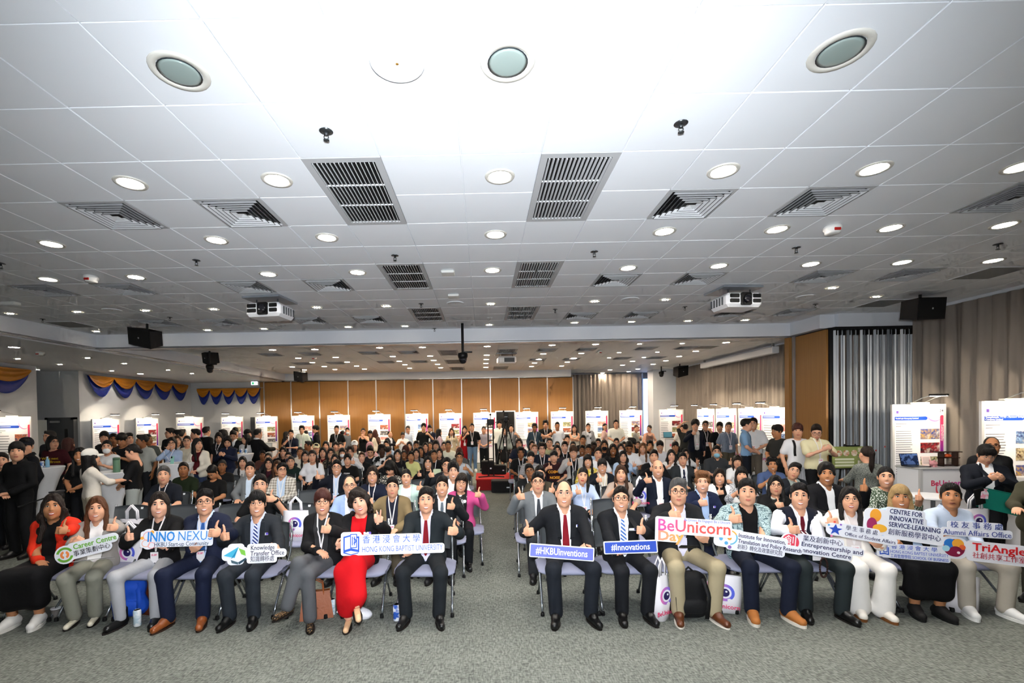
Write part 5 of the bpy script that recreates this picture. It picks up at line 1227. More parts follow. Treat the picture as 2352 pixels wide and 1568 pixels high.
SEAT_TXT='''
375 1068 s3 short:g a P/12161f 31343c lap l lx=-.02 | person in dark polo and lanyard resting an arm along the second row
421 1059 s4 crop:k m T/16200f 16181c lap N | person in dark green polo looking sternly beside the one with bowed head
488 1067 s4 short:k t T/0d0d0e 16181c lap nod=38 turn=0 | person in black tee with bowed head beside the dark green polo
510 1054 s6 tied:k m T/101012 16181c lap f N | person in black top with dark hair tied back in front of the cocktail tables
534 1043 s7 longwave:d m K/0e0e10 16181c lap f S | person with long wavy brown hair and necklace in black top
557 1047 s6 long:k a C/8d8f92/c9c9c9 16181c lap f N | person with long black hair in light grey blazer behind the grey suit
574 1059 s4 side:k a J/6d7174/cfe0f2 2a2d31 lap S | person in mid grey suit jacket and pale blue shirt smiling sideways
597 1087 s2 short:k a T/0e0f11 16181c hiR N gt | person in black tee with a watch raising a thumb behind the charcoal suit
617 1050 s6 long:k a C/101012/3a1420 16181c lap f g N | person with long black hair and round glasses in black jacket over dark red
603 1033 s8 short:k m T/5a3a34 16181c lap N | person half hidden looking at a phone behind the long haired one with glasses
616 1038 s8 tied:k a T/2b2b30 16181c lap f N | person whose forehead shows above the black jacket with round glasses
647 1061 s4 side:k a C/plaid:8b857c:d8d4cc:6.5/b7cbe4//s 22252b lap g N l turn=35 | person in grey plaid blazer and blue shirt looking aside
637 1056 s5 longwave:b t T/1d1a1b 16181c lap f g N | person with brown hair hidden behind the plaid blazer
668 1046 s6 tied:k a D/10201d 16181c lap f gt N | person with wire glasses in dark green fleece
650 1025 s8 long:k a T/111113 16181c face f S | person in black tee with a hand at the cheek
662 1036 s7 tied:k a T/1a2236 16181c lap f g m=#2a3350 | person in navy mask half hidden behind the dark green fleece
689 1025 s8 tied:k t T/d9d2c6 16181c lap f N | person with hair tied back in cream top behind the long haired pair
701 1034 s7 long:k a B/d6d2c2 16181c lap f gt N | person with long hair and wire glasses in pale yellow blouse
717 1032 s6 sidelock:d a T/dcdde2 16181c lap f gt N | person in white tee with one long lock of hair over the shoulder
707 1011 s10 crop:k m T/2a3038 16181c lap turn=-50 N | person turned sideways below the pale green shirt of a standing one
726 1018 s9 short:k a T/b7b7b9 16181c lap cap=#d8d2ae f | person wearing a cream baseball cap
741 1026 s8 long:k a B/5c1016 16181c lap f R S | person with long black hair in dark red top
760 1027 s7 long:k a T/blotch:101012:7a6a5a:30 16181c thL f g S | person in black patterned top with lanyard raising a thumb
748 1012 s10 long:k a T/c9cbd0 16181c lap f | person with long hair in white behind the dark red top
771 1013 s10 mop:k l T/14161c 16181c lap N | person with messy dark hair and pale face below a black tee visitor
782 1014 s10 tied:d l T/9a8a70 16181c lap f S | person smiling between the messy haired one and the white cap
786 1027 s8 longfringe:k a T/121214 16181c lap f m=#eef0f2 | person wearing a white face mask with long black hair
804 1023 s8 curtain:d a S/d5d6da 16181c thR gr | person with parted hair and glasses in white shirt giving a thumb up
798 1041 s6 curtain:k a T/0c0c0d 16181c lap gt N | person with ear length hair in black tee with white chest print
773 1054 s4 short:k a J/10141f/b9cbe6 16181c hiL gr S l | person in dark navy suit raising a thumb high beside an empty seat
769 1041 s@10.4 long:k a T/23202a 16181c lap f | person with long hair hidden behind the raised thumb navy suit
814 1011 s9 long:k a T/dfe0d4 16181c lap f cap=#eceef0 | person wearing a white baseball cap over long hair
831 1036 s7 crop:b l S/101012 16181c lap f N | person with very short brown hair in black collared shirt
853 1031 s8 tied:k a C/93aece/d8dee8 16181c lap f nod=30 turn=-20 | person in light denim shirt with bowed head
849 1014 s9 scarf:p a T/c9a0a6 16181c lap f | person wearing a pale pink headscarf
850 1022 s@11.3 short:k a T/202126 16181c lap nod=30 | person with black hair bent forward before the pink headscarf
877 1020 s@11.25 curly:k e T/blotch:101112:e4e4e4:9 16181c lap N | person with very dark skin in black and white patterned tee
887 1010 s10 short:k a S/9fb4cc 16181c lap N | person in pale blue shirt below the leaning dark suit
892 1024 s8 short:k a T/c8d2c0 16181c lap turn=160 | person seen from behind next to the patterned tee
894 1042 s7 bob:k a T/1c1c20 16181c face f tilt=16 | person resting the head on a hand beside the bowed long black hair
803 1090 s2 reced:k a J/9db4dd/eef0f6 2c3038 lap g S tilt=-3 | person in light blue blazer with high forehead and thin glasses
855 1069 s3 bob:d a T/141a2c 16181c lap f g S R l | person in navy sleeveless top with glasses, bob hair and white lanyard
901 1093 s2 short:k a C/7b6a4c/202230//s 50483c hiL gt N l | person in khaki jacket with a hand raised beside the mint blazer
895 1056 s4 longfringe:k a B/spots:d8d2c4:2a2a2a:40 16181c lap f nod=40 turn=-15 | person with long black hair bowed low in speckled blouse
913 1030 s8 long:k a T/101014 16181c lap f S | person with long black hair beside the yellow tee wearer
928 1032 s8 tied:k m T/15151a 16181c lap f S | person with brown skin smiling beside the yellow tee
944 1035 s7 short:k t T/c8c987 16181c lap f N | person in pale yellow tee with short fringe
940 1013 s10 long:k a T/b9b2a2 16181c lap f | person with long hair below the white shirt phone user
956 1011 s10 short:k t T/2a2c30 16181c lap N | person with short hair below the black tee with thumb up
956 1028 s8 long:k a T/7c7f84 16181c lap f | person with long black hair in grey top behind the yellow tee
966 1023 s@12.1 longwave:k t T/1b1b20 16181c lap f | person with wavy hair before the navy top
977 1015 s9 bob:k a T/1c2334 16181c lap f N | person with bob hair in navy top
987 1013 s10 tied:d t T/cfcabd 16181c lap f | person half seen behind the navy top with bob hair
1001 1009 s9 longfringe:k a D/111113 16181c lap f N | person with straight fringe and black hooded top
997 1031 s7 crop:k t T/0e0f10 16181c lap l N | person with cropped hair in black tee and lanyard
1009 1028 s8 long:k a T/26262c 16181c lap f | person with long hair hidden beside the cropped hair lanyard wearer
983 1046 s6 long:k a D/0d0d0f 16181c thL f gt S | person in black hooded top with white print pointing a thumb
1020 1013 s9 tied:k a T/686b70 16181c lap f g | person with tied hair and glasses in grey top
1029 1010 s9 tied:k t T/dfe0cc 16181c lap f | person in cream printed tee
1026 1049 s5 short:k a C/1a1d22/5c5f62 16181c hiL gr N | person in dark jacket holding up a pale green card
1041 1059 s4 curtain:k a S/e2e3e8 16181c lap gt S | person with parted black hair and glasses in white shirt
1055 1036 s6 crop:k t P/aeb5be 16181c thR gr N | person in light grey polo with a thumb before the chest
1055 1027 s8 longwave:r a T/55585a 16181c lap f nod=25 | person with reddish brown hair bent behind the light grey polo
933 1075 s3 tied:k a C/bcd6cd/ecebee 16181c hiR f S | person in mint green blazer over white top
1015 1091 s2 side:k a J/16191d/eef1f8/5c6670 16181c thR S l wide=1.12 | person in dark suit with grey tie and lanyard seated behind the maroon tie
1059 1085 s@6.3 bobfringe:d a C/b8487e/spots:e8e8ea:202020:16 14161a hiR f g S R tilt=8 | person in bright pink shawl on the aisle
933 1021 s10 longwave:r a T/777777 16181c lap f turn=150 | person with brown hair turned away below the white shirt phone user
1192 1005 s9 bob:d a T/171c2c 16181c lap f g | person with glasses in navy top beside the camera tripod
1196 1026 s7 curly:k m T/0f1012 16181c thR l N | person with curly dark hair in black tee pointing a thumb at the aisle
1222 1010 s9 long:k a T/6f8f98 16181c lap f | person in teal top behind the fair short haired one
1228 1018 s8 crop:c l T/d4d8de 16181c lap N | person with fair cropped hair in white
1245 1016 s8 curly:d l C/141a28/1a1c22//s 16181c thR gr l | person with dark glasses and wavy brown hair in navy blazer
1262 1004 s9 tied:k a B/spots:d3d3b4:a8ac80:40 16181c fistR f gt | person in pale yellow patterned blouse with raised hand
1219 1035 s6 fringe:k a T/stripe:b9b9bb:3c3c40:14 16181c lap S | person in grey striped tee
1272 1033 s6 fringe:k a T/2a1216 16181c thL gt N wide=1.15 | person in maroon tee with yellow arched lettering
1280 1020 s7 bob:k a T/2f2a30 16181c lap f g | person with bob and glasses behind the maroon tee
1280 1012 s9 tied:k a T/9a9a9c 16181c lap f | person whose hair shows behind the glasses wearing bob
1297 1012 s8 short:k l T/0d0e10 16181c lap l S wide=1.1 | person with black beard and lanyard in black tee
1303 998 s10 short:k a T/c9cdd3 16181c lap | person with short hair just below the white tee thumb up visitor
1317 1022 s6 fringe:b a C/aaa9a8/121214//s 16181c thL gr S l | person with brown bowl haircut in light grey blazer
1316 1012 s8 tied:k a T/a9adb2 16181c lap f | person hidden behind the brown bowl haircut
1339 998 s10 short:k t T/18181a 16181c lap N | person in black with upright hair below the crossed arms visitor
1351 1020 s7 crop:k m S/a8bcd6 16181c veeL S | person with brown skin in light blue shirt raising fingers
1337 1021 s9 short:k m T/303338 16181c lap S | person behind raised fingers with brown skin
1364 1012 s9 short:k e T/22252c 16181c lap nod=20 | person with dark skin bending beside the light blue shirt
1374 1026 s7 short:k a T/e1e2e6 16181c lap N | person with short hair in white tee behind round glasses goatee
1350 1042 s5 longfringe:k a B/spots:d9d9a8:c2a83a:30 16181c thR f S | person in yellow floral blouse with side fringe
1383 1052 s4 mop:k a C/12161e/c9c1b0//s 16181c thL g S l | person with goatee and round glasses in dark jacket
1338 1072 s3 sidelock:k a S/b4c4e2 16181c thL f R tilt=8 l | person in light blue shirt with long dark locks tilting the head
1426 1066 s3 long:b a B/a8978c 16181c thL f S R | person with long brown hair in taupe ruffle blouse
1235 1081 s2 side:k a J/6c7073/eef0f4/3a3e44 2a2c30 hiL g N b | person in light grey suit with dark tie at the aisle raising a thumb
1217 1063 s@7.6 short:k m T/0e0f11 16181c lap gr tilt=-12 l | person with black glasses in black tee leaning behind the light grey suit
1240 1067 s3 short:k a C/3d372c/2a2620//s 3a352b thB | person in olive brown suit with both thumbs raised behind the grey suit
1374 1006 s10 short:k a T/b8babf 16181c lap g | person with glasses below the floral dress visitor
1388 1009 s9 long:d t T/1c1c1f 16181c veeR f m=#15161a | person wearing a black face mask making a sign
1408 1018 s7 longwave:k m T/101012 16181c lap f S | person with long curly dark hair in black
1426 1017 s8 long:k a T/1d1d20 16181c lap f m=#f0f2f4 | person wearing a white face mask with dark top beside a white tee
1431 1034 s6 longwave:k a C/a7bedb/14161c 16181c veeR f gt N | person in pale denim jacket making a v sign
1416 1005 s10 short:k a T/c2c6cc 16181c lap g | person with glasses below the big white printed tee
1381 1021 s@12.2 long:k a T/dcdcde 16181c lap f | person with long hair in white tee behind the dark jacket goatee
1450 1004 s9 short:k t T/1a1b1e 16181c lap turn=-120 | person with black hair turned away beyond the white tee
1445 1011 s8 crop:k m T/e3e4e8 16181c lap nod=35 turn=-20 | person in white tee looking down at the lap
1465 1011 s9 tied:d a T/7a5a52 16181c lap f gt | person with tied brown hair and glasses behind the white printed tee
1476 1016 s8 long:c a T/dedde0 16181c lap f S | person with long caramel hair in white printed tee
1493 1011 s9 curly:k t T/131416 16181c face N | person with dark curls in black tee touching the face
1516 1011 s8 fringe:k a T/dcdde1 16181c lap g S | person with fringe and glasses in white tee near the laptop booth
1551 1013 s8 mop:k t T/232b2a 16181c lap N | person with tousled hair in dark green top
1542 1031 s7 longwave:k l B/dedcdc 16181c veeL f S R | person in white square neck blouse making a finger heart
1502 1031 s5 short:k a J/0d0e11/e0e2e8 101114 thL N | person in black suit half hidden behind the bald head
1511 1054 s3 bald:k a J/121828/eef1f6 161a24 hiL S l | person with bald head in navy suit and open white shirt
1568 1038 s5 short:k a J/282c30/e6e9ef/141c34 202428 thR gt N l | person in charcoal suit with navy tie and glasses behind the bald head
1575 1029 s7 long:k a B/d9dadd 16181c veeR f g | person with long hair in white blouse leaning behind the charcoal suit
1646 1022 s6 short:k a H/34373b 16181c thR gt m=#8fc4dc wide=1.2 | person wearing a light blue face mask and dark grey shirt
1693 1044 s5 longfringe:d a T/e3e4e8 16181c lap f | person with wispy fringe and white tee with black straps
1613 1082 s2 curly:c l J/141d38/a9c3ea 161d30 thL S b | person with light brown wavy hair in navy suit and blue shirt
1652 1075 s3 bob:d a C/e6e6e8/0f0f10 16181c thL f S b | person with shoulder length hair in white jacket over black
1433 1013 s@13.1 short:k a T/3a3d42 16181c lap | person with short hair glimpsed behind the white masks
1703 1070 s3 longfringe:k a B/spots:101114:b9bcc2:60 16181c thL f S | person in black polka dot top raising a thumb
1774 1049 s4 curly:k t P/43557e 16181c thL S wide=1.2 | person in blue polo with curly hair and raised thumb
1823 1060 s3 side:k a C/171b22/8f9a94//s 16181c thL gt N tilt=14 | person in dark blazer and sage shirt with tilted head
1781 1090 s2 long:k a C/0f0f11/spots:dfddd0:222222:9 16181c thL f g | person with long straight black hair and glasses in black blazer
1899 1061 s2 curtain:k t J/101115/f0f2f6 14161a hiR S wide=1.12 | person with ear length black hair in black suit raising a thumb
2035 1069 s2 tied:k a B/spots:d7dcd4:4a5a48:60 16181c thR f S | person in green and white patterned blouse
'''
STAND_TXT='''
668 986 t@14.6 side:k a P/141a2c 2a3040 chin l | visitor in navy polo with a microphone and folded arm
658 990 t@17.5 long:k a T/151518 16181c lap f turn=120 | visitor with long dark hair hidden behind the microphone holder
693 977 t@16.4 curly:k a H/b9c6bd 3a3d40 lap gt l | visitor in pale green shirt with lanyard looking down
703 988 t@17.4 short:k a T/blotch:2c4a2e:12241a:14 16181c lap turn=170 | visitor in green leaf print shirt seen behind the pale green shirt
725 976 t@16.8 fringe:k a S/0e0f11 101114 lap rz=-75 turn=-10 | visitor in black shirt standing side on by a poster
773 976 t@16 side:k a T/0d0e10 16181c lap l N | visitor in black tee with white lanyard before the glasses picture poster
787 988 t@17.6 short:k a T/0c0d0f 16181c lap rz=175 | visitor in black seen from behind at a poster
797 981 t@17.0 short:k a T/63676d 16181c lap rz=70 m=#d8dade | visitor in grey tee and mask reading a poster
834 982 t@16 bun:k a K/0d0d0f 16181c fistR f g S | visitor in black sleeveless top with a pink badge
850 988 t@16.5 long:b a C/d3c9b8/26282c 16181c lap f S cap=#1a1d22 | visitor in black cap and cream cardigan
862 986 t@17.2 longwave:r a T/5a4038 16181c lap f rz=170 | visitor with reddish hair facing the red chart poster
895 989 t@16.6 reced:k a J/14161b/dfe2e8 14161b fwd rz=60 turn=-5 | visitor in dark suit leaning to a poster screen
936 977 t@16.6 side:g a S/b9c8de 2a2e38 lap g rz=50 | visitor with grey hair in light blue shirt
925 991 t@16.1 crop:k a H/dfe1e4 3a3d42 phone g nod=25 | visitor in white short sleeved shirt looking at a phone
973 971 t@16.1 curtain:k a T/0c0d0f 16181c thR gt | visitor in black tee with white side panels raising a thumb
987 975 t@17 short:k a J/171d2e/e2e5ea 171d2e lap rz=-20 nod=20 | visitor in dark suit looking down beside the black tee thumb
1008 984 t@16.4 long:k a B/b09aa6 16181c lap f rz=120 | visitor in mauve blouse with a blue folder turned to the side
1037 982 t@16.1 longwave:b a B/c2b294 ^c2b294 lap f l S | visitor in beige dress with long wavy brown hair
1067 977 t@16.4 long:k a K/9a101a ^9a101a lap f S l | visitor in long red dress with lanyard
1084 971 t@16.1 crop:k a T/0d0e10 5d7896 thL gt S l w wide=1.15 | visitor in black tee and blue jeans standing in the aisle
1111 978 t@16.4 side:g a H/9a949e 15171b clasp gt N | visitor in grey checked shirt and black trousers by the stage
1147 964 t@17 mop:k a S/e6e7e2 15171b lap N tie | visitor in white shirt with black tie behind the tripod
1159 979 t@16.2 long:k a C/8b9290/141416 ^141416 lap f S l | visitor in grey cardigan and black skirt behind the tripod legs
1174 974 t@17 side:k a H/6f7276 202226 thR l | visitor in grey shirt with lanyard beyond the tripod
1228 972 t@16 curly:k m S/2a3a48 2a3038 lap gr N l | visitor with beard in dark blue shirt and lanyard
1253 965 t@16.2 curly:k a H/0e0f11 16181c crossed l N | visitor in black shirt with arms crossed and lanyard
1280 968 t@16.2 short:k t T/dbe2ee 16181c thL S | visitor in white tee with a thumb up before a chart poster
1319 974 t@16 long:k a K/cfc8bc 16181c crossed f N | visitor in off white top with arms crossed
1351 971 t@16.4 tied:k a C/9a9ca2/spots:101114:c9ccd4:7 ^141416 lap f S | visitor in grey cardigan and black floral dress
1389 971 t@17 pony:k a T/d2b0a8 22366e lap f rz=70 | visitor with ponytail in pink top and blue shorts side on
1415 963 t@16.1 crop:k a T/e0e3dc 16181c clasp gt N wide=1.2 | visitor in large white printed tee with hands clasped
1461 975 t@16.4 bun:r a B/9a9a94 16181c crossed f rz=60 | visitor with red brown hair in grey blouse side on
1491 975 t@16 tied:d l K/8f6e64 b09a78 clasp f turn=-50 N | visitor in satin brown sleeveless top and tan trousers
1574 973 t@14.6 short:k a T/2f302e 16181c up rz=165 | visitor in dark olive tee scratching the head from behind
1566 975 t@16 short:k a T/d5d2cc 16181c lap | visitor in white behind the one scratching the head
1597 964 t@13.2 afro:k a C/111624/c9c6c2 16181c thL S l | visitor with bushy black hair in navy blazer and pale tee
1620 965 t@13.8 side:k a P/0d0e10 16181c fistR gr S l | visitor in black polo with a raised fist
1653 968 t@13.2 mop:k a T/101113 16181c lap l N turn=-30 | visitor with messy hair in black tee and lanyard
1673 968 t@12.6 short:k a H/plaid:2c3c54:a9b4c6:26 5a5346 lap l N tilt=8 | visitor in blue checked shirt and lanyard
1714 960 t@10.9 side:k l P/7ea4cc 191d26 clasp rz=55 turn=15 S | visitor in sky blue polo facing a neighbour
1731 958 t@11.4 short:k a H/e3e6ea 6a6258 clasp rz=-30 turn=-10 S gt l | visitor in white short sleeved shirt with badge
1786 974 t@9.7 mop:k t T/2b2c2b 16181c clasp rz=-80 turn=0 gt | visitor in dark grey tee standing side on
1832 971 t@9.0 fringe:r a T/e4e5ea vstripe:d8dade:4a5466:30 lap N | visitor in white tee with backpack straps
1875 972 t@8.7 crop:d l H/ddd6b0 101114 phone gr nod=25 wide=1.2 l | visitor in cream safari shirt looking at a phone
1993 1022 t@8.6 pony:d a B/spots:8d9088:5c605c:80 202226 fwd f rz=170 h=1.52 | visitor with long ponytail in grey knit top at the booth
2266 1020 t@5.9 mop:k a J/12161f/eef1f6 101216 phone gt nod=24 turn=0 rz=-26 wide=1.15 | visitor in navy suit looking down at a green folder
2279 1001 t@6.5 reced:k t C/141518/222426//s 14161a lap gr rz=-20 wide=1.1 | visitor in black jacket and glasses behind the navy suit
2400 1050 t@6.0 long:r a C/3c3a2c/55503e 3a3830 fwd f rz=-60 | visitor with brown hair in olive jacket cut by the photo edge
'''
LOBBY_TXT='''
38 1013 t@6.7 mop:k a S/0c0d0f 0f1012 clasp turn=40 N | visitor in black shirt with folded hands standing nearest the swag wall
60 1004 t@7.6 short:k a S/0c0e14 14161a lap cap=#10131c rz=-30 | visitor in dark cap and black shirt beside a cocktail table
113 987 t@10.3 crop:k a T/0f1117 16181c lap turn=-10 | visitor in black tee behind the maroon tee
121 999 t@9.5 bob:k a T/3a0f18 16181c lap g turn=60 rz=10 | visitor in maroon tee with yellow lettering
158 1004 t@9.9 longwave:r a T/121214 16181c lap f rz=170 | visitor with long reddish brown hair from behind
182 1026 t@7.6 long:k t T/0e0f11 16181c clasp f S turn=30 | visitor in black tee smiling with a dark bag
209 1030 t@6.95 long:k a B/d6d0c6 ~a89f8b fwd f rz=150 cap=#d9d7d0 | visitor in white cap and beige trousers seen from behind
245 1009 t@8.7 tied:k a T/d4d7da 3a3d42 phone f m=#e4e6e8 | visitor in white tee and face mask at a cocktail table
239 989 t@10.6 mop:k a T/101113 16181c lap | visitor with bushy hair in black behind the masked one
260 994 t@10.4 short:k m T/0f1012 16181c lap turn=40 | visitor in black with dark skin in the lobby group
279 994 t@9.8 fringe:k t T/101214 16181c phone turn=10 nod=15 | visitor in black looking at a phone in the lobby group
297 993 t@10.8 short:k a T/15171b 16181c lap turn=-150 rz=-150 | visitor with dark hair seen from behind in the lobby group
305 1018 t@7.5 tied:k a B/0d0e10 ~9fa5a2 clasp f rz=-70 turn=0 nod=12 | visitor in black top and pale jeans beside the cocktail table
325 997 t@10 short:k m H/a9aca6 202226 lap turn=-40 | visitor in light grey striped shirt beyond the pale jeans
341 995 t@10.8 bun:k m T/4a4f4c 16181c lap f turn=-150 rz=-140 | visitor with hair bun turned away beyond the striped shirt
390 982 t@12.6 short:k a T/101214 16181c lap turn=-40 gr | visitor in black with glasses by the second lobby poster
394 1003 t@9.9 bob:k a S/9db0cf 3a4660 chin f g S l | visitor in light blue shirt resting the chin on a hand
408 986 t@11.7 short:k a T/15161a 16181c lap turn=-60 | visitor in dark top beyond the light blue shirt
418 985 t@13.6 short:k a S/b9bcc0 16181c lap rz=150 | visitor in pale shirt with rucksack straps facing a poster
429 999 t@10.5 tied:k a B/cbc4b0 ^cbc4b0 lap f gt N | visitor in cream dress and glasses
449 984 t@12.4 side:k a S/5a6670 22262c lap rz=-40 turn=-20 | visitor in grey shirt before the lit lobby poster
454 1005 t@9.7 long:k a C/d6d0c2/4a0f18 26324c clasp f turn=60 | visitor in maroon and white varsity jacket and jeans
474 979 t@13.3 short:k a J/0e0f12/d8dade 101114 lap rz=165 | visitor in black suit seen from behind in the lobby
407 999 t@11.4 long:b a C/23252a/c9c9c9 16181c lap f turn=40 | visitor with long brown hair between the light blue shirt and cream dress
510 985 t@12.6 longwave:k a T/7f8782 16181c lap f turn=-60 | visitor with dark hair in grey tee in the lobby
502 992 t@12 long:k a T/141519 16181c lap f nod=15 l | visitor in black with lanyard beside the grey tee
522 1000 t@10.6 bob:k a S/141a30 22283a phone f nod=25 | visitor in navy shirt with a bag strap using a phone
535 987 t@12.5 short:k a J/121419/e6e8ec 121419 phone nod=25 | visitor in dark suit using a phone in the lobby
540 980 t@13 crop:k a T/6e7456 3a3d34 lap nod=20 | visitor in olive tee behind the dark suit phone user
564 996 t@12.3 long:k a B/dfe0e2 ^dfe0e2 lap f turn=-40 | visitor in white dress with a black handbag
569 985 t@12.6 mop:k a T/1a1c20 16181c lap turn=60 | visitor with dark hair behind the white dress
592 983 t@12.2 crop:k a J/0f1013/d6d8dc 101114 fwd rz=150 | visitor in black suit reaching to a booth from behind
4 1038 t@7.2 short:k a T/101114 16181c lap | visitor in black cut off by the photo edge
'''
crowd(SEAT_TXT,'seated audience'); crowd(STAND_TXT.replace(' tie |',' |'),'standing visitors'); crowd(LOBBY_TXT,'visitors in the lobby')
# ================================================================ hand-held signs
SW=mat('#eef0f8',.45); NAVY='#1f2a5c'
def sign(cx,cy,Y,ang,label,pieces,texts=(),shapes=(),face=SW,rzz=None):
    p=atY(cx,cy,Y); u=Y/FPX; t=thing('cut_out_sign',p,label,'sign','hand-held signs'); a=math.radians(ang)
    t.rotation_euler=(math.radians(-6),a,(-math.atan2(p[0],p[1])*.35) if rzz is None else rzz)
    bs=[]
    for i,(x0,x1,y0,y1,r) in enumerate(pieces): bs.append((*poly_xz(rrect(x0*u,x1*u,-y1*u,-y0*u,r*u),-.0002*i,.006),0))
    obj('board',mesh_np('board',bs,False),face,t)
    k=0
    for s in shapes:
        k+=1; kind=s[0]; col=s[1]; m=mat(*col[:1],**col[1]) if isinstance(col,tuple) else mat(col,.5); y=-.0035-.0003*k
        if kind=='disc': vf=disc_xz(s[2]*u,-s[3]*u,s[4]*u,y,28,th=.001,rz=(s[5]*u if len(s)>5 else None))
        elif kind=='poly': vf=poly_xz([(x*u,-yy*u) for x,yy in s[2]],y,.001)
        elif kind=='rect': vf=poly_xz(rrect(s[2]*u,s[3]*u,-s[5]*u,-s[4]*u,s[6]*u),y,.001)
        elif kind=='arc':
            _,_,x,yy,r,w_,a0,a1=s; n=18; A=[math.radians(a0+(a1-a0)*i/n) for i in range(n+1)]
            V=[];F=[]
            for q in A: V+=[((x+r*math.cos(q))*u,y,(-yy+r*math.sin(q))*u),((x+(r+w_)*math.cos(q))*u,y,(-yy+(r+w_)*math.sin(q))*u)]
            for i in range(n): F.append((2*i,2*i+1,2*i+3,2*i+2))
            vf=(np.array(V),F)
        obj('logo_shape' if kind!='rect' else 'field',mesh_np('logo_shape',[(vf[0],vf[1],0)],False),m,t)
    for tx in texts:
        st,x,yy,sz,col=tx[:5]; bold=tx[5] if len(tx)>5 else 0; al=tx[6] if len(tx)>6 else 'LEFT'; tw=tx[7] if len(tx)>7 else None
        m=mat(*col[:1],**col[1]) if isinstance(col,tuple) else mat(col,.5)
        me=text_mesh(st,sz*u,al,bold*u); lo=obj('lettering',me,m,t,loc=(x*u,-.0065,-yy*u))
        if tw:
            xs_=[v.co.x for v in me.vertices]; lo.scale=(tw*u/(max(xs_)-min(xs_)),1,1)
    return t
YS=ROWS[0]-.37
G_='#6cab3a'
sign(200,1258,YS,-12,'white cut-out sign with green lettering and ring logo',[(-66,-24,-18,24,21),(-40,66,-20,2,11),(-40,50,-4,18,11)],
 [('Career Centre',-26,-9,17,G_,.25,'LEFT',88),('事業策劃中心',-28,7,14.5,'#2c2c34',.2,'LEFT',74)],
 [('arc',G_,-45,3,12,5,20,160),('arc',G_,-45,3,12,5,200,340),('arc','#ef8b4a',-45,3,4,5,100,250),('arc','#ef8b4a',-45,3,4,5,290,420)])
sign(407,1237,YS,2,'white cut-out sign with blue lettering and hexagon pattern',[(-76,76,-19,18,5),(-72,-46,-24,22,12)],
 [('INNO',-62,-5,31,'#2a86d8',.5,'LEFT',56),('NEXUS',1,-5,31,'#2a86d8',-.2,'LEFT',72),('HKBU Start-up Community',-47,12,14,'#38506e',0,'LEFT',114)],
 [('arc','#f0a0a8',-60,-8,9,1.5,30,330),('arc','#f2b8a0',-64,8,7,1.5,0,360),('disc','#f5b04a',-52,-17,4),('disc','#f5b04a',-72,-4,3.5),('arc','#f0a0a8',-52,13,6,1.5,0,360)])
sign(584,1271,YS,1,'white cut-out sign with paper plane logo and dark lettering',[(-70,-14,-16,14,9),(-58,-22,-24,24,9),(-16,50,-22,22,6),(-16,71,-9,10,8)],
 [('Knowledge',-8,-13,15,'#3a3a4c',.1,'LEFT',52),('Transfer Office',-8,0,15,'#3a3a4c',.1,'LEFT',74),('知識轉移處',-8,13,14,'#3a3a4c',.2,'LEFT',52)],
 [('poly','#48b4d8',[(-66,2),(-34,-17),(-42,8)]),('poly','#1d7fae',[(-50,10),(-34,-17),(-42,4)]),('poly','#7cc04a',[(-34,-14),(-20,-8),(-18,4),(-28,0)]),('poly','#46616e',[(-50,12),(-34,18),(-34,23),(-48,19)]),('poly','#2e4a5c',[(-34,18),(-18,8),(-16,12),(-32,23)])])
sign(903,1245,YS-.02,0,'long white cut-out sign with open book emblem and blue capital lettering',[(-119,-72,-26,26,7),(-119,118,5,27,6),(-90,66,-19,10,8)],
 [('香 港 浸 會 大 學',-70,-7,19.5,'#2a57c0',.3,'LEFT',131),('HONG KONG BAPTIST UNIVERSITY',-71,14.5,18,'#2a57c0',-.1,'LEFT',184)],
 [('poly','#2a57c0',[(-113,-16),(-96,-20),(-96,-16.5),(-110,-13),(-110,14),(-96,10),(-80,14),(-80,-12),(-84,-12),(-84,-16),(-77,-16),(-77,20),(-96,16),(-113,20)]),('rect','#2a57c0',-98,-82,-22,10,2),('rect','#eef0f8',-96,-84,-20,8,1),('arc','#2a57c0',-90,-6,4,2.5,-90,90),('rect','#2a57c0',-93.5,-91.5,-16,4,.5),('rect','#2a57c0',-89,-87,-16,4,.5),('poly','#2a57c0',[(-113,18),(-96,24),(-79,20),(-79,22),(-96,26),(-113,21)])])
BLU='#4a55c8'
sign(1290,1268,YS-.02,4,'violet blue rectangular hashtag board with white border',[(-74,74,-15.5,15.5,3)],[('#HKBUinventions',0,0,22,'#f6f6fc',.3,'CENTER',118)],[('rect','#6b74cf',-71.5,71.5,-13.2,13.2,1.5)])
sign(1448,1256,YS-.02,-3,'blue rectangular hashtag board with white border',[(-60,60,-14.5,14.5,3)],[('#Innovations',0,0,20,'#f6f6fc',.3,'CENTER',86)],[('rect','#2a4bb0',-57.5,57.5,-12.2,12.2,1.5)])
pk=('#9a4ad6',dict(kind='xgrad',c2='#ef5a52',scale=.32,rough=.5))
sign(1592,1218,YS-.04,3,'white cut-out sign with big pink gradient lettering',[(-83,83,-27,11,5),(-83,-30,-6,30,5),(-60,-22,0,14,8)],
 [('BeUnicorn',-79,-7,38,pk,.5,'LEFT',156),('Day',-78,17,31,('#ef5a9a',dict(kind='xgrad',c2='#f2b04a',scale=.24,rough=.5)),.9,'LEFT',56),('Be Driven. Be Engaged. Be a Unicorn',-20,-23,8.4,'#4a58b4',0,'LEFT',98)])
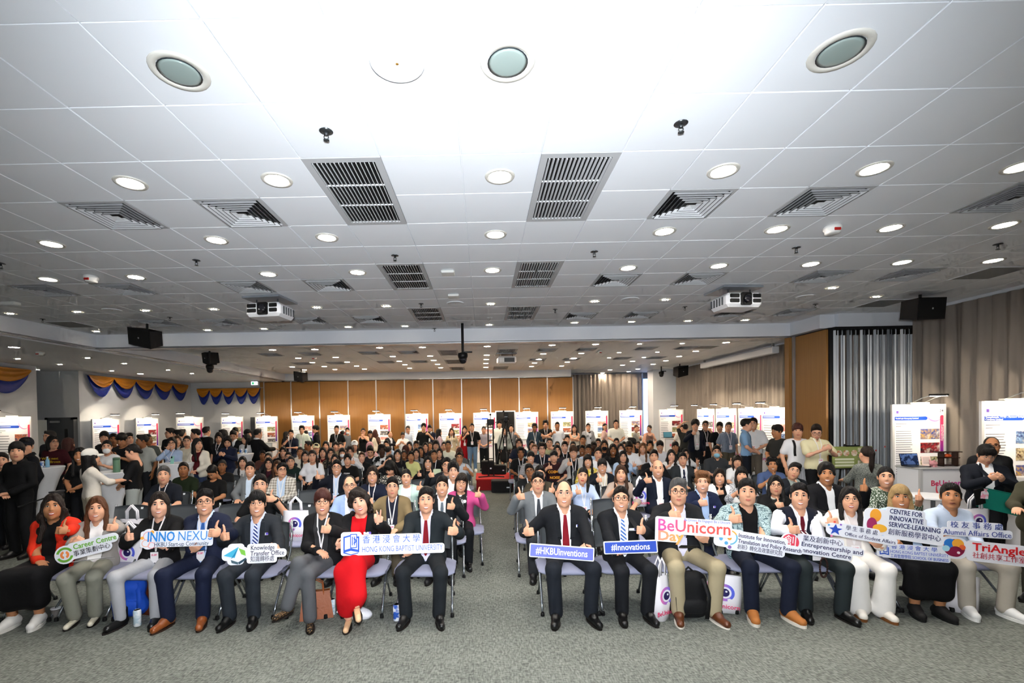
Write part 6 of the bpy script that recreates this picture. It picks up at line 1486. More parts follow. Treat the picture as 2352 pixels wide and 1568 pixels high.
sign(1740,1248,YS-.02,8,'white cut-out sign with coloured dot cluster and three lines of lettering',[(-93,-40,-20,20,10),(-50,62,-22,-2,7),(-50,94,-8,10,7),(-50,58,2,22,7),(-66,-30,-24,24,8)],
 [('Institute for Innovation,',-42,-12,13,'#33385c',.15,'LEFT',98),('Translation and Policy Research',-42,1,13,'#33385c',.15,'LEFT',132),('創新》轉化及政策研究院',-42,14,12,'#33385c',.15,'LEFT',94)],
 [('disc','#e8503a',-72,-14,5),('disc','#e8503a',-62,-20,4),('disc','#f0a83a',-60,-2,4.5),('disc','#5aa6d8',-78,2,4),('disc','#5aa6d8',-66,10,4),('disc','#8a6ab0',-58,18,4),('arc','#6ab8d8',-60,-4,14,3,-80,30),('arc','#f0b04a',-60,-4,14,3,30,90)])
sign(1887,1256,YS,7,'white cut-out sign with round red seal and three lines of lettering',[(-84,-44,-22,20,20),(-50,44,-24,-2,6),(-50,84,-10,8,7),(-50,62,2,22,7)],
 [('業及創新中心',-40,-14,14.5,'#33385c',.15,'LEFT',80),('Entrepreneurship and',-42,-.5,14,'#33385c',.15,'LEFT',122),('Innovation Centre',-42,13,14,'#33385c',.15,'LEFT',100),('創',-64,-2,27,'#f4f2f6',.3,'CENTER')],[('disc','#e0455a',-64,-1,18)])
sign(1978,1226,YS,9,'white cut-out sign with blue star figure and two lines of lettering',[(-70,-34,-14,14,12),(-44,36,-17,4,7),(-44,71,-4,14,8)],
 [('學 生 事 務 處',-32,-8,12,'#33385c',.15,'LEFT',62),('Office of Student Affairs',-33,6,11.5,'#33385c',0,'LEFT',99)],
 [('poly','#2c4fb4',[(-52,-13),(-48,-4),(-38,-4),(-46,2),(-43,11),(-52,6),(-60,12),(-57,2),(-65,-2),(-56,-4)]),('disc','#e8584a',-55,-17,2.4),('disc','#8a5ac0',-42,-13,2.2),('disc','#5aa6d8',-66,-8,2.4),('disc','#e87ab0',-58,16,2.2)])
sign(2074,1206,YS-.05,7,'white cut-out sign with orange and magenta swoosh logo and four text lines',[(-76,-30,-30,30,12),(-34,40,-38,-14,6),(-34,44,-22,6,6),(-34,76,-6,26,6),(-34,76,10,34,6)],
 [('CENTRE FOR',-28,-28,15,NAVY,.2,'LEFT',62),('INNOVATIVE',-28,-13,15,NAVY,.2,'LEFT',64),('SERVICE-LEARNING',-28,2,15,NAVY,.2,'LEFT',97),('創新服務學習中心',-28,19,15,NAVY,.2,'LEFT',99)],
 [('disc',('#f5a83a',dict(kind='zgrad',c2='#e8803a',scale=.05,rough=.5)),-54,-14,11,15),('disc','#a03060',-60,8,10,16),('disc','#f2b43a',-44,14,14,9)])
sign(2097,1269,YS,2,'small white cut-out sign with open book emblem in blue',[(-69,-30,-16,14,4),(-60,50,-17,2,4),(-60,69,-2,16,4)],
 [('香 港 浸 會 大 學',-42,-10,11,'#2a57c0',.1,'LEFT',86),('HONG KONG BAPTIST UNIVERSITY',-44,1,10,'#2a57c0',-.1,'LEFT',108),('工商管理學院 SCHOOL OF BUSINESS',-44,11,9,'#2a57c0',0,'LEFT',108)],
 [('poly','#2a57c0',[(-64,-8),(-55,-10),(-55,-8),(-62,-6),(-62,7),(-55,5),(-48,7),(-48,-8),(-46,-8),(-46,10),(-55,8),(-64,10)]),('rect','#2a57c0',-57,-49,-12,4,1),('rect','#eef0f8',-55.5,-50.5,-10,2,.5)])
sign(2242,1216,YS,1,'white cut-out sign with two rows of plain navy lettering',[(-52,48,-17,2,6),(-64,64,-2,17,6)],[('校 友 事 務 處',0,-8,16,'#2b3f8c',.1,'CENTER',94),('Alumni Affairs Office',0,9,17,'#2b3f8c',0,'CENTER',122)])
sign(2258,1264,YS-.02,4,'white cut-out sign with round multicoloured logo and red lettering',[(-83,-24,-25,26,24),(-30,78,-20,4,8),(-30,83,-4,26,8)],
 [('TriAngle',-20,-6,24,'#d8262c',.5,'LEFT',94),('社創共享工作室',-20,13,15,'#b82a3a',.1,'LEFT',94)],
 [('disc','#8a1f42',-53,1,20),('disc','#2f78c8',-60,-7,12),('disc','#f0a83a',-46,-9,11),('disc','#e86a3a',-38,-2,6),('disc','#a8d8e8',-68,4,7),('disc','#8a1f42',-50,9,12),('disc','#f4e8ee',-45,11,3)])
# ================================================================ poster booths
PW_=.96; PH=2.16; PFR=mat('#d8d9db',.4,metal=.3); PWH=mat('#eeeff4',.55)
LAMPC=(1,.84,.62)
cach={}
def tx_lines(w_,n,lh,seed,al=1.):
    r=np.random.default_rng(seed); L=[]
    for i in range(n): 
        L.append(box(0,w_*(al if i<n-1 else .5)*r.uniform(.86,1),-.0012,0,-i*lh-.3*lh,-i*lh))
    return L
def solve_rz(pl,pr,Y,sign_):
    best=None; 
    for a in np.linspace(0,80,161):
        rz=math.radians(a*sign_); c=atY((pl+pr)/2,1000,Y); d=A_(math.cos(rz),math.sin(rz),0)*PW_/2
        w_=project(c+d)[0]-project(c-d)[0]; e=abs(w_-(pr-pl))
        if best is None or e<best[0]: best=(e,rz)
    return best[1]
m_post=simple('post',box(-.02,.02,-.02,.02,0,PH)); m_rail=simple('rail',box(-PW_/2,PW_/2,-.02,.02,PH-.04,PH)); m_panel=simple('panel',box(-PW_/2+.02,PW_/2-.02,-.008,.008,.1,PH-.04))
m_lampb=simple('lamp_base',box(-.17,.17,-.05,.05,PH,PH+.035,.01)); 
m_arm=[simple('lamp_arm',tube([(x,0,PH+.03),(x-.03,-.22,PH+.11),(x-.05,-.42,PH+.15)],.006,6)) for x in (-.11,.11)]
m_lh=simple('lamp_head',box(-.2,.1,-.46,-.39,PH+.14,PH+.175,.01)); m_lg=simple('lamp_glass',box(-.18,.08,-.45,-.4,PH+.134,PH+.14))
m_bar=simple('header_bar',poly_xz([(-.44,1.86),(.12,1.86)]+[(.12+.035*math.cos(a),1.895+.035*math.sin(a)) for a in np.linspace(-1.57,1.57,7)]+[(.12,1.93),(-.44,1.93)],-.011,.002))
m_strip=simple('side_strip',[(*put(poly_xz(rrect(-.035,.035,-.45,.45,.034),0,.002)),0)])
def swirl():
    V=[];F=[];n=16
    for i in range(n+1):
        a=math.radians(150+i*(160/n)); r=.15; w_=.028*math.sin(math.pi*(i+.5)/(n+1))
        V+=[(.3+r*math.cos(a),-.0095,2.0+r*math.sin(a)),(.3+(r+w_)*math.cos(a),-.0095,2.0+(r+w_)*math.sin(a))]
    for i in range(n): F.append((2*i,2*i+1,2*i+3,2*i+2))
    return np.array(V),F
m_swirl=simple('swirl',swirl()); SWM=mat('#f08ac0',.5,kind='zgrad',c2='#5aa0e8',scale=2.05)
m_pic=simple('picture',put(box(-.17,.17,-.002,0,-.095,.095))); m_logo=simple('logo',box(-.4,-.36,-.0105,-.009,1.99,2.04)); m_logot=simple('logo_text',[box(-.34,-.16,-.0105,-.009,2.015,2.03),box(-.34,-.13,-.0105,-.009,1.995,2.004)])
STRIPM=mat('#ef3d5a',.5,kind='zgrad',c2='#3a2aa0',scale=.42); BARM=mat('#1c46b0',.5); TXM=mat('#8a8c96',.6); TXM.cycles.emission_sampling='NONE'; LG=mat('#fff3dc',.5,emit=25); LG.cycles.emission_sampling='NONE'
PICS=[('#2a4a9a','#c8a050',30),('#a02a30','#202028',26),('#3a5a3a','#c8b890',30),('#c86a2a','#2a3a5a',28),('#18181c','#8a8a90',40),('#e05048','#f4c8c0',30),('#2a3a70','#90b0d8',34),('#d8c8a0','#503020',36)]
def booth(pl,pr,py,Y,label,sg=0,rz=None,pics=3,seed=0,counter=True,lamp_on=True,num=None,title=None,en=36,ctop=None):
    if rz is None: rz=solve_rz(pl,pr,Y,sg) if sg else 0.
    c=atY((pl+pr)/2,py,Y); sc_=c[2]/PH; t=thing('poster_booth',(c[0],c[1],0),label,'poster stand','exhibition poster stands',rz=rz,scale=(1,1,min(max(sc_,.93),1.05)))
    for x in (-PW_/2+.02,PW_/2-.02): obj('post',m_post,PFR,t,loc=(x,0,0))
    obj('rail',m_rail,PFR,t); pn=obj('panel',m_panel,PWH,t)
    obj('header_bar',m_bar,BARM,pn); obj('swirl',m_swirl,SWM,pn); obj('side_strip',m_strip,STRIPM,pn,loc=(.415,-.012,1.5)); obj('logo',m_logo,mat('#5a3a9a',.5),pn); obj('logo_text',m_logot,mat('#9a9ab8',.5),pn)
    r=np.random.default_rng(seed); near=Y<10
    n1=20 if near else 12; lh=.042 if near else .07
    tm=mesh_np('text_lines',[(v,f,0) for v,f in tx_lines(.3,n1,lh,seed)],False); o=obj('text_lines',tm,TXM,pn,loc=(-.41,-.0095,1.66)); o['kind']='stuff'
    o=obj('text_lines',mesh_np('text_lines',[(v,f,0) for v,f in tx_lines(.22,2,.045,seed+1)],False),TXM,pn,loc=(-.41,-.0095,1.8)); o['kind']='stuff'
    for k in range(pics):
        a=PICS[(seed*3+k)%len(PICS)]; obj('picture',m_pic,mat(a[0],.5,kind='photo',c2=a[1],scale=a[2]),pn,loc=(.2,-.0095,1.6-.26*k))
    if num: obj('lettering',text_mesh(num,.07,'CENTER',.0008),mat('#4a3a5a',.5),pn,loc=(.405,-.012,2.03))
    if title:
        for k,tt in enumerate(title): obj('lettering',text_mesh(tt,.036,'LEFT',.0004),mat('#f4f4f8',.5),pn,loc=(-.42,-.0135,1.895+(.017 if len(title)>1 else 0)-.034*k))
    else: obj('title_line',simple('title_line',[box(-.42,-.42+r.uniform(.25,.45),-.0135,-.012,1.888,1.905)]),mat('#dfe4f4',.5),pn)
    if num: obj('lettering',text_mesh('Sustainability',.06,'CENTER'),mat('#f8e8f0',.5),pn,loc=(.415,-.0145,1.62),rot=(0,math.pi/2,0))
    lb=obj('lamp_base',m_lampb,mat('#e9e6da',.4),t)
    for a in m_arm: obj('lamp_arm',a,ALU,lb)
    lh_=obj('lamp_head',m_lh,BLK2,lb); 
    if lamp_on: obj('lamp_glass',m_lg,LG,lh_)
    R=rotm(z=rz); lp=A_(c[0],c[1],0)+R@A_(-.05,-.43,(PH+.12)*t.scale[2]); tg=A_(c[0],c[1],0)+R@A_(0,.25,1.85)
    if lamp_on: lamp('poster_lamp_light','SPOT',lp,en,LAMPC,aim=tg,spot_size=math.radians(112),spot_blend=.22,shadow_soft_size=.04)
    if counter:
        ct=thing('display_counter',A_(c[0],c[1],0)+R@A_(0,-.3,0),'white display counter in front of the '+label.replace('tall ','').replace('poster stand','stand').replace(' with','')[:70],'counter','exhibition counters',rz=rz)
        obj('cabinet',simple('cabinet',box(-.46,.46,-.22,.22,.02,.96,.008)),PWH,ct); obj('worktop',simple('worktop',box(-.48,.48,-.25,.24,.96,.985,.006)),PFR,ct)
        for x in (-.45,.45): obj('corner_post',simple('corner_post',box(x-.02,x+.02,-.24,-.2,0,.96)),PFR,ct)
        sm=obj('front_swirl',mesh_np('front_swirl',[(swirl()[0]*A_(1.2,1,1.2)+A_(-.36,-.215,-1.75),swirl()[1],0)],False),mat('#f0506a',.5,kind='zgrad',c2='#f0a04a',scale=.7),ct)
        obj('lettering',text_mesh('BeUnicorn',.13,'CENTER',.003),mat('#e0405a',.5,kind='xgrad',c2='#c050b0',scale=.3),ct,loc=(0,-.224,.72))
    return t
booth(-8,70,957,11.9,'tall poster stand at the photo edge before the swag wall',1,seed=1,en=36)
booth(217,270,962,15.3,'tall poster stand beside the lobby doors with dark photo',1,seed=2)
booth(317,359,960,17.2,'tall poster stand deeper along the swag wall',1,seed=3)
booth(405,467,958,16.2,'tall poster stand with orange photo in the lobby',0,seed=4,en=24)
booth(509,558,957,19.4,'tall poster stand glaring white before the grey end wall',0,seed=5,en=27)
booth(587,637,956,19.4,'tall poster stand at the first brown panel',0,seed=6)
for k,(c_,l) in enumerate(((696,'tall poster stand behind the microphone holder'),(778,'tall poster stand with a black and white face photo'),(871,'tall poster stand with red chart box'),(957.5,'tall poster stand with blue shield diagram'),(1034.5,'tall poster stand behind the beige dress'),(1113,'tall poster stand beside the open partition door'),(1210,'tall poster stand with red car photo'),(1291,'tall poster stand with bar chart before the last panel'),(1370.5,'tall poster stand before the corner curtain'),(1448.5,'tall poster stand with drawing of spectacles'))):
    booth(c_-24.5,c_+24.5,956-.0165*(c_-600),19.4,l,0,seed=7+k,en=45)
booth(1515,1568,940,18.2,'tall poster stand with three blue photos by the column',0,seed=19,en=18)
booth(1607,1636,939,16.4,'tall poster stand behind the bushy haired visitor',-1,seed=20,en=75)
booth(1650,1686,938,15.0,'tall poster stand behind the blue checked shirt',-1,seed=21,en=75)
booth(1706,1741,937,13.8,'tall poster stand behind the sky blue polo',-1,seed=22,en=75)
booth(1760,1803,936,12.5,'tall poster stand with plant photo beside the brown panel',-1,seed=23,en=75)
b24=booth(2057,2161,928,8.35,'tall poster stand numbered 24 beside the concertina partition',-1,seed=24,num='24',title=['Tochi Lab Company Limited'],en=70)
b26=booth(2262,2392,920,6.85,'tall poster stand at the photo edge behind the two suits',-1,seed=26,title=["Tsungthatsala, TTTD - Farmers' Bridge",'Company Limited'],en=70)
# ================================================================ cocktail tables
TCL=mat('#dcdee3',.8,bump=.3,scale=10,var=.03)
def cocktail(px,py,Y,label,h=1.1,r=.31):
    p=atY(px,py,Y); t=thing('cocktail_table',(p[0],p[1],0),label,'table','white covered cocktail tables')
    n=32; V=[];F=[]; prof=[(r,h-.02),(r*.98,h-.06),(.24,h-.22),(.15,h-.5),(.12,h-.72),(.16,.22),(.24,.01)]
    for k,(rr,z) in enumerate(prof):
        for j in range(n):
            a=2*math.pi*j/n; q=1+(.07*math.cos(4*a) if 1<k else 0)+(.03*math.sin(8*a+k) if k>1 else 0); V.append((rr*q*math.cos(a),rr*q*math.sin(a),z))
    for k in range(len(prof)-1):
        for j in range(n): F.append((k*n+(j+1)%n,k*n+j,(k+1)*n+j,(k+1)*n+(j+1)%n))
    obj('stretch_cover',mesh_np('stretch_cover',[(np.array(V),np.array(F),0)]),TCL,t); obj('table_top',simple('table_top',lathe([(r,h-.03),(r+.006,h-.015),(r,h)],32)),TCL,t)
    obj('pole',simple('pole',tube([(0,0,.02),(0,0,h-.03)],.03)),ALU,t); obj('base_plate',simple('base_plate',lathe([(.2,0),(.2,.02),(.05,.03)],20)),ALU,t)
    return (p[0],p[1],h)
ct1=cocktail(102,1073,9.0,'white covered cocktail table with boxes and bottles beside the maroon tee')
ct2=cocktail(258,1083,8.0,'white covered cocktail table with a green flask')
ct3=cocktail(406,1058,9.45,'white covered cocktail table under the light blue shirt leaner')
ct4=cocktail(552,1037,11.75,'white covered cocktail table carrying a row of cans')
def can(x,y,z,label,c1='#3a6ab8',c2='#e8ecf2',h=.125,r=.032,cat='drink can',name='drink_can'):
    t=thing(name,(x,y,z),label,cat); obj('can_body',simple('can_body',lathe([(r*.8,0),(r,.008),(r,h-.012),(r*.82,h-.002)],16),None,True),mat(c1,.3,kind='blotch',c2=c2,scale=18),t); obj('lid',simple('lid',lathe([(r*.82,h-.003),(r*.8,h),(r*.7,h-.002)],14)),ALU,t)
can(ct1[0]+.05,ct1[1]-.1,ct1[2],'blue and white drink can on the table beside the maroon tee'); 
t=thing('water_bottle',(ct1[0]+.14,ct1[1]-.08,ct1[2]),'clear blue water bottle on the table beside the maroon tee','bottle'); obj('bottle_body',simple('bottle_body',lathe([(.03,0),(.034,.01),(.034,.11),(.03,.14),(.014,.17),(.014,.19)],16),None,True),mat('#8fc0e0',.15),t); obj('bottle_cap',simple('bottle_cap',lathe([(.016,.19),(.016,.21)],12)),WHT,t)
t=thing('box',(ct1[0]-.12,ct1[1]-.1,ct1[2]),'small dark carton on the table beside the maroon tee','box'); obj('carton',simple('carton',box(-.09,.09,-.05,.05,0,.1,.003)),mat('#1c2230',.6),t); obj('label_panel',simple('label_panel',poly_xz(rrect(.0,.08,.01,.09,.002),-.052,.001)),mat('#b8bcc4',.5),t)
t=thing('flask',(ct2[0]+.16,ct2[1]-.1,ct2[2]),'sage green cylindrical flask on a cocktail table','bottle'); obj('flask_body',simple('flask_body',lathe([(.05,0),(.052,.01),(.052,.21),(.048,.215)],20),None,True),mat('#5f8268',.5),t); obj('flask_lid',simple('flask_lid',lathe([(.052,.215),(.052,.25),(.04,.255)],20),None,True),mat('#4a6a54',.5),t)
for k in range(4): can(ct4[0]-.2+.13*k,ct4[1]-.08,ct4[2],['white','blue and white','blue','pale blue'][k]+' drink can in the row on the furthest cocktail table',['#dfe6ee','#b8c8e0','#2a5ab0','#7aa8d8'][k])
t=thing('snack_plate',(ct4[0]+.02,ct4[1]-.2,ct4[2]),'plate of pastries before the row of cans','plate'); obj('plate',simple('plate',lathe([(.05,0),(.09,.012),(.092,.016),(.06,.008)],20)),WHT,t)
for k in range(5): obj('pastry',GC.setdefault('pastry',simple('pastry',ellip((0,0,0),(.03,.024,.018),8,5),None,True)),mat('#c89a52',.7),t,loc=(.045*math.cos(k*1.3),.045*math.sin(k*1.3),.025))
t=thing('mobile_phone',(ct3[0]+.02,ct3[1]-.18,ct3[2]),'mint green phone standing on the light blue shirt leaner table','phone'); obj('case',simple('case',put(box(-.037,.037,-.004,.004,0,.155,.003),rotm(x=-.2))),mat('#8fc9bc',.4),t); obj('camera_bump',simple('camera_bump',put(box(-.03,.0,-.007,-.004,.11,.148,.001),rotm(x=-.2))),DARK,t)
# ================================================================ camera gear and stage
t=thing('stage_platform',(0,0,0),'low red carpeted platform in the aisle','stage'); RC_=mat('#b01c1a',.85,bump=.2,scale=120)
obj('deck',simple('deck',box(-.22,.86,12.1,13.4,.27,.3,.004)),RC_,t); obj('skirt',simple('skirt',box(-.2,.84,12.11,13.38,0,.27)),mat('#8e1416',.85,bump=.2,scale=60),t)
def tripod(px,Y,zt,label,spread=.45,z0=0,cam=True,legc=BLK2):
    p=atY(px,1000,Y); t=thing('camera_tripod',(p[0],p[1],z0),label,'tripod'); H_=zt-z0
    for k in range(3):
        a=.5+k*2.094; lg_=obj('leg',simple('leg',[tube([(.03*math.cos(a),.03*math.sin(a),H_-.28),(spread*.55*math.cos(a),spread*.55*math.sin(a),(H_-.28)*.5)],.019,8)]),legc,t); obj('lower_leg',simple('lower_leg',tube([(spread*.5*math.cos(a),spread*.5*math.sin(a),(H_-.28)*.55),(spread*math.cos(a),spread*math.sin(a),0)],.013,8)),GUN,lg_)
        obj('spreader',simple('spreader',tube([(0,0,H_*.42),(spread*.56*math.cos(a),spread*.56*math.sin(a),H_*.46)],.008,6)),legc,t)
    obj('centre_column',simple('centre_column',tube([(0,0,H_*.4),(0,0,H_-.12)],.02)),GUN,t)
    hd=obj('fluid_head',simple('fluid_head',[put(box(-.06,.06,-.07,.07,H_-.2,H_-.1,.02)),],None),BLACK,t); obj('bowl',simple('bowl',lathe([(.03,H_-.3),(.07,H_-.24),(.075,H_-.2),(.05,H_-.19)],16),None,True),BLACK,t)
    obj('pan_handle',simple('pan_handle',tube([(-.05,.02,H_-.14),(-.2,-.1,H_-.2),(-.34,-.2,H_-.26)],[.011,.009,.014],8)),BLACK,t)
    obj('tilt_knob',simple('tilt_knob',put(lathe([(.03,0),(.035,.02),(.02,.035)],12),rotm(y=math.pi/2),(.06,0,H_-.15))),BLACK,t); obj('quick_plate',simple('quick_plate',box(-.04,.04,-.08,.08,H_-.1,H_-.08)),GUN,t)
    if cam:
        bd=obj('video_camera',simple('video_camera',box(-.07,.07,-.14,.16,H_-.08,H_+.06,.02)),BLACK,t); obj('lens_hood',simple('lens_hood',put(lathe([(.04,0),(.045,.05),(.06,.1)],14),rotm(x=math.pi/2),(0,-.13,H_-.02))),BLACK,bd); obj('viewfinder',simple('viewfinder',box(-.1,-.05,-.02,.12,H_+.05,H_+.1,.01)),BLACK,bd)
    return t
tripod(127,6.2,1.13,'black camera tripod with long pan handle behind the red blazer',.4,cam=False)
tripod(1163,14.2,2.02,'tall black tripod carrying a video camera at the aisle end',.5)
p=atY(1127,1000,12.55); t=thing('light_stand',(p[0],p[1],.3),'slim black stand with light head on the red platform','light stand')
for x in (-.07,.07): obj('upright',simple('upright',tube([(x,0,.02),(x,0,1.5)],.018)),BLACK,t)
for z in (.5,1.0,1.35): obj('crossbar',simple('crossbar',tube([(-.08,0,z),(.08,0,z)],.012)),BLACK,t)
for q in (-1,1): obj('foot',simple('foot',tube([(0,0,.02),(q*.35,-.15,.015)],.015)),BLACK,t)
obj('head',simple('head',box(-.1,.1,-.06,.06,1.42,1.58,.02)),BLACK,t); obj('ball_top',simple('ball_top',ellip((0,0,1.7),(.03,.03,.03),10,6),None,True),BLACK,t); obj('stem',simple('stem',tube([(0,0,1.55),(0,0,1.7)],.01)),BLACK,t)
for px,py,Y,sz,l,z in ((1120,1092,13.2,(.34,.3,.38),'small black loudspeaker box on the platform beside the light stand',.3),(1148,1095,13.15,(.36,.3,.26),'black equipment case on the platform under the tripod',.3),(1153,1128,11.9,(.55,.4,.3),'black rack case on the floor before the red platform',0)):
    p=atY(px,py,Y); t=thing('equipment_case',(p[0],p[1],z),l,'equipment case'); obj('shell',simple('shell',box(-sz[0]/2,sz[0]/2,-sz[1]/2,sz[1]/2,0,sz[2],.02)),BLK2,t); obj('front_panel',simple('front_panel',poly_xz(rrect(-sz[0]*.42,sz[0]*.42,sz[2]*.1,sz[2]*.9,.02),-sz[1]/2-.004,.004)),mat('#08080a',.8),t); obj('plate',simple('plate',poly_xz(rrect(sz[0]*.2,sz[0]*.34,sz[2]*.4,sz[2]*.5,.004),-sz[1]/2-.007,.002)),ALU,t)
# ================================================================ bags, cups and other small things
PRW=mat('#efedf2',.7,bump=.25,scale=7)
def eye_logo(t,x,y,z,s,par):
    obj('eye_ring',mesh_np('eye_ring',[(*disc_xz(0,0,.085*s,0,22,th=.001),0)],False),mat('#e07ac0',.5,kind='xgrad',c2='#5a6ae0',scale=.06*s),par,loc=(x,y,z))
    obj('eye_iris',mesh_np('eye_iris',[(*disc_xz(0,0,.058*s,-.001,22,th=.001),0)],False),mat('#eef0fa',.5),par,loc=(x,y,z)); obj('eye_pupil',mesh_np('eye_pupil',[(*disc_xz(0,0,.04*s,-.002,18,th=.001),0)],False),mat('#28205e',.4),par,loc=(x,y,z)); obj('eye_glint',mesh_np('eye_glint',[(*disc_xz(.012*s,.012*s,.01*s,-.003,10,th=.001),0)],False),WHT,par,loc=(x,y,z))
def tote(pos,label,w_=.32,h_=.38,rz=0,tilt=0,slim=.07,handles=True,logo=True,c=PRW):
    t=thing('tote_bag',pos,label,'tote bag','white tote bags',rz=rz); R=rotm(x=tilt)
    V=[];n=9
    for z,(f,d) in ((0,(.94,1)),(h_*.4,(1,1.15)),(h_*.8,(1,.7)),(h_,(.98,.35))):
        for i in range(n): u=i/(n-1)-.5; V.append((u*w_*f,-slim*d*(1-(2*u)**4)*.5-.004+.006*math.sin(9*u+z*20),z))
        for i in range(n): u=.5-i/(n-1); V.append((u*w_*f,slim*d*(1-(2*u)**4)*.5+.004,z))
    F=[]; m=2*n
    for k in range(3):
        for i in range(m): F.append((k*m+i,k*m+(i+1)%m,(k+1)*m+(i+1)%m,(k+1)*m+i))
    F.append(tuple(range(m))[::-1]); bd=obj('bag_body',mesh_np('bag_body',[(*put((np.array(V),F),R),0)]),c,t)
    if handles:
        for yy in (-slim*.2,slim*.2): obj('handle',mesh_np('handle',[(*put(strip([(-w_*.22,yy,h_-.02),(-w_*.2,yy,h_+.1),(0,yy,h_+.17),(w_*.2,yy,h_+.1),(w_*.22,yy,h_-.02)],.025,.0),R),0)]),c,t)
    if logo:
        eye_logo(t,0,-slim*.62,h_*.58,1.,bd); obj('lettering',text_mesh('BeUnicorn',.06,'CENTER',.001),mat('#d83a6a',.5),bd,loc=(0,-slim*.66,h_*.2))
    return t
def fl(px,py): p=atZ(px,py,0); return (p[0],p[1],0)
# hung on front row chair backs
def hung(px,py,Y,l,**k): p=atY(px,py,Y); tote(tuple(p),l,**k)
tote((atY(305,1250,5.72)[0],5.72,.455),'white tote bag with eye logo on the seat behind the grey blazer',h_=.3)
hung(300,1312,5.0,'white tote bag with red lettering hanging between grey blazer and black blazer')
tote((atY(681,1250,5.72)[0],5.72,.455),'white tote bag with eye logo standing behind the crossed jeans')
hung(1470,1162,6.95,'white tote bag with eye logo beside the taupe ruffle blouse',h_=.28,w_=.2)
tote(fl(1517,1419),'white tote bag leaning on a chair leg between striped tie and khaki trousers',w_=.2,h_=.42,rz=.5,slim=.12)
tote(fl(1664,1402),'pinkish tote bag on the floor behind the khaki trousers',w_=.3,h_=.36,handles=False,rz=-.4,slim=.12)
tote(fl(1622,1405),'crumpled white and pink bag beside the black backpack',w_=.16,h_=.3,rz=.3,slim=.1,logo=False,handles=False,c=mat('#e6d8e2',.7,kind='blotch',c2='#f090b0',scale=9))
tote(fl(2208,1402),'pale tote bag on the floor between black skirt and cream trousers',w_=.28,h_=.34,rz=-.3,slim=.12,logo=False,handles=False)
hung(2240,1232,5.55,'white tote bag hanging from the navy suit wrist',h_=.34)
tote(fl(1070,1165),'crumpled cream tote bag on the floor beside the pink shawl',w_=.3,h_=.4,slim=.12,logo=False,handles=False)
def pack(px,py,label,c,w_=.32,h_=.45,rz=0,d=.2):
    t=thing('backpack',fl(px,py),label,'backpack',rz=rz); V,F=surf([cone((-w_*.22,0,h_*.25),(w_*.22,0,h_*.25),h_*.24,sc=(1,d/w_*1.3,1)),cone((-w_*.16,0,h_*.72),(w_*.16,0,h_*.72),h_*.24,sc=(1,d/w_*1.2,1),k=.1),ell((0,0,-.6),(2,2,.6),s=-1,k=.01)],.016,.04)
    m=mat(c,.7,bump=.4,scale=12); obj('pack_body',mesh_np('pack_body',[(V,F,0)]),m,t); obj('front_pocket',mesh_np('front_pocket',[(*surf([cone((-w_*.2,-d*.42,h_*.3),(w_*.2,-d*.42,h_*.3),h_*.15,sc=(1,.4,1))],.016,.02),0)]),m,t)
    obj('top_handle',simple('top_handle',tube([(-.05,0,h_*.93),(0,0,h_*1.03),(.05,0,h_*.93)],.01)),m,t)
    for q in (-1,1): obj('strap',mesh_np('strap',[(*strip([(q*w_*.3,-d*.3,h_*.85),(q*w_*.42,-d*.5,h_*.5),(q*w_*.36,-d*.45,.03)],.04,.01),0)]),m,t)
pack(302,1415,'bright blue backpack under the chair beside the black boots','#1c4fc0',.26,.42,.3)
pack(1582,1418,'black backpack on the floor behind the khaki trousers','#0e0f12',.36,.48)
def handbag(px,py,label,c,w_=.3,h_=.24,rz=0):
    t=thing('handbag',fl(px,py),label,'handbag',rz=rz); m=mat(c,.45,bump=.15,scale=30,spec=.5)
    V=[(-w_*.5,-.08,0),(w_*.5,-.08,0),(w_*.5,.08,0),(-w_*.5,.08,0),(-w_*.4,-.03,h_),(w_*.4,-.03,h_),(w_*.4,.03,h_),(-w_*.4,.03,h_)]
    obj('bag_body',mesh_np('bag_body',[(np.array(V),[(3,2,1,0),(4,5,6,7),(0,1,5,4),(1,2,6,5),(2,3,7,6),(3,0,4,7)],0)],False),m,t)
    for y in (-.03,.03): obj('handle',simple('handle',tube([(-.07,y,h_-.04),(-.06,y,h_+.08),(0,y,h_+.12),(.06,y,h_+.08),(.07,y,h_-.04)],.008)),m,t)
handbag(728,1415,'tan leather handbag on the floor beside the faded grey jeans','#8e4a20',.32,.26,.3)
handbag(357,1405,'brown leather bag behind the blue backpack','#5e2c14',.26,.24,-.3)
def cup(px,py,l,c='#6a6662'):
    t=thing('paper_cup',fl(px,py),l,'paper cup','paper cups on the floor'); obj('cup_wall',simple('cup_wall',lathe([(.029,0),(.03,.003),(.042,.105)],20),None,True),mat(c,.6),t); obj('rim',simple('rim',lathe([(.041,.1),(.044,.105),(.043,.11),(.038,.108)],20),None,True),WHT,t)
cup(129,1420,'grey paper cup on the carpet under the grey blazer chair'); cup(519,1418,'grey paper cup on the carpet beside the charcoal suit chair')
def flcan(px,py,l,c1,c2): p=fl(px,py); can(p[0],p[1],0,l,c1,c2,.16,.034)
flcan(316,1437,'pale drink can on the carpet beside the blue backpack','#b8ccd8','#e8ecf0'); flcan(763,1411,'pale blue drink can on the carpet behind the tan handbag','#9ab8c8','#dfe8ee'); flcan(911,1424,'blue and white drink can on the carpet beside the maroon tie chair','#2a55b0','#e8ecf4')
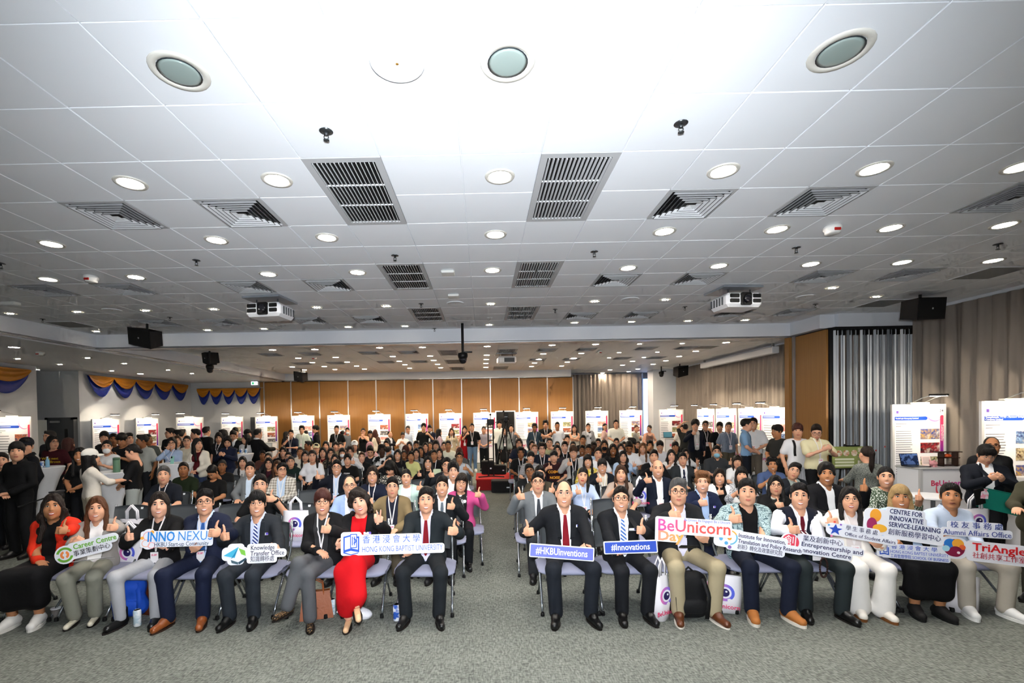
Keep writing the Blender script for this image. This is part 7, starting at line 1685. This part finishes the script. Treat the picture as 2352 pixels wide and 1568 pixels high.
# crumpled plastic and a jacket under the red dress chair
t=thing('plastic_bag',fl(815,1418),'crumpled white plastic bag on the carpet under the red dress','bag'); obj('bag_body',mesh_np('bag_body',[(*surf([ell((0,0,.05),(.13,.08,.06)),ell((.1,-.02,.04),(.08,.06,.05),k=.03),ell((-.09,.02,.06),(.06,.05,.07),k=.03)],.014,.03),0)]),mat('#e6e6ee',.5,bump=.6,scale=22),t); obj('handle_loop',simple('handle_loop',tube([(-.1,0,.1),(-.13,-.03,.15),(-.16,-.04,.07)],.01)),PRW,t)
# on laps and in hands
p=atY(212,1300,4.42); t=thing('paper_sheet',(p[0],p[1],.64),'printed paper sheets on the grey trousers lap','papers',rz=.3)
for k,(a,zz) in enumerate(((.0,0),(.25,.006))): 
    sh=obj('sheet',simple('sheet',put(box(-.15,.15,-.1,.1,0,.001),rotm(x=-.25,z=a),(0,0,zz))),WHT,t)
o=obj('text_lines',mesh_np('text_lines',[(*put(box(-.12,.08,-.07+.02*k,-.065+.02*k,.0075,.008),rotm(x=-.25,z=.25)),0) for k in range(7)],False),TXM,t); o['kind']='stuff'
p=atY(1582,1275,4.5); t=thing('mobile_phone',(p[0],p[1],.67),'black phone lying on the khaki trousers','phone',rz=-.1); obj('case',simple('case',put(box(-.085,.085,-.04,.04,0,.012,.004),rotm(x=-.5))),BLACK,t); obj('screen',simple('screen',put(box(-.078,.078,-.035,.035,.012,.0125),rotm(x=-.5))),mat('#15181c',.1),t)
p=atY(1865,1303,4.56); t=thing('clipboard',(p[0],p[1],.635),'white clipboard with papers on the dark trousers lap','clipboard',rz=-.1)
obj('board',simple('board',put(box(-.2,.18,-.11,.11,0,.004),rotm(x=-.2,y=.05))),mat('#e2e6f2',.5),t); obj('paper',simple('paper',put(box(-.17,.15,-.1,.09,.005,.007),rotm(x=-.2,y=.05,z=.05))),WHT,t); obj('clip',simple('clip',put(box(-.2,-.16,-.05,.05,.004,.016,.003),rotm(x=-.2,y=.05))),BLACK,t); obj('phone',simple('phone',put(box(-.0,.13,-.05,.02,.008,.018,.004),rotm(x=-.2,y=.05))),BLACK,t)
p=atY(1892,1303,4.3); t=thing('bead_bracelet',p,'dark bead strand hanging from the clipboard hand','bracelet')
for k in range(30): a=k*2*math.pi/30; obj('bead',GC.setdefault('bead',simple('bead',ellip((0,0,0),(.009,.009,.009),8,6),None,True)),DARKN,t,loc=(.035*math.cos(a),0,.09*math.sin(a)))
p=atY(2305,1155,5.45); t=thing('folder',p,'green paper folder held open by the navy suit','folder',rz=-.5); obj('front_cover',simple('front_cover',put(box(-.2,.2,-.002,.002,-.12,.12),rotm(x=.35,y=.25))),mat('#12796a',.5),t); obj('back_cover',simple('back_cover',put(box(-.2,.2,.004,.008,-.11,.14),rotm(x=.3,y=.22))),mat('#0f6a5c',.5),t)
p=atY(2250,1140,5.5); t=thing('tablet',p,'black tablet and lanyard card held by the navy suit','tablet'); obj('slab',simple('slab',put(box(-.06,.06,-.006,.006,-.1,.1,.003),rotm(x=.1,y=-.25))),BLACK,t); obj('card',simple('card',put(box(.0,.09,-.012,-.01,-.02,.1),rotm(y=.1))),mat('#f0e8ee',.5,kind='blotch',c2='#f0a0b8',scale=30),t)
p=atY(1875,1025,9.45); 
for r_,sk_m,tp_m,s_m,X_m,Y_m,rz_m,l_m in PEOPLE:
    if l_m.startswith('visitor in navy polo with a microphone'):
        w_=sk_m['wr_l']*s_m; t=thing('microphone',(X_m+w_[0]+.01,Y_m+w_[1]-.05,w_[2]+.02),'white microphone held by the navy polo visitor','microphone'); obj('handle',simple('handle',tube([(0,0,-.08),(.0,0,.07)],.018)),WHT,t); obj('grille_ball',simple('grille_ball',ellip((0,0,.09),(.026,.026,.03),10,6),None,True),GUN,t)
t=thing('card',atY(1004,1083,8.2),'pale green card held up above the grey tie suit','card'); obj('face',simple('face',put(poly_xz(rrect(-.07,.07,-.05,.05,.02),0,.003),rotm(z=0))),mat('#b9c3a4',.6),t); obj('edge',simple('edge',box(-.06,.06,.003,.006,-.04,.04)),WHT,t)
# easel poster and booth table on the right
p=atY(1957,1050,8.9); t=thing('easel_poster',(p[0],p[1],0),'olive green exhibition poster on a black easel','easel'); s=8.9/FPX
bd=obj('board',simple('board',box(-45*s,45*s,-.01,.01,p[2]-24*s,p[2]+25*s)),mat('#8d9a58',.6,var=.08,scale=4),t)
for q in (-1,1): obj('easel_leg',simple('easel_leg',tube([(q*.1,.05,p[2]+30*s),(q*.34,.02,0)],.014)),BLACK,t)
obj('ledge',simple('ledge',box(-.4,.4,-.05,.0,p[2]-26*s,p[2]-24*s)),BLACK,t); obj('top_clip',simple('top_clip',box(-.13,.13,-.02,.02,p[2]+25*s,p[2]+27.5*s)),BLACK,t)
for k,(x,z,r_) in enumerate(((-30,10,7),(-14,10,7),(4,10,7),(-30,10,0))): 
    if r_: obj('picture',mesh_np('picture',[(*disc_xz(x*s,p[2]+z*s,r_*s,-.013,18,th=.002),0)],False),mat('#dfe0d0',.5,kind='photo',c2='#c07a50',scale=25+k),bd)
for k,(x0,x1,z0,z1) in enumerate(((12,42,12,22),(12,42,-2,8),(12,42,-20,-6))): obj('picture',mesh_np('picture',[(*poly_xz([(x0*s,p[2]+z0*s),(x1*s,p[2]+z0*s),(x1*s,p[2]+z1*s),(x0*s,p[2]+z1*s)],-.013,.002),0)],False),mat('#c8c8a0',.5,kind='photo',c2='#3a3a30',scale=30+k),bd)
for k,z in enumerate((-4,-11,-18)): obj('caption',mesh_np('caption',[(*poly_xz(rrect(-40*s,4*s,p[2]+(z-2.2)*s,p[2]+(z+2.2)*s,.015),-.013,.002),0)],False),mat('#d9dcc0',.5),bd)
R24=rotm(z=b24.rotation_euler[2]); c24=A_(*b24.location)
def on24(x,y,z=.985): return tuple(c24+R24@A_(x,-.3+y,z))
rz24=b24.rotation_euler[2]
t=thing('piggy_bank',on24(-.1,-.08),'pink piggy bank on the counter of stand 24','piggy bank',rz=rz24+.4); PK=mat('#e8a4a8',.35); V,F=surf([ell((0,0,.06),(.075,.05,.052)),ell((-.07,0,.062),(.02,.026,.024),k=.015),ell((-.045,-.03,.11),(.014,.01,.02),k=.006),ell((-.045,.03,.11),(.014,.01,.02),k=.006)],.007,.015); obj('pig_body',mesh_np('pig_body',[(V,F,0)]),PK,t)
for a,b in ((-.035,-.025),(-.035,.025),(.035,-.025),(.035,.025)): obj('foot',GC.setdefault('pfoot',simple('foot',lathe([(.014,0),(.016,.025)],10))),PK,t,loc=(a,b,0))
t=thing('laptop',on24(-.34,-.02),'open black laptop playing a dark video on the counter of stand 24','laptop',rz=rz24); obj('keyboard_base',simple('keyboard_base',box(-.16,.16,-.11,.11,0,.015,.004)),GUN,t); sl=obj('lid',simple('lid',put(box(-.16,.16,-.004,.004,0,.21,.003),rotm(x=-.2),(0,.11,.012))),BLACK,t); obj('screen',simple('screen',put(box(-.15,.15,-.006,-.004,.01,.2),rotm(x=-.2),(0,.11,.012))),mat('#1c2a4a',.2,kind='blotch',c2='#5a7ab8',scale=14,emit=.2),sl)
t=thing('display_rack',on24(.22,.0),'small dark wooden stepped display rack on the counter of stand 24','rack',rz=rz24); WD=mat('#2c1a12',.5)
for z,x0,x1 in ((.01,-.15,.15),(.14,-.12,.16),(.24,-.2,.2)): obj('shelf',simple('shelf',box(x0,x1,-.06,.06,z,z+.014)),WD,t)
for x in (-.11,.13): obj('upright',simple('upright',box(x-.01,x+.01,-.05,.05,.0,.24)),WD,t)
t=thing('pumpkin_ornament',on24(.2,-.02,.985+.154),'orange pumpkin ornament on the wooden display rack','ornament'); obj('pumpkin_body',simple('pumpkin_body',ellip((0,0,.03),(.06,.05,.034),14,8),None,True),mat('#d0582a',.4),t); obj('stalk',simple('stalk',tube([(0,0,.06),(.005,0,.075)],.006)),WD,t)
t=thing('price_card',on24(-.02,.12),'small pink framed card standing on the counter of stand 24','card',rz=rz24); obj('frame',simple('frame',put(box(-.08,.08,-.004,.004,0,.16),rotm(x=-.15))),mat('#f0d8d4',.5),t); o=obj('text_lines',mesh_np('text_lines',[(*put(box(-.06,.06,-.0055,-.0045,.03+.02*k,.037+.02*k),rotm(x=-.15)),0) for k in range(6)],False),TXM,t); o['kind']='stuff'
p=atY(2143,1138,6.6); t=thing('side_table',(p[0],p[1],0),'small round white table before stand 24','table'); obj('table_top',simple('table_top',lathe([(.28,p[2]-.03),(.3,p[2]-.02),(.3,p[2]),(.28,p[2]+.005)],32)),WHT,t); obj('pole',simple('pole',tube([(0,0,.02),(0,0,p[2]-.03)],.025)),ALU,t); obj('base',simple('base',lathe([(.22,0),(.22,.015),(.04,.03)],24)),ALU,t)
# laptop booth at the far column
p=atY(1537,1006,17.9); t=thing('laptop',(p[0],p[1],.99),'open laptop on the counter of the far three photo stand','laptop'); obj('keyboard_base',simple('keyboard_base',box(-.17,.17,-.12,.12,0,.015,.004)),GUN,t); sl=obj('lid',simple('lid',put(box(-.17,.17,-.004,.004,0,.22,.003),rotm(x=-.2),(0,.12,.012))),BLACK,t); obj('screen',simple('screen',put(box(-.16,.16,-.006,-.004,.01,.21),rotm(x=-.2),(0,.12,.012))),mat('#3a6a7a',.2,emit=.4),sl)
# details worn by people: prints, straps, tee lettering
def chest_text(lbl,st,size,col,dz,dx=0,bold=.001,space=1):
    for r,sk,tp,s,X,Y,rz,l in PEOPLE:
        if l.startswith(lbl):
            n=sk['nek']; z=n[2]-dz; y=front(tp,n[0]+dx,z,n[1]-.4,n[1]+.2) or n[1]-.12
            obj('print',text_mesh(st,size,'CENTER',bold,space=space),mat(col,.6),r,loc=(n[0]+dx,y-.022,z)); return
chest_text('person in maroon tee','COSMIK',.085,'#e8a02a',.2,bold=.002); chest_text('person in maroon tee','NOISE',.085,'#e8a02a',.33,bold=.002)
chest_text('visitor in maroon tee','What next',.07,'#d8b82a',.18); chest_text('visitor in maroon tee','Darlie Brown',.07,'#d8b82a',.25)
chest_text('person in black hooded top','THE',.06,'#e8e8ea',.2,.02,.002); chest_text('person in black hooded top','FACE',.06,'#e8e8ea',.27,.02,.002)
chest_text('person with ear length hair in black tee','STUDIO',.04,'#e8e8ea',.16,.0,.001)
chest_text('person wearing a white baseball cap','',.02,'#202020',.1)
for r,sk,tp,s,X,Y,rz,l in PEOPLE:
    n=sk['nek']
    if l.startswith('visitor in white tee with backpack'):
        for q in (-1,1):
            pts=[(n[0]+q*.11,(front(tp,n[0]+q*.11,z,n[1]-.4,n[1]+.3) or n[1]-.05),z) for z in np.linspace(n[2]-.02,n[2]-.32,6)]
            obj('rucksack_strap',mesh_np('rucksack_strap',[(*strip(pts,.045,.012,th=.006),0)]),BLK2,r)
    if l.startswith('person in black blazer and pale grey jeans'):
        HM=Matrix.Translation(sk['hd']+sk['hdR']@A_(0,.045,.105))@HSM@Matrix([list(x)+[0] for x in sk['hdR']@rotm(x=-.9)]+[[0,0,0,1]])
        obj('sunglasses',glasses_mesh('round'),BLACK,r,matrix=HM@Matrix.Translation((0,.08,0)))
    if l.startswith('person in black tee with a watch') or l.startswith('person with ear length black hair'):
        w_=sk['wr_r']; e_=sk['el_r']; d=unit(e_-w_); obj('wristwatch',mesh_np('wristwatch',[(*tube([w_+d*.0,w_+d*.03],.037,14),0)]),BLACK,r)
    if l.startswith('visitor in white dress'):
        obj('shoulder_bag',mesh_np('shoulder_bag',[(*surf([cone((.2,-.02,.8),(.32,-.02,.8),.1,sc=(1,.5,1))],.02,.02),0)]),BLK2,r)
# empty chairs between the guests
EMP=[(305,1150,1,'empty grey chair carrying a tote bag behind the grey blazer, second row'),(690,1140,1,'empty grey chair behind the charcoal suit, second row'),(545,1150,1,'empty grey chair between navy suit and charcoal suit, second row'),(430,1150,1,'empty grey chair behind the navy suit, second row'),(720,1110,2,'empty grey chair beside the plaid blazer, third row'),(1400,1130,1,'empty grey chair behind the blue striped tie, second row'),(1330,1163,1,'empty grey chair behind the violet hashtag board holder, second row'),(1310,1105,2,'empty grey chair under the maroon tee, third row'),(1455,1072,4,'empty grey chair before the white printed tee, fifth row'),(930,1090,3,'empty grey chair behind the mint blazer, fourth row'),(1752,1140,1,'empty grey chair behind the teal checked blazer, second row'),(1480,1095,3,'empty grey chair beside the bald head, fourth row'),(975,1105,3,'empty grey chair behind the dark suit with grey tie, fourth row')]
for px,py,r,l in EMP:
    p=atY(px,py,ROWS[r]+.3)
    if all(abs(p[0]-X)>.42 or abs(Y-ROWS[r])>.4 for X,Y,_,_,_ in SEATS): chair(p[0],ROWS[r],l,'empty chairs',tag=True,slots=True); SEATS.append((p[0],ROWS[r],None,r,1))
for i,(X,Y,l,row,s) in enumerate(SEATS):
    if l is None: continue
    chair(X,Y+.02,'grey chair under the '+' '.join(l.replace(',','').split()[:12]),'audience chairs',full=row<4,tag=(row in(0,1,2) and i%2==0),slots=row<2)
